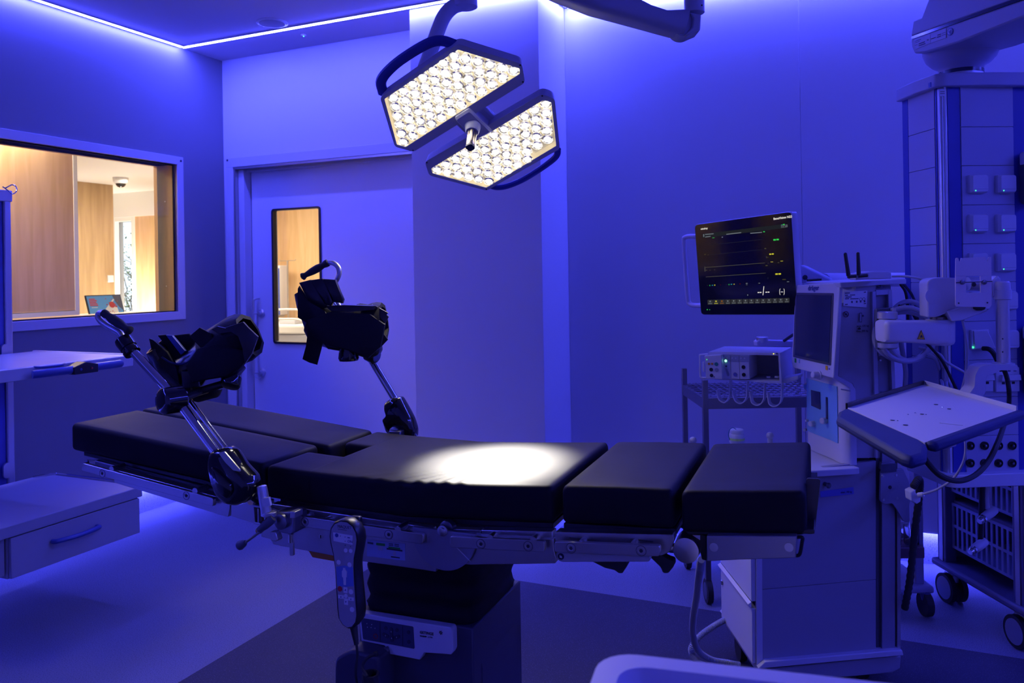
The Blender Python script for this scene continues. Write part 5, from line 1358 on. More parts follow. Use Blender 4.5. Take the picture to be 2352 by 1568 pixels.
# top cap with bowed edge, bottom ledge
zc0, zc1 = Gp(2260, 200)[2], Gp(2260, 170)[2]
CAPM = mat('cap_enamel', (.46, .46, .56), .45)
m = MB(G); cap = [(sC - .022, dF + .01), (sC - .030, (dG + dF) / 2), (sC - .018, dG - .002), (sC + .008, dG - .018), (sC + .20, dG - .030), (sR - .10, dG - .022), (sR + .02, dG - .006), (sR + .02, dF + .01)]
m.sd(roundpoly(cap, .010, 3), zc0, zc1); m.build('top_cap', CAPM, PD, bev=.003)
zl0, zl1 = G.on_d(2260, 1118, dG - .03)[2], G.on_d(2260, 1088, dG - .03)[2]
m = MB(G); m.sd(roundpoly([(sC - .01, dF), (sC - .01, dG - .01), (sC + .01, dG - .035), (sR, dG - .035), (sR, dF)], .008, 3), zl0, zl1); m.build('bottom_ledge', M['white2'], PD, bev=.003)
q = Gp(2163, 212); MB(G).box((q[0] - .012, dG - .0035, q[2] - .014), (q[0] + .014, dG - .001, q[2] + .010)).build('sticker', M['label'], PD)
for z_ in (.002, -.005): MB(G).box((q[0] - .008, dG - .0042, q[2] + z_ - .001), (q[0] + .008, dG - .0034, q[2] + z_ + .001)).build('print_line', M['dgrey'], PD)
# small mark on the cap's left side
q = G.on_s(2137, 195, sC - .03); m = MB(G); ringp = circ(q[1], q[2], .0075, 20, ry=.010); ringi = circ(q[1], q[2], .0050, 20, ry=.0075)
m.dz([(q[1] - .006, q[2] - .008), (q[1] + .006, q[2] - .008), (q[1] + .006, q[2] + .008), (q[1] - .006, q[2] + .008)], sC - .0335, sC - .0300)
m.build('cap_symbol', M['navy'], PD)
# right-hand side handset, only its rim in view
for y0_, y1_ in ((352, 470), (748, 905)):
    a_, b_ = Gp(2338, y1_)[2], Gp(2338, y0_)[2]; s_ = Gp(2339, 500)[0]
    MB(G).sz(rrect(s_, a_, s_ + .06, b_, .012), dG - .045, dG - .008).build('handset', M['dgrey'], PD, bev=.004)
    MB(G).sz(rrect(s_ - .001, b_ - .05, s_ + .061, b_ + .002, .012), dG - .048, dG - .01).build('handset_cap', M['white2'], PD, bev=.004)
# dome joint and big ceiling arm
jc = at(2207, 150, YP + .14)
m = MB(); z_ = jc.z
JM = mat('joint_enamel', (.40, .40, .50), .45)
zt2 = G(0, 0, zc1).z
m.lathe(Vector((jc.x, jc.y, zt2 - .002)), (0, 0, 1), [(0, .072), (.030, .072)], 36, raw=True); m.build('joint_tube', M['alu'], PD)
MB().lathe(Vector((jc.x, jc.y, zt2 + .028)), (0, 0, 1), [(0, .0735), (.013, .0735)], 36, raw=True).build('joint_ring', M['bluescreen'], PD)
MB().lathe(Vector((jc.x, jc.y, zt2 + .041)), (0, 0, 1), [(0, .072), (.014, .074), (.025, .095), (.045, .114), (.070, .124), (.095, .125)], 36, raw=True).build('joint_dome', JM, PD, smooth=60)
a0_, a1_ = at(2124, 125, 2.86), at(2352, 38, 2.44)
dirv = Vector((a1_.x - a0_.x, a1_.y - a0_.y, 0))
def AR(px, py):
    a, b = ray(px, py); r = Vector((a, 1, -b)); e = Vector((0, 0, EYE)); nn = Vector((-dirv.y, dirv.x, 0)); t = (a0_ - e).dot(nn) / r.dot(nn); return e + r * t
perp = Vector((-dirv.y, dirv.x, 0)).normalized() * -1
if perp.x < 0: perp = -perp
ARM = mat('pendant_arm_enamel', (.38, .38, .46), .45)
top_ = [AR(2132, -2), AR(2116, 40), AR(2097, 47), AR(2092, 82), AR(2560, -62), AR(2560, -210)]
m = MB(); m.poly3([AR(2133, -4), AR(2116, 40), AR(2097, 47), AR(2091.5, 84), AR(2420, -33), AR(2420, -125)], perp * .24); m.build('arm_upper', ARM, PD, bev=.006)
m = MB(); m.poly3([AR(2093, 84), AR(2093.5, 90), AR(2420, -26), AR(2420, -36)], perp * .236); m.build('arm_groove', M['bluescreen'], PD)
m = MB(); m.poly3([AR(2092, 90), AR(2094, 108), AR(2100, 123), AR(2124, 121), AR(2199, 98), AR(2352, 38), AR(2420, 10), AR(2420, -26)], perp * .24); m.build('arm_lower', ARM, PD, bev=.006)
m = MB(); e_ = AR(2420, -40) + perp * .12; m.cyl(Vector((e_.x, e_.y, e_.z - .02)), Vector((e_.x, e_.y, ZC - .01)), .12, 28, raw=True); m.build('ceiling_tube', ARM, PD)
# stickers on the arm
def armq(px, nm, mt, off=.0015): 
    pts = [AR(*p) - perp * off for p in px]; m = MB(); m.poly3(pts, -perp * .0006); return m.build(nm, mt, PD)
LB = mat('arm_label', (.52, .52, .66), .5)
armq([(2101, 91), (2137, 77.5), (2138, 99), (2104, 113)], 'rating_label', LB); armq([(2138, 77), (2174, 64.5), (2174, 87), (2139, 99)], 'rating_label', LB)
axd = (AR(2137, 85) - AR(2101, 98)).normalized()
for xa_, ya_, w_, h_, mt_ in ((2103, 94.5, 14, 1.4, 'dgrey'), (2103, 98, 11, 1, 'dgrey'), (2112, 100, 14, 1.8, 'ink'), (2112, 104.5, 15, 1.8, 'ink'), (2103, 104, 6, 1, 'dgrey'), (2131, 91, 3, 3, 'dgrey'), (2140, 89, 11, 1.3, 'ink'), (2155, 80, 8, 2, 'ink'), (2154, 85, 9, 1.8, 'ink'), (2165, 76.5, 8, 1, 'dgrey'), (2165, 81, 8, 1, 'dgrey')):
    armq([(xa_, ya_), (xa_ + w_, ya_ - w_ * .37), (xa_ + w_, ya_ + h_ - w_ * .37), (xa_, ya_ + h_)], 'print_line', M[mt_], .0028)
cc_ = AR(2183, 73); m = MB(); m.lathe(cc_, -perp, [(.0, .013), (.0022, .013)], 24, raw=True); m.build('round_symbol', M['navy'], PD)
m = MB(); m.lathe(cc_ - perp * .002, -perp, [(.0, .0095), (.0008, .0095)], 24, raw=True); m.build('round_symbol_field', LB, PD)
m = MB(); u_ = axd; m.poly3([cc_ - perp * .0030 + u_ * a + Vector((0, 0, b)) for a, b in ((-.005, .005), (0, .001), (.005, .006), (.004, -.002), (0, -.007), (-.004, -.001))], -perp * .0006); m.build('round_symbol_print', M['navy'], PD)

# =================================================================== ANAESTHESIA WORKSTATION
K = Frame(math.radians(-9))
vv = ray(1742, 1535)[1]; YM = (EYE - .12) / vv
pm = at(1742, 1535, YM); dK = pm.dot(K.n); sK = pm.dot(K.a)
def Kp(px, py, d=None): return K.on_d(px, py, dK if d is None else d)
MW = thing('anaesthesia_machine', 'white anaesthesia workstation with an unlit screen and drawers, right of the table', 'anaesthesia machine', K(sK + .2, dK + .2, 0))
SIDE = mat('machine_side_grey', (.30, .30, .36), .5)
WH = mat('machine_white', (.58, .58, .64), .45)
BV = Vector((-.02, 1, 0))
def kz(px, py): return Kp(px, py)[2]
def kpoly(px, vec, nm, mt, bev=.002, off=0.0, par=None, d=None):
    pts = [K(*(lambda q: (q[0], (dK if d is None else d) + off, q[2]))(K.on_d(x, y, (dK if d is None else d) + off))) for x, y in px]
    m = MB(); m.poly3(pts, vec); return m.build(nm, mt, par or MW, bev=bev)
# base, skirt, castors
kpoly([(1741, 1536), (1757, 1519), (2050, 1494), (2073, 1493), (2076, 1505)], BV * .46, 'base_plate', WH, .003, off=-.02)
kpoly([(1750, 1538), (2070, 1506), (2068, 1535), (2050, 1545), (1760, 1572), (1750, 1562)], BV * .42, 'base_skirt', SIDE, .004)
for a_ in (1765, 2040):
    for t_ in (.10, .30):
        s, d, z = Kp(a_ + (25 if a_ < 1900 else -25), 1500); p_ = K(s, dK + t_, 0); m = MB(); m.cyl(p_ + Vector((-.012, 0, .045)), p_ + Vector((.012, 0, .045)), .045, 18, raw=True); m.build('castor', M['rubber'], MW)
# cabinet: lower and upper side sheets, corner post
kpoly([(1750, 1354), (2012, 1331), (2012, 1497), (1752, 1520)], BV * .02, 'side_sheet', SIDE, .001)
kpoly([(1750, 1090), (2012, 1058), (2012, 1330), (1750, 1353)], BV * .02, 'side_sheet', SIDE, .001)
kpoly([(1752, 1092), (2012, 1060), (2012, 1495), (1753, 1517)], BV * .37, 'cabinet_body', SIDE, .0, off=.022)
kpoly([(1737, 1240), (1751, 1239), (1752, 1520), (1738, 1530)], BV * .012, 'corner_post', WH, .001)
# drawers on the front (facing left)
def fpt(t, z, off=0.0):
    # t metres back from the near corner on the machine's front, z height
    b = K(sK + .004, dK + .006, 0); p = b + BV * t - K.a * off; return Vector((p.x, p.y, z))
zb1 = kz(1742, 1528)
def fplate(t0, t1, z0, z1, th, nm, mt, bev=.002, par=None, off=0.0):
    m = MB(); m.poly3([fpt(t0, z0, off), fpt(t1, z0, off), fpt(t1, z1, off), fpt(t0, z1, off)], -K.a * th); return m.build(nm, mt, par or MW, bev=bev)
zl = kz(1743, 1390)
d1_ = fplate(.0, .37, zb1 + .004, zl - .012, .022, 'drawer', WH)
d2_ = fplate(.0, .37, zl + .012, zl + .24, .022, 'drawer', WH)
m = MB(); m.poly3([fpt(0, zl - .012, .022), fpt(0, zl + .004, .036), fpt(0, zl + .012, .022)], BV * .37); m.build('handle', mat('handle_lip', (.74, .70, .72), .35), d1_, bev=.002)
m = MB(); c_ = fpt(.345, zl - .055, .022); m.lathe(c_, -K.a, [(0, .008), (.004, .010), (.008, .007)], 16, raw=True); m.build('lock', M['chrome'], d1_)
# accessory rail column on the right of the side
kpoly([(2012, 1052), (2025, 1051), (2025, 1495), (2013, 1496)], BV * .05, 'dark_channel', M['dgrey'], 0, off=.012)
kpoly([(2026, 900), (2056, 897), (2056, 1493), (2026, 1495)], BV * .04, 'rail_profile', mat('rail_alu', (.34, .34, .42), .4, metal=.4), .001)
kpoly([(2056, 897), (2062, 897), (2062, 1492), (2056, 1493)], BV * .05, 'dark_channel', M['dgrey'], 0, off=.010)
kpoly([(2061, 940), (2069, 940), (2069, 1491), (2061, 1492)], BV * .05, 'edge_profile', M['alu'], .001)
# worktop with rim
zw = kz(1974, 1068)
ws0, ws1 = Kp(1974, 1060, dK - .03)[0], None
far_l = K.on_z(1612, 1016, zw)
m = MB(K); m.sd(roundpoly([(far_l[0] + .10, dK - .035), (ws0, dK - .035), (ws0, dK + .06), (ws0 + .02, dK + .35), (far_l[0] + .0, dK + .35)], .012, 3), zw - .022, zw); m.build('worktop', WH, MW, bev=.004)
# display head
Yn = (K(*Kp(1929, 649))).y; Lf = .275
def Yx(x, x0=1922.0, x1=1822.0): return Yn + (x0 - x) / (x0 - x1) * Lf
A = at(1931, 649, Yn); B = at(1916, 866, Yn); C = at(1818, 840, Yn + Lf); D = at(1827, 655, Yn + Lf)
C.z = C.z; 
xx = (A - D); zz = (D - C)
HF = AxisFrame(D, xx, xx.cross(zz), zz - xx.normalized() * zz.dot(xx.normalized()))
if HF.y.dot(-K.a) < 0: HF = AxisFrame(D, xx, -HF.y, HF.z)
class PlaneF:
    def __init__(s_, o, x, z, n): s_.o, s_.x, s_.z, s_.n = o, x.normalized(), z.normalized(), n.normalized()
    def on(s_, px, py, off=0.0):
        a, b = ray(px, py); r = Vector((a, 1, -b)); e = Vector((0, 0, EYE)); t = (off + (s_.o - e).dot(s_.n)) / r.dot(s_.n); return e + r * t
    def plate(s_, px, nm, mt, par, off=0.0, th=.001, bev=0.0, rd=0.0):
        pts = [s_.on(x, y, off) for x, y in (roundpoly(px, rd, 3) if rd else px)]; m = MB(); m.poly3(pts, s_.n * th); return m.build(nm, mt, par, bev=bev)
    def disc(s_, px, py, r, nm, mt, par, off=0.0, th=.001, n=20):
        m = MB(); m.lathe(s_.on(px, py, off), s_.n, [(0, r), (th, r * .96)], n, raw=True); return m.build(nm, mt, par)
FH = PlaneF(A, (A - D), Vector((0, 0, 1)), HF.y)
head_poly = [FH.on(*p) for p in roundpoly([(1827, 655), (1931, 649), (1915, 869), (1822, 844), (1818, 832)], [3, 3, 6, 4, 4], 3)]
m = MB(); m.poly3(head_poly, K.a * .06); HB = m.build('display_head', WH, MW, bev=.004)
FH.plate([(1827.5, 672), (1915, 673), (1908.6, 839.6), (1822, 819.5)], 'bezel', mat('bezel_grey', (.07, .07, .10), .3), HB, off=.0005, rd=2)
FH.plate([(1830, 677), (1910, 678), (1904, 833), (1826.5, 815)], 'screen', M['bluescreen'], HB, off=.0016)
q = FH.on(1856, 667, .0010); lettering(HB, 'lettering', 'dräger', q, (A - D), (0, 0, 1), .026, M['navy'], bold=.0006)
FH.plate([(1825.5, 822), (1829, 823), (1829, 833), (1825.5, 832)], 'mark', M['green'], HB, off=.0005); FH.plate([(1834.5, 825), (1837, 825.5), (1837, 834), (1834.5, 833)], 'mark', M['lightblue'], HB, off=.0005)
FH.plate([(1896.5, 839), (1901, 840), (1901, 850), (1896.5, 849)], 'mark', M['yellow'], HB, off=.0005); FH.disc(1905, 847, .003, 'mark', M['navy'], HB, off=.0005)
# white flank, neck, and grey side sheet
kpoly([(1929, 649), (1945, 647), (1936, 659), (1926, 864), (1958, 880), (1963, 892), (1968, 1052), (1955, 1050), (1950, 890), (1914, 868)], BV * .02, 'white_flank', WH, .003)
kpoly([(1929, 648.5), (2082, 640), (2082, 652), (2048, 653), (1932, 661)], BV * .30, 'top_plate', WH, .003, off=-.012)
kpoly([(1934, 660), (2012, 655), (2010, 1051), (1968, 1052), (1963, 892), (1958, 880), (1926, 864)], BV * .02, 'side_sheet', mat('machine_panel_grey', (.40, .40, .45), .5), .001, off=.003)
kpoly([(1932, 662), (2046, 655), (2046, 1050), (1960, 1050), (1956, 884), (1926, 862)], BV * .30, 'upper_body', SIDE, .0, off=.026)
# curved white lower front with the pale blue flow panel
zA = kz(1955, 872); zB = zw + .002
P = [(Kp(1966, 1000)[0], dK + .0), (Kp(1957, 1000)[0], dK - .004), (Kp(1936, 1000)[0], dK + .012), None, None]
def plan(px, back): 
    q = K.on_d(px, 950, dK + back); return (q[0], dK + back)
pl = [plan(1966, 0), plan(1950, .0), plan(1930, .03), plan(1908, .10), plan(1885, .17), plan(1866, .23), plan(1855, .275)]
plc = [(p.x, p.y) for p in catmull([(a, b, 0) for a, b in pl], 4)]
outline = plc + [(plc[-1][0] + .15, plc[-1][1]), (plc[0][0], plc[0][1] + .27)]
def shrink(poly, f, n): 
    c = (poly[0][0], poly[-1][1]); return [(c[0] + (x - c[0]) * f, c[1] + (y - c[1]) * f) for x, y in poly]
m = MB(); lv = [(zB, 1.0), (zB + .03, 1.005), (zA - .04, 1.0), (zA - .012, .97), (zA, .90)]
m.rings([[K(x, y, z) for x, y in shrink(outline, f, 0)] for z, f in lv], True, True); LBW = m.build('lower_front', WH, MW, smooth=50)
m = MB(); off = [(x - .0035, y - .001) for x, y in plc[9:]]
zp0, zp1 = Kp(1900, 1003, dK + .15)[2], Kp(1890, 878, dK + .15)[2]
rr_ = []
for i, (x, y) in enumerate(off): 
    rr_.append([K(x, y, zp0), K(x, y, zp1), K(x + .003, y, zp1), K(x + .003, y, zp0)])
m.rings(rr_, True, True); m.build('flow_panel', M['lightblue'], LBW, smooth=50)
def onf(px, py, off=.004):
    t = (1966 - px) / 111.0; back = lerp([0, .14, .32, .52, .73, .90, 1.0], [0, 0, .03, .10, .17, .23, .275], t); q = K.on_d(px, py, dK + back); return K(q[0] - off, dK + back, q[2])
nf = (-K.a * .93 - K.n * .36).normalized()
m = MB(); pts = [onf(*p, .0050) for p in ((1866, 895), (1887, 900), (1887.5, 940), (1867, 931))]; m.poly3(pts, nf * .002); m.build('small_display', M['bluescreen'], LBW)
m = MB(); m.poly3([onf(*p, .0050) for p in ((1900, 911), (1904, 912), (1904, 962), (1900.5, 961))], nf * .0015); m.build('slot', M['bluescreen'], LBW)
for px, py, r_, l_ in ((1899, 965, .0115, .022), (1871, 972, .0105, .02), (1858, 965, .005, .012)):
    m = MB(); m.lathe(onf(px, py, .003), nf, [(0, r_ * .9), (.002, r_), (l_, r_ * .95), (l_ + .002, r_ * .7)], 18, raw=True); m.build('dial', WH, LBW)
m = MB(); m.lathe(FH.on(1884, 861, -.004), HF.y, [(0, .0165), (.008, .0165), (.009, .0125), (.030, .0115), (.032, .009)], 24, raw=True); m.build('rotary_knob', WH, HB)
m = MB(); m.lathe(onf(1853, 888, -.002), nf, [(0, .014), (.004, .015), (.006, .011)], 20, raw=True); m.build('gauge', WH, LBW); MB().lathe(onf(1853, 888, .0045), nf, [(0, .009), (.001, .009)], 16, raw=True).build('gauge_face', M['lightblue'], LBW)
m = MB(); m.lathe(onf(1852, 986, .0), nf, [(0, .005), (.012, .007), (.016, .004)], 14, raw=True); m.build('valve', M['alu'], LBW)
m = MB(); pts = [K(*Kp(x, y, dK - .001)) for x, y in ((1931, 892), (1953, 896), (1953, 899), (1931, 895))]; m.poly3(pts, -K.n * .0008); m.build('door_seam', M['grey'], MW)
m = MB(); pts = [K(*Kp(x, y, dK - .001)) for x, y in ((1952, 896), (1953.5, 896), (1953.5, 907), (1952, 907))]; m.poly3(pts, -K.n * .0008); m.build('door_seam', M['grey'], MW)
# labels on the side sheet
def klab(px, nm, mt, off=-.0015, par=None): return kpoly(px, -K.n * .0006, nm, mt, 0, off=off, par=par)
klab([(1938.5, 669.5), (1992, 667), (1990, 706), (1937, 702)], 'rating_label', M['label'])
for k, (a_, b_, y_) in enumerate(((1941, 1952, 673), (1984, 1989, 671), (1941, 1948, 678), (1952, 1964, 677.5), (1942, 1956, 682), (1941, 1950, 686), (1953, 1972, 686), (1941, 1947, 699), (1984, 1989, 697))): klab([(a_, y_ - .9), (b_, y_ - 1.5), (b_, y_ + .5), (a_, y_ + 1.1)], 'print_line', M['dgrey'], -.0024)
for a_, y_ in ((1955, 694), (1966, 693.5), (1975, 693), (1984, 692.5)): klab([(a_, y_ - 3), (a_ + 3.5, y_ - 3), (a_ + 3.5, y_ + 1.5), (a_, y_ + 1.5)], 'print_symbol', M['dgrey'], -.0024)
def kring(px, py, r0, r1, nm, mt):
    q = Kp(px, py, dK - .002); m = MB(K); ring(m, circ(q[0], q[2], r0, 24), circ(q[0], q[2], r1, 24), dK - .0026, dK - .0016); return m.build(nm, mt, MW)
kring(1943, 721.5, .0105, .0082, 'warning_ring', mat('dark_red', (.10, .01, .03), .5)); q = Kp(1943, 721.5, dK - .002)
m = MB(K); m.sz([(q[0] - .0075, q[2] + .006), (q[0] - .006, q[2] + .0078), (q[0] + .0075, q[2] - .006), (q[0] + .006, q[2] - .0078)], dK - .0026, dK - .0018); m.sz([(q[0] - .005, q[2] - .003), (q[0] + .005, q[2] - .003), (q[0] + .004, q[2] + .003), (q[0] - .004, q[2] + .003)], dK - .0024, dK - .0016); m.build('warning_print', M['ink'], MW)
kring(1977, 687, .0055, .0042, 'print_symbol', M['dgrey']); kring(1984, 686.5, .0055, .0042, 'print_symbol', M['dgrey'])
klab([(1974, 718), (1980, 718), (1979.5, 740), (1973.5, 740)], 'diagram', M['dgrey']); klab([(1975.3, 719.5), (1978.8, 719.5), (1978.3, 738.5), (1974.8, 738.5)], 'diagram_field', mat('machine_panel_grey2', (.40, .40, .45), .5), -.0022); klab([(1980, 723), (1984, 723), (1984, 727), (1980, 727)], 'diagram', M['dgrey'])
for t_, px_, py_ in (('max. 125 kg', 1968, 750.5), ('max. 300 kg', 1966.5, 762)):
    q = Kp(px_, py_, dK - .003); lettering(MW, 'lettering', t_, K(*q), K.a, (0, 0, 1), .0092, M['ink'])
klab([(1970, 754), (1974, 751), (1977, 754), (1976, 757), (1971, 757)], 'print_symbol', M['ink'])
klab([(2013, 661), (2016, 656), (2019, 656), (2022, 661)], 'weight_symbol', M['ink'], -.0024); kring(2026, 658.5, .0055, .0042, 'print_symbol', M['navy'])
# vertical rail column beside the upper side
RA = mat('rail_light', (.50, .50, .58), .35, metal=.5)
kpoly([(2010, 664), (2044, 661), (2047, 1052), (2014, 1054)], BV * .05, 'rail_channel', SIDE, 0, off=.012)
kpoly([(2004, 669), (2012, 668), (2019, 918), (2017, 1052), (2011, 1052)], BV * .03, 'rail_edge', RA, .002, off=-.010)
kpoly([(2040, 666), (2049, 665), (2057, 900), (2049, 901)], BV * .03, 'rail_edge', RA, .002, off=-.006)
kpoly([(2012, 666), (2045, 664), (2046, 676), (2013, 678)], BV * .02, 'rail_crossbar', RA, .001, off=-.004)
kpoly([(2017, 806), (2053, 803), (2054, 815), (2018, 818)], BV * .02, 'rail_crossbar', RA, .001, off=-.004)
for x_, y_ in ((2021, 826), (2043, 825), (2032, 808)): q = Kp(x_, y_, dK - .006); MB(K).lathe((q[0], dK - .006, q[2]), -K.n, [(0, .005), (.004, .004)], 12).build('bolt', M['chrome'], MW)
# lower bracket plate on the right
kpoly([(2022, 1078), (2050, 1076), (2052, 1062), (2026, 1062)], BV * .02, 'bracket_top', SIDE, .001, off=-.006)
kpoly(roundpoly([(2024, 1082), (2074, 1076), (2088, 1106), (2093, 1140), (2089, 1160), (2090, 1196), (2084, 1200), (2076, 1198), (2058, 1166), (2050, 1156), (2030, 1157), (2022, 1150)], 3, 2), BV * .012, 'bracket_plate', mat('bracket_grey', (.30, .30, .37), .5), .001, off=-.022)
kpoly([(2024, 1067), (2060, 1064), (2059, 1083), (2024, 1086)], BV * .006, 'latch_recess', M['dgrey'], 0, off=-.026)
for x_, y_ in ((2028, 1093), (2059, 1091), (2029.5, 1147.5), (2061, 1144)): q = Kp(x_, y_, dK - .023); MB(K).lathe((q[0], dK - .022, q[2]), -K.n, [(0, .0050), (.002, .0044)], 14).build('bolt', M['alu'], MW)
q = Kp(2044.5, 1119, dK - .023); MB(K).lathe((q[0], dK - .0215, q[2]), -K.n, [(0, .0068), (.0012, .0066)], 18).build('bolt_hole', M['ink'], MW)
kpoly([(1884, 1128), (1960, 1118), (1961, 1134), (1884, 1142)], -K.n * .001, 'blue_label', mat('label_blue', (.12, .14, .52), .5), 0, off=-.0015)
q = Kp(1931, 1132.5, dK - .004); lettering(MW, 'lettering', 'max. 10 kg', K(*q), K.a, (0, 0, 1), .0095, M['ink'])
q = Kp(1902, 1114, dK - .02); m = MB(K); m.lathe((q[0], dK, q[2]), -K.n, [(0, .007), (.02, .007), (.024, .010), (.030, .006)], 14); m.build('hook_knob', M['darksteel'], MW)
# knobs on the worktop edge
for x_, y_ in ((1592, 1012), (1768.5, 1001)):
    p_ = at(x_, y_ - 1, YM + .36); m = MB(); m.sphere(p_, .014, 16, raw=True); m.lathe(p_, (0, 0, -1), [(0, .010), (.03, .010)], 14, raw=True); m.build('rail_knob', M['grey'], MW)
# tall black breathing hose and its holder
hose = MB(); P = catmull([at(2098, 1118, 2.60), at(2109, 1102, 2.62), at(2113, 1110, 2.66), at(2110, 1150, 2.7), at(2100, 1230, 2.72), at(2090, 1330, 2.72), at(2078, 1398, 2.74)], 12)
hose.tube(P, [.0125 if i % 2 else .0105 for i in range(len(P))], 12, raw=True); HO = hose.build('breathing_hose', M['rubber']); tag(HO, 'black corrugated hose hanging beside the anaesthesia machine', 'hose')
wb = MB(); wb.poly3([at(*p, 2.58) for p in ((2091, 1130), (2103, 1124), (2104, 1136), (2116, 1138), (2115, 1152), (2106, 1158), (2093, 1150))], (0, .04, 0)); wb.cyl(at(2108, 1137, 2.575), at(2122, 1135, 2.56), .008, 12, raw=True); wb.build('hose_elbow', M['white2'], HO, bev=.003)
# =================================================================== SWIVEL TRAY on its jointed arm
TR = thing('swivel_tray_arm', 'jointed arm with bare mounting plate and dark-edged tray before the pendant', 'equipment arm', at(2036, 760, 2.58))
AW = mat('arm_white', (.60, .58, .64), .4)
def yz(pxs, Y, vec, nm, mt, bev=.003, par=None, rd=0):
    p2 = roundpoly(pxs, rd, 4) if rd else pxs
    m = MB(); m.poly3([at(x, y, Y) for x, y in p2], vec); return m.build(nm, mt, par or TR, bev=bev)
yz([(2013, 709), (2058, 706), (2060, 800), (2016, 803)], 2.585, (0, .02, 0), 'wall_bracket', M['dgrey'])
yz([(2050, 709), (2058, 706), (2060, 800), (2053, 802)], 2.57, (0, .02, 0), 'bracket_edge', M['alu'], .001)
c0 = at(2038, 718, 2.54)
m = MB(); m.lathe(Vector((c0.x, c0.y, at(2038, 731, 2.54).z)), (0, 0, 1), [(-.002, .026), (0, .030), (.020, .030), (.022, .026)], 28, raw=True); m.build('joint_drum', M['alu'], TR)
m = MB(); m.lathe(Vector((c0.x, c0.y, at(2038, 800, 2.54).z)), (0, 0, 1), [(0, .026), (.004, .030), (.018, .030)], 28, raw=True); m.build('joint_drum', M['alu'], TR)
# first arm
Y1 = 2.50
m = MB()
def sect(px, y0, y1, Y, dep):
    a, b = at(px, y0, Y), at(px, y1, Y); c = (a + b) / 2; hz = (a.z - b.z) / 2
    return [c + Vector((0, math.copysign(abs(math.sin(t)) ** .45, math.sin(t)) * dep, math.copysign(abs(math.cos(t)) ** .35, math.cos(t)) * hz)) for t in [2 * math.pi * k / 28 for k in range(28)]]
m.rings([sect(2021.5, 745, 778, Y1, .02), sect(2023, 737, 784, Y1, .038), sect(2030, 734, 785, Y1, .045), sect(2060, 735, 785, Y1, .045), sect(2100, 735.5, 787, Y1, .045), sect(2134, 735, 790, Y1, .046), sect(2160, 735, 790, Y1, .046)], True, True)
m.build('lower_arm', AW, TR, smooth=50)
c1 = at(2159, 760, Y1); zt1, zb1_ = at(2159, 733, Y1).z, at(2159, 792, Y1).z
m = MB(); m.lathe(Vector((c1.x, c1.y, zb1_)), (0, 0, 1), [(0, .030), (.004, .038), (.012, .0415), (.06, .0425), (zt1 - zb1_ - .004, .0425), (zt1 - zb1_, .039)], 36, raw=True); m.build('elbow', AW, TR, smooth=50)
zt2_ = at(2155, 726, Y1).z
m = MB(); m.lathe(Vector((c1.x, c1.y, zt1)), (0, 0, 1), [(0, .0285), (zt2_ - zt1 - .002, .0285), (zt2_ - zt1, .030)], 28, raw=True); m.build('elbow_ring', mat('bronze_ring', (.30, .26, .20), .25, metal=1), TR)
tri = [at(x, y, Y1 - .048) for x, y in ((2116, 758), (2124.5, 779.5), (2107.5, 779))]
m = MB(); m.poly3(tri, (0, .002, 0)); m.build('warning_triangle', M['yellow'], TR); m = MB()
cen = sum(tri, Vector()) / 3
for i in range(3): a_, b_ = tri[i], tri[(i + 1) % 3]; m.poly3([a_, b_, b_ + (cen - b_) * .12, a_ + (cen - a_) * .12], (0, -.0008, 0))
m.poly3([at(x, y, Y1 - .048) for x, y in ((2115, 769), (2117, 769), (2120, 775), (2113, 775))], (0, -.0008, 0)); m.build('warning_print', M['ink'], TR)
# upper arm block and sleeve
yz([(2129.5, 650), (2134, 643), (2145, 639), (2170, 637), (2196, 638), (2196, 712), (2178, 718), (2150, 728), (2131, 729)], Y1 - .045, (.02, .09, 0), 'upper_arm', AW, .008, rd=4)
m = MB(); m.lathe(at(2143, 680, Y1 - .046), (0, -1, 0), [(0, .024), (.001, .024), (.0012, .022)], 28, raw=True); m.build('cover_disc', AW, TR)
yz([(2176, 716), (2212, 702), (2268, 705), (2269, 714), (2210, 736), (2186, 738)], Y1 - .06, (.02, .09, 0), 'upper_sleeve', AW, .006, rd=3)
yz([(2239, 704), (2266, 704), (2263, 711), (2256, 713), (2245, 713), (2239, 709)], Y1 - .07, (0, .04, 0), 'rubber_cap', M['black'], .003)
# mounting plate with a square hole
YPL = Y1 - .10
outer = [(2195.5, 595), (2197, 592), (2201, 592), (2203, 600), (2206, 600), (2208, 592.5), (2262, 589.5), (2266, 595), (2268, 600), (2270, 593), (2272, 589.5), (2277, 590), (2278, 700), (2275, 705), (2198, 704), (2195, 700)]
hole = [(2219, 634), (2252, 633.5), (2252.5, 671), (2219, 672)]
PM = mat('mounting_plate_metal', (.74, .64, .64), .5)
yz([(2195.5, 595), (2197, 592), (2201, 592), (2203, 600), (2206, 600), (2208, 592.5), (2262, 589.5), (2266, 595), (2268, 600), (2270, 593), (2272, 589.5), (2277, 590), (2277.5, 633), (2195, 634)], YPL, (0, .004, 0), 'mounting_plate', PM, .0005)
yz([(2195, 634), (2219, 634), (2219, 672), (2195, 672)], YPL, (0, .004, 0), 'mounting_plate', PM, 0); yz([(2252, 634), (2277.5, 633), (2278, 672), (2252.5, 672)], YPL, (0, .004, 0), 'mounting_plate', PM, 0)
yz([(2195, 672), (2278, 672), (2278, 700), (2275, 705), (2198, 704), (2195, 700)], YPL, (0, .004, 0), 'mounting_plate', PM, .0005)
m = MB(); a_, b_ = at(2222, 652, YPL + .045), at(2250, 652, YPL + .045); m.cyl(a_, b_, .021, 24, raw=True); m.build('tilt_drum', M['alu'], TR)
m = MB(); m.cyl(at(2196, 649, YPL - .002), at(2279, 646, YPL - .002), .0012, 8, raw=True); m.build('slot_line', M['ink'], TR)
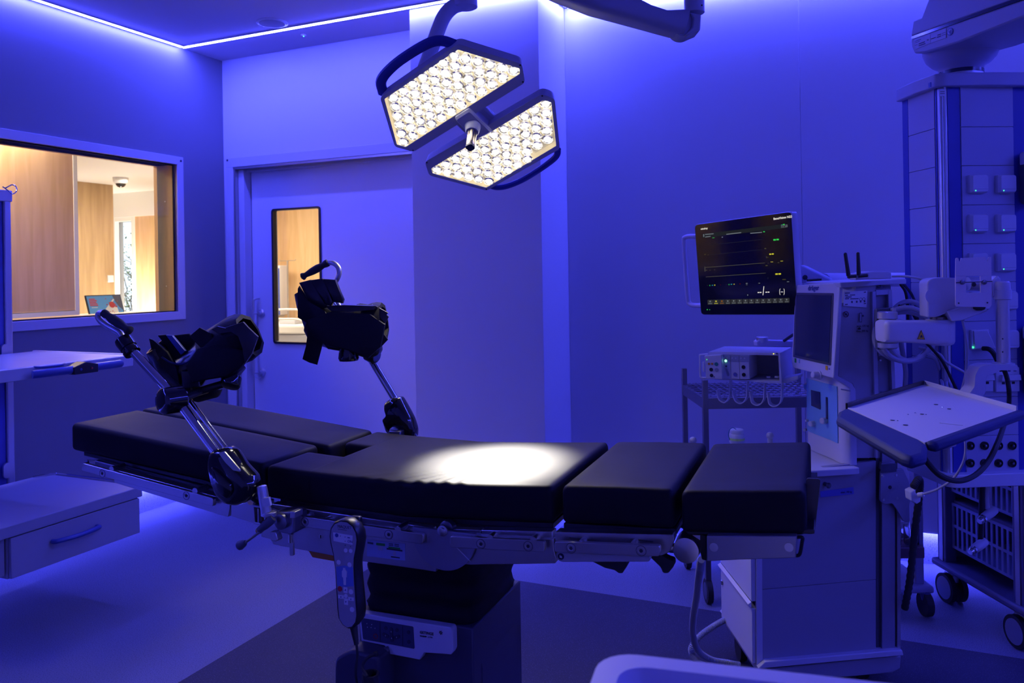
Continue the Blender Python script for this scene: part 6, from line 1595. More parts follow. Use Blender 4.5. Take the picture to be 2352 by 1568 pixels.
for x_ in (2210.5, 2260.5): m = MB(); m.lathe(at(x_, 648, YPL - .001), (0, -1, 0), [(0, .0072), (.004, .0066), (.005, .003)], 18, raw=True); m.build('screw', M['darksteel'], TR)
m = MB(); m.lathe(at(2237, 653, YPL + .022), (0, -1, 0), [(0, .007), (.002, .006)], 14, raw=True); m.build('set_screw', M['ink'], TR)
for x_, y_ in ((2202, 696), (2268, 695)): m = MB(); m.lathe(at(x_, y_, YPL - .0005), (0, -1, 0), [(0, .0026), (.0006, .0024)], 10, raw=True); m.build('hole', M['ink'], TR)
# hanging post
YQ = 2.42
q1 = at(2302, 665, YQ)
m = MB(); m.lathe(Vector((q1.x, q1.y, at(2300, 688, YQ).z)), (0, 0, 1), [(0, .020), (.002, .0245), (.030, .0250), (.031, .0225), (.052, .0215), (.056, .018)], 28, raw=True); m.build('post_head', AW, TR)
yz([(2278, 645), (2292, 632), (2300, 640), (2296, 676), (2279, 684)], YQ + .0, (0, .03, 0), 'head_link', AW, .004)
m = MB(); m.lathe(Vector((q1.x, q1.y, at(2300, 832, YQ).z)), (0, 0, 1), [(0, .0185), (at(2300, 688, YQ).z - at(2300, 832, YQ).z, .0185)], 28, raw=True); m.build('post', mat('post_alu', (.68, .64, .62), .3, metal=.9), TR)
m = MB(); m.lathe(Vector((q1.x, q1.y, at(2300, 840, YQ).z)), (0, 0, 1), [(0, .026), (.002, .030), (.009, .030), (.011, .022)], 28, raw=True); m.build('post_flange', M['alu'], TR)
for y_ in (778, 808): m = MB(); m.lathe(at(2303, y_, YQ - .018), (.1, -1, 0), [(0, .0025), (.001, .002)], 8, raw=True); m.build('hole', M['ink'], TR)
yz(roundpoly([(2338, 838), (2268, 837), (2250, 843), (2240, 862), (2238.5, 888), (2222, 910), (2200, 915), (2226, 924), (2252, 920), (2265.6, 897), (2264, 876), (2268, 862), (2290, 855.5), (2298, 850), (2338, 851)], 4, 3), YQ - .03, (.0, .055, 0), 's_bracket', AW, .003)
# tray
zT = 1.09
def tp(px, py, z=zT): 
    a, b = ray(px, py); Y = (EYE - z) / b; return Vector((a * Y, Y, z))
L_, B_, R__, F_ = tp(1947, 936), tp(2123, 882.5), tp(2334, 943), tp(2124, 1016)
m = MB(); m.poly3([L_, B_, R__, F_], (0, 0, -.006)); TS = m.build('tray_surface', mat('tray_white', (.62, .60, .66), .35), TR)
def edge(a, b, w, h, nm, mt, out, bev=.004, up=.012):
    d = (b - a).normalized(); o_ = d.cross(Vector((0, 0, 1))) * out
    m = MB(); m.hexa([a + Vector((0, 0, -h)), b + Vector((0, 0, -h)), b + o_ * w + Vector((0, 0, -h)), a + o_ * w + Vector((0, 0, -h)), a + Vector((0, 0, up)), b + Vector((0, 0, up)), b + o_ * w + Vector((0, 0, up)), a + o_ * w + Vector((0, 0, up))], raw=True); return m.build(nm, mt, TR, bev=bev)
NV = mat('tray_rim_navy', (.026, .034, .115), .6, spec=.25)
edge(L_, B_, .006, .008, 'rear_left_rim', M['black'], -1, .001, .012)
edge(B_, R__, .004, .008, 'rear_rim', AW, -1, .001, .012)
edge(F_, R__, .026, .018, 'front_rim', NV, 1, .008, .004)
# padded hand rest along the left-front edge
l0, l1 = tp(1920, 953), tp(2068, 1044)
rest = [tp(1945, 934), tp(2118, 1009), tp(2130, 1020), tp(2128, 1040), tp(2096, 1050), tp(2070, 1043), tp(1921, 957), tp(1925, 944)]
m = MB(); m.poly3(rest, (0, 0, -.026)); m.build('hand_rest', NV, TR, bev=.010)
for x_, y_, w_ in ((2050, 965, .010), (2077, 962, .0), (2118, 951, .009), (2150, 929, .010), (2180, 939, .009), (2080, 976, .011)):
    if w_: c_ = tp(x_, y_, zT + .0005); m = MB(); m.lathe(c_, (0, 0, 1), [(0, w_ * .5), (.001, w_ * .5)], 10, raw=True); m.build('slot', M['dgrey'], TR)
for x_, y_ in ((2102, 948), (2127, 952), (2086, 952), (2062, 966), (2165, 935)): c_ = tp(x_, y_, zT + .0005); m = MB(); m.lathe(c_, (0, 0, 1), [(0, .002), (.0012, .0015)], 8, raw=True); m.build('rivet', M['chrome'], TR)
c_ = tp(2158, 971, zT + .0006); m = MB(); m.hexa([c_ + Vector((x, y, z)) for z in (0, .001) for x, y in ((0, 0), (.035, -.035), (.037, -.033), (.002, .002))], raw=True); m.build('scratch_strip', M['label'], TR)
c_ = tp(2206, 1008, zT - .02); m = MB(); m.lathe(c_ + Vector((0, .1, -.012)), (0, 0, -1), [(0, .045), (.02, .040), (.03, .02)], 24, raw=True); m.build('tray_hub', AW, TR)
cab = MB(); cab.tube(catmull([at(2306, 848, YQ), at(2314, 872, YQ), at(2318, 905, YQ), at(2316, 935, YQ + .05), at(2306, 975, 2.30), at(2290, 1020, 2.1), at(2268, 1062, 2.05), at(2238, 1092, 2.0), at(2200, 1104, 1.95), at(2160, 1092, 1.9), at(2130, 1062, 1.85), at(2118, 1045, 1.84), at(2100, 1050, 1.86)], 7), .0068, 10, raw=True); cab.build('cable', M['rubber'], TR)

# =================================================================== PATIENT MONITOR on the wall arm
YR, YL = 3.00, 3.42
TLc, TRc, BRc, BLc = at(1596, 516, YL), at(1818, 487, YR), at(1832, 722, YR), at(1610.5, 722, YL)
PMn = thing('patient_monitor', 'wide black patient monitor with coloured readings and a side grip', 'monitor', (BLc + BRc) / 2)
xv = (BRc - BLc).normalized(); zv = ((TLc - BLc) + (TRc - BRc)).normalized(); nv = xv.cross(zv).normalized()
if nv.y > 0: nv = -nv
MP = PlaneF((TLc + BRc) / 2, xv, zv, nv)
outl = [(1596, 516.5), (1817, 486.5), (1832, 722), (1611, 722)]
body = [MP.on(x, y) for x, y in roundpoly(outl, 8, 4)]
m = MB(); cB = sum(body, Vector()) / len(body)
m.rings([[p - nv * .0 for p in body], [cB + (p - cB) * 1.012 - nv * .004 for p in body], [cB + (p - cB) * 1.012 - nv * .032 for p in body], [cB + (p - cB) * .96 - nv * .048 for p in body]], True, True)
MBd = m.build('housing', WH, PMn, smooth=40)
GLB = mat('monitor_glass', (.006, .006, .008), .10, spec=.5)
MP.plate(outl, 'front_glass', GLB, PMn, off=.0006, rd=8)
SE = lambda n, c, s: emis(n, c, s)
e_w = SE('screen_white', (1, .95, .85), .9); e_g = SE('screen_green', (.05, .9, .12), .7); e_y = SE('screen_yellow', (.8, .75, .05), .7); e_dy = SE('screen_dim_yellow', (.5, .45, .2), .12)
e_bar = SE('screen_bar', (.35, .40, .55), .035); e_btn = SE('screen_button', (.45, .45, .55), .06); e_dim = SE('screen_dim_white', (.7, .8, .9), .22); e_c = SE('screen_cyan', (.05, .5, .5), .4); e_o = SE('screen_orange', (.8, .25, .02), .35); e_bk = SE('screen_back', (.6, .5, .45), .006); e_tr = SE('screen_trace', (.5, .5, .3), .16)
e_r = SE('screen_red', (.6, .02, .02), .25)
def mc(a, b): return (1580 + a / 6.03, 480 + b / 6.03)
def mp(pts, nm, mt, off=.0020): return MP.plate([mc(a, b) for a, b in pts], nm, mt, PMn, off=off, th=.0002)
mp([(200, 340), (1350, 205), (1410, 1300), (275, 1325)], 'screen', e_bk, .0012)
mp([(200, 345), (1345, 205), (1347, 262), (205, 400)], 'status_bar', e_bar, .0016)
def mtxt(t, a, b, sz, mt, sx=1.0, bold=0.0, xd=None):
    p = MP.on(*mc(a, b), .0024); d = (MP.on(*mc(a + 100, b - (9 if b < 700 else 4 if b < 1100 else -0)), .0024) - p).normalized() if xd is None else xd
    return lettering(PMn, 'lettering', t, p, d, zv, sz, mt, sx=sx, bold=bold, ext=.0001)
slx = (MP.on(*mc(1340, 125), .001) - MP.on(*mc(180, 280), .001)).normalized()
mtxt('mindray', 178, 288, .0110, e_w, 1.12, .0002, slx); mtxt('BeneVision N22', 1185, 150, .0118, e_w, 1.12, .0002, slx)
mtxt('10:58', 1284, 262, .0155, e_dim, .95, 0, slx)
for a, b, c, d in ((238, 352, 356, 342), (240, 388, 314, 378), (532, 350, 738, 326), (864, 336, 1026, 322)):
    mp([(a, b - 6), (c, d - 6), (c, d + 5), (a, b + 5)], 'status_text', e_dim, .0020)
mp([(212, 348), (224, 346), (228, 384), (214, 386)], 'patient_symbol', e_dim); mp([(1290, 214), (1304, 212), (1304, 222), (1290, 224)], 'battery', e_c); mp([(1314, 208), (1340, 205), (1340, 218), (1314, 221)], 'battery', e_g)
for a, b, c, d, mt in ((270, 500, 1040, 420, e_bar), (290, 635, 1040, 560, e_bar), (245, 808, 1065, 745, e_tr), (250, 940, 1078, 886, e_tr)):
    mp([(a, b - 2.5), (c, d - 2.5), (c, d + 2.5), (a, b + 2.5)], 'trace', mt)
mp([(231, 795), (238, 795), (241, 865), (234, 865)], 'scale_bar', e_tr)
for a, b, w, h, mt in ((1184, 416, 34, 20, e_g), (1226, 412, 34, 20, e_g), (1128, 616, 26, 18, e_y), (1163, 613, 26, 18, e_y), (1147, 728, 14, 7, e_y), (1165, 728, 14, 7, e_y), (1284, 717, 14, 7, e_y), (1302, 716, 14, 7, e_y), (1212, 890, 34, 20, e_y), (1255, 888, 34, 20, e_y),
                     (966, 1149, 23, 12, e_w), (996, 1148, 23, 12, e_w), (1075, 1145, 23, 12, e_w), (1106, 1144, 23, 12, e_w), (1287, 1143, 14, 8, e_w), (1304, 1143, 14, 8, e_w),
                     (228, 624, 20, 12, e_dy), (274, 630, 14, 10, e_dy), (1060, 540, 24, 14, e_dy), (1084, 655, 10, 22, e_dy), (1103, 664, 10, 10, e_dy), (1076, 776, 28, 12, e_dy), (1108, 748, 8, 8, e_dy), (1244, 736, 22, 10, e_dy), (246, 842, 20, 10, e_dy), (302, 842, 10, 10, e_dy), (366, 836, 8, 12, e_dy),
                     (1308, 970, 48, 10, e_dy), (1372, 1002, 30, 8, e_dim), (265, 1053, 20, 8, e_bar), (300, 1050, 8, 14, e_g), (330, 1050, 20, 10, e_c), (366, 1046, 12, 14, e_y), (448, 1046, 8, 8, e_r), (527, 1042, 22, 8, e_bar), (565, 1038, 8, 14, e_g), (593, 1036, 20, 12, e_c), (634, 1034, 12, 12, e_y), (716, 1030, 12, 10, e_r), (803, 1024, 24, 10, e_dim), (806, 1046, 20, 5, e_dim), (978, 1022, 22, 8, e_dim), (822, 1182, 12, 16, e_dim),
                     (1044, 308, 22, 12, e_g), (470, 382, 14, 14, e_dim), (338, 395, 30, 6, e_g), (1105, 945, 8, 24, e_bar)):
    mp([(a, b), (a + w, b - w * .03), (a + w, b + h - w * .03), (a, b + h)], 'reading', mt, .0022)
mp([(1050, 1068), (1057, 1068), (1043, 1193), (1035, 1193)], 'slash', e_w)
for sg, x0_ in ((1, 1268), (-1, 1338)):
    o_ = [(x0_ + sg * (1 - math.cos(t)) * 0 + sg * 16 * (1 - math.cos(t * .8)) , 1145 + 44 * math.sin(t)) for t in [-1.4 + .28 * k for k in range(11)]]
    mp(o_ + [(x + sg * 5, y) for x, y in o_[::-1]], 'bracket_mark', e_w, .0022)
for k in range(14):
    a = 272 + k * 81.5; b = 1258 - k * 2.0; w = 74
    mp([(a, b), (a + w, b - 2), (a + w + 1, b + 64), (a + 2, b + 66)], 'soft_key', e_btn, .0018)
    ic = e_y if k == 1 else e_o if k == 2 else e_dim
    mp([(a + 28, b + 12), (a + 44, b + 11), (a + 45, b + 30), (a + 29, b + 31)], 'key_symbol', ic, .0022); mp([(a + 12, b + 48), (a + 62, b + 47), (a + 62, b + 53), (a + 12, b + 54)], 'key_text', ic, .0022)
for a in (268, 300): mp([(a - 6, 1386), (a + 6, 1386), (a + 6, 1398), (a - 6, 1398)] if a < 290 else [(a - 5, 1390), (a + 6, 1388), (a + 6, 1396), (a - 5, 1396)], 'power_light', e_g, .0022)
m = MB(); hb = [MP.on(x, y, -.015) for x, y in ((1600, 543), (1585, 542.5), (1573, 546), (1571, 556), (1575, 620), (1580, 684), (1584, 697), (1594, 701), (1613, 701.5))]
m.tube(catmull(hb, 5), .0105, 12, raw=True); m.build('side_grip', AW, PMn)
m = MB(); m.poly3([at(x, y, 3.12) for x, y in ((1838, 607), (1850, 612), (1907, 640), (1907, 650), (1838, 650))], (.05, .10, 0)); m.build('support_arm', mat('arm_blue_white', (.50, .50, .62), .4), PMn, bev=.006)
m = MB(); m.lathe(at(1849, 637, 3.115), (0, -1, 0), [(0, .010), (.001, .010)], 18, raw=True); m.build('round_mark', M['ink'], PMn)
m = MB(); m.cyl(at(1854, 643, 3.10), at(1886, 641, 3.10), .006, 10, raw=True); m.build('cable_end', M['black'], PMn)
e_ = at(1900, 646, 3.30); m = MB(); m.tube([at(1890, 644, 3.22), Vector((e_.x + .3, e_.y + .5, e_.z)), G(sC + .3, dF, e_.z)], .03, 12, raw=True); m.build('support_tube', AW, PMn)

# =================================================================== MODULE RACK with four cable hooks
MR = thing('module_rack', 'white monitor module rack with plug-in modules and four curled hooks', 'module rack', at(1710, 875, 3.05))
ra, rb = at(1627.8, 807, 3.12), at(1791, 810, 2.99)
xr = (rb - ra); xr.z = 0; xr.normalize(); bk = Vector((-xr.y, xr.x, 0)); 
if bk.y < 0: bk = -bk
RP = PlaneF((ra + rb) / 2, xr, Vector((0, 0, 1)), -bk)
def rc(a, b): return (1540 + a / 4.9, 740 + b / 4.9)
o_ = [RP.on(*rc(a, b)) for a, b in roundpoly([(428, 330), (1232, 345), (1252, 692), (400, 635)], 10, 3)]
i_ = [RP.on(*rc(a, b)) for a, b in roundpoly([(436, 360), (1214, 372), (1226, 662), (410, 628)], 10, 3)]
n = len(o_); m = MB(); back = bk * .24
m.rings([i_, o_, [p + back for p in o_], [p + back for p in i_]], False, True); m._add([p + bk * .20 for p in i_], [tuple(range(n))], 0, True); m._add([p + back for p in o_], [tuple(range(n))], 0, True)
m.rings([i_, [p + bk * .20 for p in i_]], False, True)
RB = m.build('rack_body', WH, MR, smooth=30)
def rp_(pts, nm, mt, off=0.0, th=.001, bev=0.0, par=None): 
    m = MB(); m.poly3([RP.on(*rc(a, b), off) for a, b in pts], -bk * th); return m.build(nm, mt, par or MR, bev=bev)
MC = mat('module_white', (.56, .56, .62), .45); MC2 = mat('module_grey', (.30, .32, .40), .45)
def module(pts, off, dep, nm='module'):
    m = MB(); m.poly3([RP.on(*rc(a, b), off) for a, b in pts], bk * dep); return m.build(nm, MC, MR, bev=.002)
m1_ = module([(382, 375), (575, 365), (583, 645), (398, 632)], .035, .12)
m2_ = module([(586, 368), (672, 370), (682, 640), (592, 640)], .010, .14)
m3_ = module([(675, 370), (770, 372), (780, 640), (684, 640)], .010, .14)
m4_ = module([(772, 372), (882, 372), (890, 640), (782, 640)], .010, .14)
for pts, pr_ in (([(586, 368), (670, 370), (674, 440), (588, 440)], m2_), ([(675, 370), (768, 372), (772, 442), (677, 440)], m3_), ([(772, 372), (884, 372), (886, 445), (775, 442)], m4_)): rp_(pts, 'header', MC2, .0115, .0006, 0, pr_)
def rd_(a, b, r, nm, mt, par, off, th=.0015):
    m = MB(); m.lathe(RP.on(*rc(a, b), off), -bk, [(0, r), (th, r * .9)], 16, raw=True); return m.build(nm, mt, par)
for a, b, r, mt in ((433, 467, .0045, M['orange']), (470, 467, .0045, M['orange']), (516, 470, .0075, mat('port_green', (.02, .22, .16), .4)), (458, 532, .0075, M['black']), (519, 534, .0075, MC2), (462, 598, .0070, M['black'])): rd_(a, b, r, 'port', mt, m1_, .0355)
rd_(409, 419, .0022, 'indicator', emis('ind_green', (.1, .9, .4), .7), m1_, .0355); rd_(492, 614, .002, 'button', M['dgrey'], m1_, .0355)
for a, b, r, mt, pr_ in ((601, 398, .003, MC, m2_), (640, 399, .003, MC, m2_), (622, 433, .0048, emis('ind_bright', (.25, 1, .55), 3.0), m2_), (627, 494, .004, M['dgrey'], m2_), (696, 402, .003, MC, m3_), (736, 403, .003, MC, m3_), (728, 587, .0075, mat('port_blue', (.12, .12, .42), .4), m3_),
                     (795, 404, .003, MC, m4_), (835, 405, .003, MC, m4_), (821, 504, .0075, M['black'], m4_), (825, 590, .0075, M['black'], m4_)): rd_(a, b, r, 'port', mt, pr_, .0120)
rp_([(615, 520), (635, 520), (662, 580), (660, 605), (640, 605)], 'slot', MC2, .0108, .0006, 0, m2_)
m = MB(); m.tube(catmull([RP.on(*rc(a, b), .02) for a, b in ((425, 360), (345, 368), (333, 385), (338, 590), (352, 622), (400, 628))], 5), .0045, 10, raw=True); m.build('grip', WH, MR)
rp_([(362, 440), (388, 440), (392, 560), (368, 556)], 'latch', WH, .03, .008, .002)
rd_(1160, 354, .0018, 'indicator', emis('ind_yellow', (.9, .8, .1), 2), MR, .001); rd_(1197, 352, .003, 'symbol', M['dgrey'], MR, .001)
for a, b, w, h in ((1112, 485, 34, 20), (1206, 485, 20, 20)): 
    m = MB(); m.poly3([RP.on(*rc(x, y), 0) + bk * .195 for x, y in ((a, b), (a + w, b), (a + w, b + h), (a, b + h))], bk * .004); m.build('connector', M['ink'], MR)
for a in (1072, 1170): m = MB(); m.lathe(RP.on(*rc(a, 640), 0) + bk * .05, (0, 0, 1), [(0, .009), (.006, .008)], 16, raw=True); m.build('rest', WH, MR)
# hooks
for (a0, b0), (ab, bb), (at_, bt) in (((665, 655), (602, 905), (518, 760)), ((858, 672), (782, 915), (695, 770)), ((1052, 690), (968, 935), (888, 785)), ((1248, 695), (1162, 948), (1084, 795))):
    pts2 = catmull([(a0, b0, 0), (a0 - 3, (b0 + bb) / 2 - 10, 0), (a0 - 8, bb - 70, 0), (a0 - 38, bb - 18, 0), (ab - 5, bb, 0), (ab - 55, bb - 30, 0), (at_ + 10, bt + 60, 0), (at_, bt, 0)], 5)
    w3 = bk * .040
    P3 = [RP.on(*rc(p.x, p.y), -.02) for p in pts2]
    rr_ = []
    for i, p in enumerate(P3):
        t = (P3[min(i + 1, len(P3) - 1)] - P3[max(i - 1, 0)]).normalized(); nn = t.cross(bk).normalized() * .0018
        rr_.append([p - nn, p + nn, p + nn + w3, p - nn + w3])
    m = MB(); m.rings(rr_, True, True); m.build('hook', WH, MR, smooth=40)
# arm with a steel knob behind the rack
m = MB(); m.poly3([at(x, y, 3.3) for x, y in ((1738, 785), (1744, 781), (1830, 783), (1830, 798), (1740, 796))], (0, .05, 0)); m.build('rear_bar', AW, MR, bev=.004)
m = MB(); kc = at(1751, 786, 3.32); m.lathe(kc, (0, 0, 1), [(0, .024), (.022, .024), (.024, .021)], 24, raw=True); m.build('steel_knob', M['steel'], MR)
m = MB(); m.poly3([RP.on(*rc(x, y), -.02) for x, y in ((1240, 640), (1440, 600), (1440, 640), (1390, 665), (1245, 690))], bk * .1); m.build('rack_foot', WH, MR, bev=.004)
m = MB(); m.cyl(at(1800, 783, 3.28), at(1822, 768, 3.25), .006, 8, raw=True); m.build('cable_end', M['black'], MR)

# =================================================================== STEEL WIRE TROLLEY
YT = 3.50
zs = at(1720, 915, YT).z
ST = thing('wire_trolley', 'stainless trolley with a wire grid shelf behind the module rack', 'trolley', at(1750, 1320, YT + .1) )
TS_ = mat('trolley_steel', (.30, .29, .27), .3, metal=.9)
ST.location.z = 0; ORG[ST.name].z = 0
def wx(px, Y=YT): return at(px, 900, Y).x
x0, x1 = wx(1614.5), wx(1614.5) + .56
for xa, ya in ((x0, YT), (x0, YT + .42), (x1, YT), (x1, YT + .42)):
    MB().box((xa, ya, .10), (xa + .024, ya + .024, zs + .085))  .build('post', TS_, ST, bev=.002)
    c_ = Vector((xa + .012, ya + .012, .052)); m = MB(); m.cyl(c_ + Vector((-.012, 0, 0)), c_ + Vector((.012, 0, 0)), .052, 24, raw=True); o = m.build('castor', M['rubber'], ST)
    m = MB(); m.cyl(c_ + Vector((-.014, 0, 0)), c_ + Vector((.014, 0, 0)), .036, 20, raw=True); m.build('wheel_disc', M['dgrey'], o)
ztop = at(1720, 913, YT).z; zbt = at(1720, 938, YT).z
MB().box((x0 + .024, YT + .002, zbt), (x1, YT + .018, ztop)).build('front_band', TS_, ST, bev=.001)
MB().box((x0 + .002, YT + .024, zbt), (x0 + .018, YT + .42, ztop)).build('side_band', TS_, ST, bev=.001)
MB().box((x0 + .024, YT + .44, zbt), (x1, YT + .444, ztop)).build('rear_band', TS_, ST, bev=.001)
MB().box((x0 + .01, YT + .0, .22), (x1, YT + .43, .235)).build('lower_shelf', TS_, ST, bev=.001)
for k in range(8):
    y_ = YT + .02 + .42 * k / 7
    MB().cyl((x0, y_, ztop + .004), (x1, y_, ztop + .004), .0022, 6).build('grid_wire', M['chrome'], ST)
for k in range(18):
    x_ = x0 + .04 + (x1 - x0 - .04) * k / 17
    MB().cyl((x_, YT + .01, ztop + .008), (x_, YT + .44, ztop + .008), .0022, 6).build('grid_wire', M['chrome'], ST)
# jar
zj = zw; jp = at(1693, 1020, 2.98)
jp = Vector((jp.x, jp.y, 0)); a_, b_ = ray(1693, 1017); Yj = (EYE - zw) / b_; jp = Vector((a_ * Yj, Yj, zw))
jp.z = zw + .0005
JR = thing('specimen_jar', 'small white screw-top jar with a pale green band on the worktop', 'jar', jp)
rj = 17 / FPX * Yj
m = MB(); m.lathe(jp, (0, 0, 1), [(0, rj * .95), (.003, rj), (.034, rj), (.037, rj * .93)], 28, raw=True); m.build('body', mat('jar_body', (.55, .60, .62), .3), JR)
m = MB(); m.lathe(jp + Vector((0, 0, .012)), (0, 0, 1), [(0, rj * 1.015), (.009, rj * 1.015)], 28, raw=True); m.build('green_band', mat('pale_green', (.50, .80, .22), .5), JR)
m = MB(); m.lathe(jp + Vector((0, 0, .036)), (0, 0, 1), [(0, rj * .86), (.003, rj * .90), (.015, rj * .90), (.018, rj * .80)], 28, raw=True); m.build('lid', mat('jar_lid', (.66, .70, .72), .35), JR)
m = MB(); m.tube(catmull([jp + Vector((-rj, -.004, .012)), jp + Vector((-rj - .006, -.006, .03)), jp + Vector((-rj - .003, -.008, .05)), jp + Vector((-rj * .7, -.012, .062)), jp + Vector((-rj * .2, -.01, .055))], 5), .0014, 6, raw=True); m.build('tie', mat('teal_tie', (.03, .22, .28), .5), JR)

# =================================================================== ROUTER on the machine top
zr = at(2020, 641, 2.62).z
RT = thing('wireless_router', 'small white router with two black antennas on the machine top', 'router', at(2020, 641, 2.66))
m = MB(); m.poly3([at(x, y, 2.63) for x, y in ((1985, 637), (1990, 626), (2000, 623), (2040, 622), (2048, 626), (2049, 640), (1985, 642))], (0, .10, 0)); m.build('casing', WH, RT, bev=.004)
m = MB(); m.poly3([at(x, y, 2.62) for x, y in ((1966, 628), (1997, 625), (1998, 641), (1966, 643))], (0, .05, 0)); m.build('antenna_block', mat('block_lilac', (.50, .48, .56), .4), RT, bev=.002)
for a_, b_, c_ in (((1941, 580), (1949, 633), (1966, 634)), ((1970.5, 579), (1972.5, 632), (1992, 632))):
    m = MB(); p_ = [at(*a_, 2.60), at(*b_, 2.60)]; dv = p_[1] - p_[0]; m.lathe(p_[0], dv, [(0, .003), (.003, .0055), (dv.length * .6, .0062), (dv.length, .0070)], 12, raw=True); m.cyl(at(b_[0] - 2, b_[1] + 2, 2.60), at(*c_, 2.60), .0058, 10, raw=True); m.build('antenna', M['black'], RT)

# =================================================================== CABLES
def cable(pts, r, mt, name, label, cat='cable', n=8, grp=None, sm=7):
    m = MB(); m.tube(catmull(pts, sm), r, n, raw=True); return tag(m.build(name, mt), label, cat, grp)
CG = mat('cable_grey', (.48, .48, .56), .45)
cable([at(2050, 634, 2.70), at(2075, 634, 2.66), at(2105, 638, 2.62), at(2135, 648, 2.60), at(2150, 660, 2.62)], .0042, CG, 'network_cable', 'thin pale cable running from the router to the jointed arm')
m = MB()
for k, (cx_, cy_, rx_, ry_, r_) in enumerate(((2082, 768, 62, 62, .0085), (2078, 772, 70, 56, .0085), (2088, 760, 50, 68, .0085))):
    pts = [at(cx_ + rx_ * math.cos(t) , cy_ + ry_ * math.sin(t), 2.70 + .02 * math.sin(2 * t) + .02 * k) for t in [2 * math.pi * j / 14 for j in range(15)]]
    m.tube(catmull(pts, 4), r_, 10, raw=True)
tag(m.build('coiled_hose', CG), 'coil of pale grey hose hung behind the jointed arm', 'hose')
cable([at(2064, 702, 2.74), at(2085, 708, 2.74), at(2105, 735, 2.75), at(2118, 775, 2.685), at(2140, 800, 2.685), at(2165, 830, 2.685), at(2190, 880, 2.685), at(2212, 925, 2.685)], .0048, M['rubber'], 'power_cable', 'black cable sloping down from the coiled hose to the pendant')
cable([at(2068, 652, 2.80), at(2080, 672, 2.80), at(2085, 710, 2.80), at(2086, 760, 2.80)], .0050, M['rubber'], 'power_cable', 'thick black cable dropping behind the machine top, nearer the machine')
cable([at(2074, 650, 2.85), at(2095, 678, 2.85), at(2106, 715, 2.85), at(2108, 760, 2.85)], .0050, M['dgrey'], 'power_cable', 'dark cable bowed out beside the machine top, nearer the pendant')
cable([at(2110, 798, 2.74), at(2140, 806, 2.72), at(2175, 832, 2.69), at(2215, 855, 2.68), at(2250, 878, 2.69)], .0046, CG, 'data_cable', 'pale cable crossing right towards the data outlets')
for k, (xe, lb) in enumerate(((2172, 'leftmost'), (2181, 'middle'), (2190, 'rightmost'))):
    cable([at(2132 + k * 5, 812 - k * 3, 2.70 + .01 * k), at(2150 + k * 7, 826 - k * 3, 2.70), at(2160 + k * 9, 860, 2.80), at(xe - 4, 900, 2.685), at(xe, 945, 2.685)], .0055, CG, 'hanging_cable', lb + ' of three pale cables drooping behind the tray')
cable([at(2211, 735, 2.46), at(2218, 770, 2.48), at(2222, 810, 2.50), at(2218, 860, 2.52), at(2207, 905, 2.54)], .0044, CG, 'thin_cable', 'thin pale cable hanging from the upper arm to behind the tray')
cable([at(2215, 1000, 2.30), at(2218, 1030, 2.30), at(2212, 1062, 2.32), at(2190, 1098, 2.38), at(2155, 1122, 2.46), at(2122, 1134, 2.555)], .0036, CG, 'sampling_line', 'thin clear line looping from under the tray to the hose elbow')
cable([at(2066, 735, 2.80), at(2070, 790, 2.83), at(2080, 850, 2.83), at(2078, 900, 2.83)], .0090, CG, 'grey_hose', 'pale hose falling straight beside the machine rail', 'hose')
# ribbed clear hose on the floor under the table
m = MB()
P = catmull([at(1611, 1285, 2.15), at(1606, 1320, 2.25), at(1600, 1370, 2.4), at(1592, 1420, 2.55), at(1592, 1460, 2.68), at(1605, 1495, 2.78), at(1635, 1515, 2.84), at(1672, 1522, 2.86), at(1700, 1527, 2.86)], 20)
rl_ = []
m.tube(P, [.0115 if i % 2 else .0095 for i in range(len(P))], 12, raw=True)
P = catmull([at(1668, 1421, 3.02), at(1640, 1437, 2.98), at(1610, 1458, 2.95), at(1590, 1482, 2.92), at(1589, 1500, 2.92), at(1600, 1518, 2.9), at(1618, 1528, 2.88)], 18)
P = [Vector((p.x, p.y, max(p.z, .013))) for p in P]
m.tube(P, [.0115 if i % 2 else .0095 for i in range(len(P))], 12, raw=True)
tag(m.build('corrugated_hose', mat('clear_hose', (.30, .32, .46), .3)), 'pale ribbed hose looping on the floor beside the machine base', 'hose')

# =================================================================== BASKET TROLLEY behind the pendant
BT = thing('basket_trolley', 'dark open trolley with slotted plastic baskets under the pendant', 'trolley', Vector((2.2, 3.3, 0)))
BM = mat('trolley_frame', (.10, .10, .17), .45); BK = mat('basket_blue_grey', (.20, .22, .36), .5)
A0, A1 = at(2162, 1200, 3.50), at(2338, 1250, 3.03)
dv = Vector((A1.x - A0.x, A1.y - A0.y, 0)).normalized(); pv = Vector((-dv.y, dv.x, 0)) * 1
if pv.x < 0: pv = -pv
LEN = (Vector((A1.x, A1.y, 0)) - Vector((A0.x, A0.y, 0))).length
BF = AxisFrame((A0.x, A0.y, 0), dv, pv, (0, 0, 1))
ZU = .70
for t_ in (0.0, LEN):
    MB(BF).box((t_ - .03, 0, .17), (t_ + .03, .05, ZU)).build('post', BM, BT, bev=.004); MB(BF).box((t_ - .03, .50, .17), (t_ + .03, .55, ZU)).build('post', BM, BT, bev=.004)
    MB(BF).box((t_ - .012, -.004, .17), (t_ + .012, .002, ZU)).build('post_groove', M['alu'], BT)
MB(BF).box((-.05, -.02, .145), (LEN + .08, .57, .175)).build('base_tray', BM, BT, bev=.01)
MB(BF).box((-.04, -.01, ZU), (LEN + .05, .56, ZU + .02)).build('top_board', BM, BT, bev=.004)
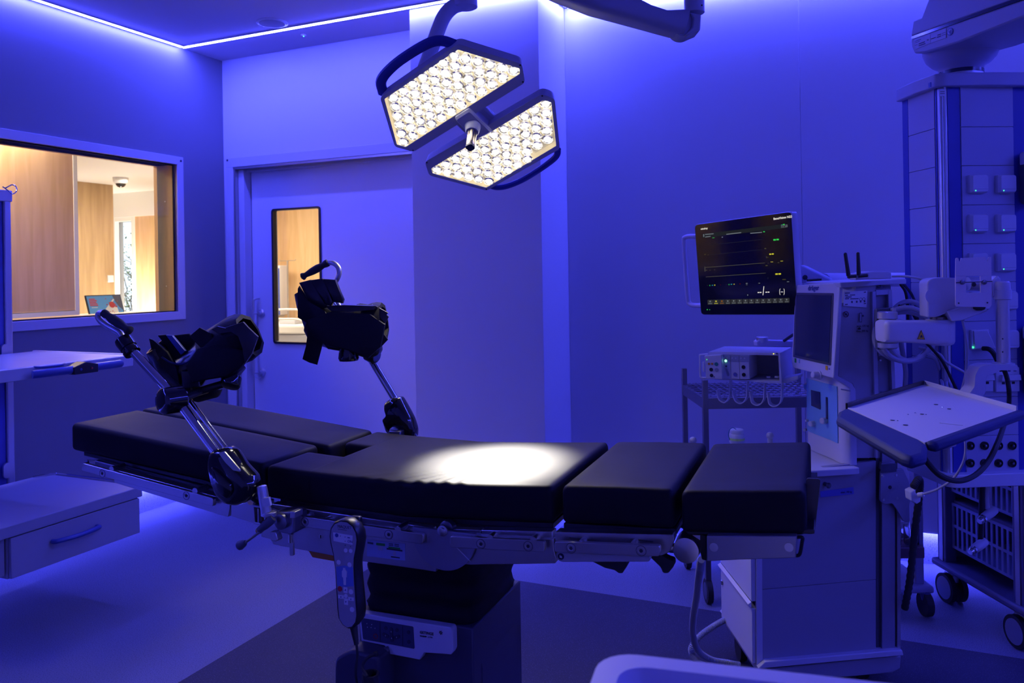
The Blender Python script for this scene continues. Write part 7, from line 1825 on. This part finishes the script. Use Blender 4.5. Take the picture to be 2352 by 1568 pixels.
for zb0, zb1 in ((.245, .43), (.49, .69)):
    bs = MB(BF).box((.035, .03, zb0 - .004), (LEN - .035, .52, zb0)).build('basket', BK, BT)
    nx, nz = 13, 2
    m = MB(BF)
    wx_ = (LEN - .07) / nx
    for face_y in (.03, .515):
        for k in range(nx + 1):
            x_ = .035 + wx_ * k; m.box((x_ - .006, face_y, zb0), (x_ + .006, face_y + .004, zb1))
        for k in range(nz + 1):
            z_ = zb0 + (zb1 - zb0) * k / nz; m.box((.029, face_y - .0005, z_ - .006), (LEN - .029, face_y + .0045, z_ + .006))
    w_ = m.build('basket_walls', BK, bs); w_['kind'] = 'stuff'
for t_ in (.02, LEN - .02):
    for w_ in (.03, .50):
        c_ = BF(t_, w_, .062)
        for sg in (-1, 1):
            m = MB(); m.cyl(c_ + dv * 0 + pv * (sg * .014), c_ + pv * (sg * .036), .062, 28, raw=True); o = m.build('castor', M['rubber'], BT)
            m = MB(); m.cyl(c_ + pv * (sg * .035), c_ + pv * (sg * .038), .048, 24, raw=True); m.build('wheel_cap', mat('wheel_cap_grey', (.22, .24, .34), .5), o)
        m = MB(); m.cyl(c_ + Vector((0, 0, .0)), c_ + Vector((0, 0, .095)), .012, 14, raw=True); m.hexa([c_ + pv * a + dv * b + Vector((0, 0, z)) for z in (.03, .06) for a, b in ((-.013, -.03), (.013, -.03), (.013, .03), (-.013, .03))], raw=True); m.build('fork', M['alu'], BT)
MB(BF).box((-.02, .545, .175), (LEN + .02, .552, ZU)).build('rear_blocker', BM, BT)  # dark sheet added to keep the inside of the baskets dark
MB(BF).box((-.034, .05, .175), (-.028, .50, ZU)).build('end_blocker', BM, BT)  # dark sheet added to block the far light strip behind the baskets
MB(BF).box((.0, .04, .43), (LEN, .54, .445)).build('mid_shelf', BM, BT)
# gas hoses ending in white couplings
for k, (pts, e0, e1, lb) in enumerate((([(2266, 1116), (2266, 1150), (2268, 1168)], (2284, 1170), (2243, 1202), 'white gas coupling hanging higher under the pendant ledge'),
                                  ([(2256, 1116), (2254, 1180), (2252, 1240)], (2262, 1243), (2222, 1272), 'white gas coupling hanging lower, in front of the baskets'))):
    r = thing('gas_coupling', lb, 'coupling', at(pts[-1][0], pts[-1][1], 2.86), 'gas couplings under the pendant')
    m = MB(); m.tube(catmull([at(x, y, 2.86) for x, y in pts], 5), .0095, 12, raw=True); m.build('hose', WH if k == 0 else M['black'], r)
    a_, b_ = at(*e0, 2.86), at(*e1, 2.82); m = MB(); dv_ = b_ - a_
    m.lathe(a_, dv_, [(-.004, .008), (0, .015), (.02, .0165), (dv_.length * .55, .0155), (dv_.length * .6, .012)], 18, raw=True); m.build('coupling_body', WH, r)
    m = MB(); m.lathe(a_ + dv_ * .6, dv_, [(0, .013), (.008, .014), (.010, .011), (.018, .0135), (.026, .010)], 16, raw=True); m.build('coupling_tip', M['chrome'], r)
# small instrument stand seen between machine and pendant
IS = thing('instrument_stand', 'low stand with glassware on a dark shelf between machine and pendant', 'stand', Vector((at(2100, 1300, 3.35).x, 3.4, 0)))
xi = at(2109, 1200, 3.35).x
MB().box((xi - .015, 3.35, .13), (xi + .022, 3.39, .80)).build('upright', mat('stand_lilac', (.30, .30, .44), .45), IS, bev=.004)
zsf = at(2085, 1248, 3.35).z
MB().box((xi - .19, 3.30, zsf - .045), (xi + .0, 3.62, zsf)).build('shelf', mat('shelf_brown', (.16, .10, .12), .5), IS, bev=.003)
MB().box((xi - .19, 3.32, .10), (xi + .05, 3.60, .13)).build('base', mat('stand_lilac2', (.30, .30, .44), .45), IS, bev=.01)
gm = bpy.data.materials.new('clear_glass'); gm.use_nodes = True; gb = gm.node_tree.nodes['Principled BSDF']; gb.inputs['Transmission Weight'].default_value = 1; gb.inputs['Roughness'].default_value = .03; gb.inputs['IOR'].default_value = 1.4
for k in range(4):
    m = MB(); c_ = Vector((xi - .035 - .075 * (k // 2), 3.34 + .08 * (k % 2), zsf + .002)); m.lathe(c_, (0, 0, 1), [(0, .026), (.004, .030), (.075, .031), (.075, .028), (.006, .026)], 18, raw=True)
    o = m.build('glass_jar', gm); tag(o, ('rightmost', 'second from the right', 'third from the right', 'leftmost')[k] + ' clear glass jar on the low shelf behind the black hose', 'jar', 'glass jars on the low stand')
for a_ in (-.15, .02):
    for b_ in (3.34, 3.58):
        c_ = Vector((xi + a_, b_, .052)); m = MB(); m.cyl(c_ + Vector((-.014, 0, 0)), c_ + Vector((.014, 0, 0)), .050, 22, raw=True); m.build('castor', M['rubber'], IS)
        m = MB(); m.lathe(c_ + Vector((0, 0, .0)), (0, 0, 1), [(0, .01), (.04, .022), (.055, .02)], 14, raw=True); m.build('castor_fork', mat('fork_blue', (.10, .10, .26), .4), IS)
# =================================================================== PALE TRAY-TOPPED CART nearest the camera
zC = 1.065
def cp(px, py, z): a, b = ray(px, py); Y = (EYE - z) / b; return Vector((a * Y, Y, z))
CT = thing('tray_cart', 'out-of-focus pale plastic tray of a cart nearest the camera', 'cart', Vector((.42, .55, 0)))
c0 = cp(1408, 1499, zC); c1 = cp(2352, 1606, zC); dx = (c1 - c0); dx.z = 0; dx.normalize(); dy = Vector((dx.y, -dx.x, 0))
TF = AxisFrame((c0.x, c0.y, 0), dx, dy, (0, 0, 1))
Wd, Dp = .60, .34
def rr3(x0, y0, x1, y1, r, z): return [TF(x, y, z) for x, y in rrect(x0, y0, x1, y1, r, 6)]
m = MB(); m.rings([rr3(-.01, .0, Wd, Dp, .035, zC - .05), rr3(-.016, -.006, Wd + .006, Dp + .006, .04, zC - .012), rr3(-.012, -.002, Wd + .002, Dp + .002, .038, zC), rr3(.012, .022, Wd - .022, Dp - .022, .028, zC), rr3(.018, .028, Wd - .028, Dp - .028, .024, zC - .016), rr3(.026, .036, Wd - .036, Dp - .036, .02, zC - .018)], False, True)
m._add(rr3(.026, .036, Wd - .036, Dp - .036, .02, zC - .018), [tuple(range(28))], 0, True); m._add(rr3(-.01, .0, Wd, Dp, .035, zC - .05), [tuple(range(28))], 0, True)
m.build('tray', mat('cart_plastic', (.62, .60, .68), .4), CT, smooth=40)
MB(TF).box((.01, .02, .16), (Wd - .02, Dp - .02, zC - .048)).build('cabinet', M['white2'], CT, bev=.01)
MB(TF).box((.0, .01, .12), (Wd - .01, Dp - .01, .16)).build('plinth', M['grey'], CT, bev=.008)
for a_ in (.06, Wd - .08):
    for b_ in (.05, Dp - .06):
        c_ = TF(a_, b_, .055); m = MB(); m.cyl(c_ - dx * .013, c_ + dx * .013, .055, 20, raw=True); m.build('castor', M['rubber'], CT)
        MB().cyl(c_, c_ + Vector((0, 0, .075)), .012, 12).build('castor_stem', M['alu'], CT)
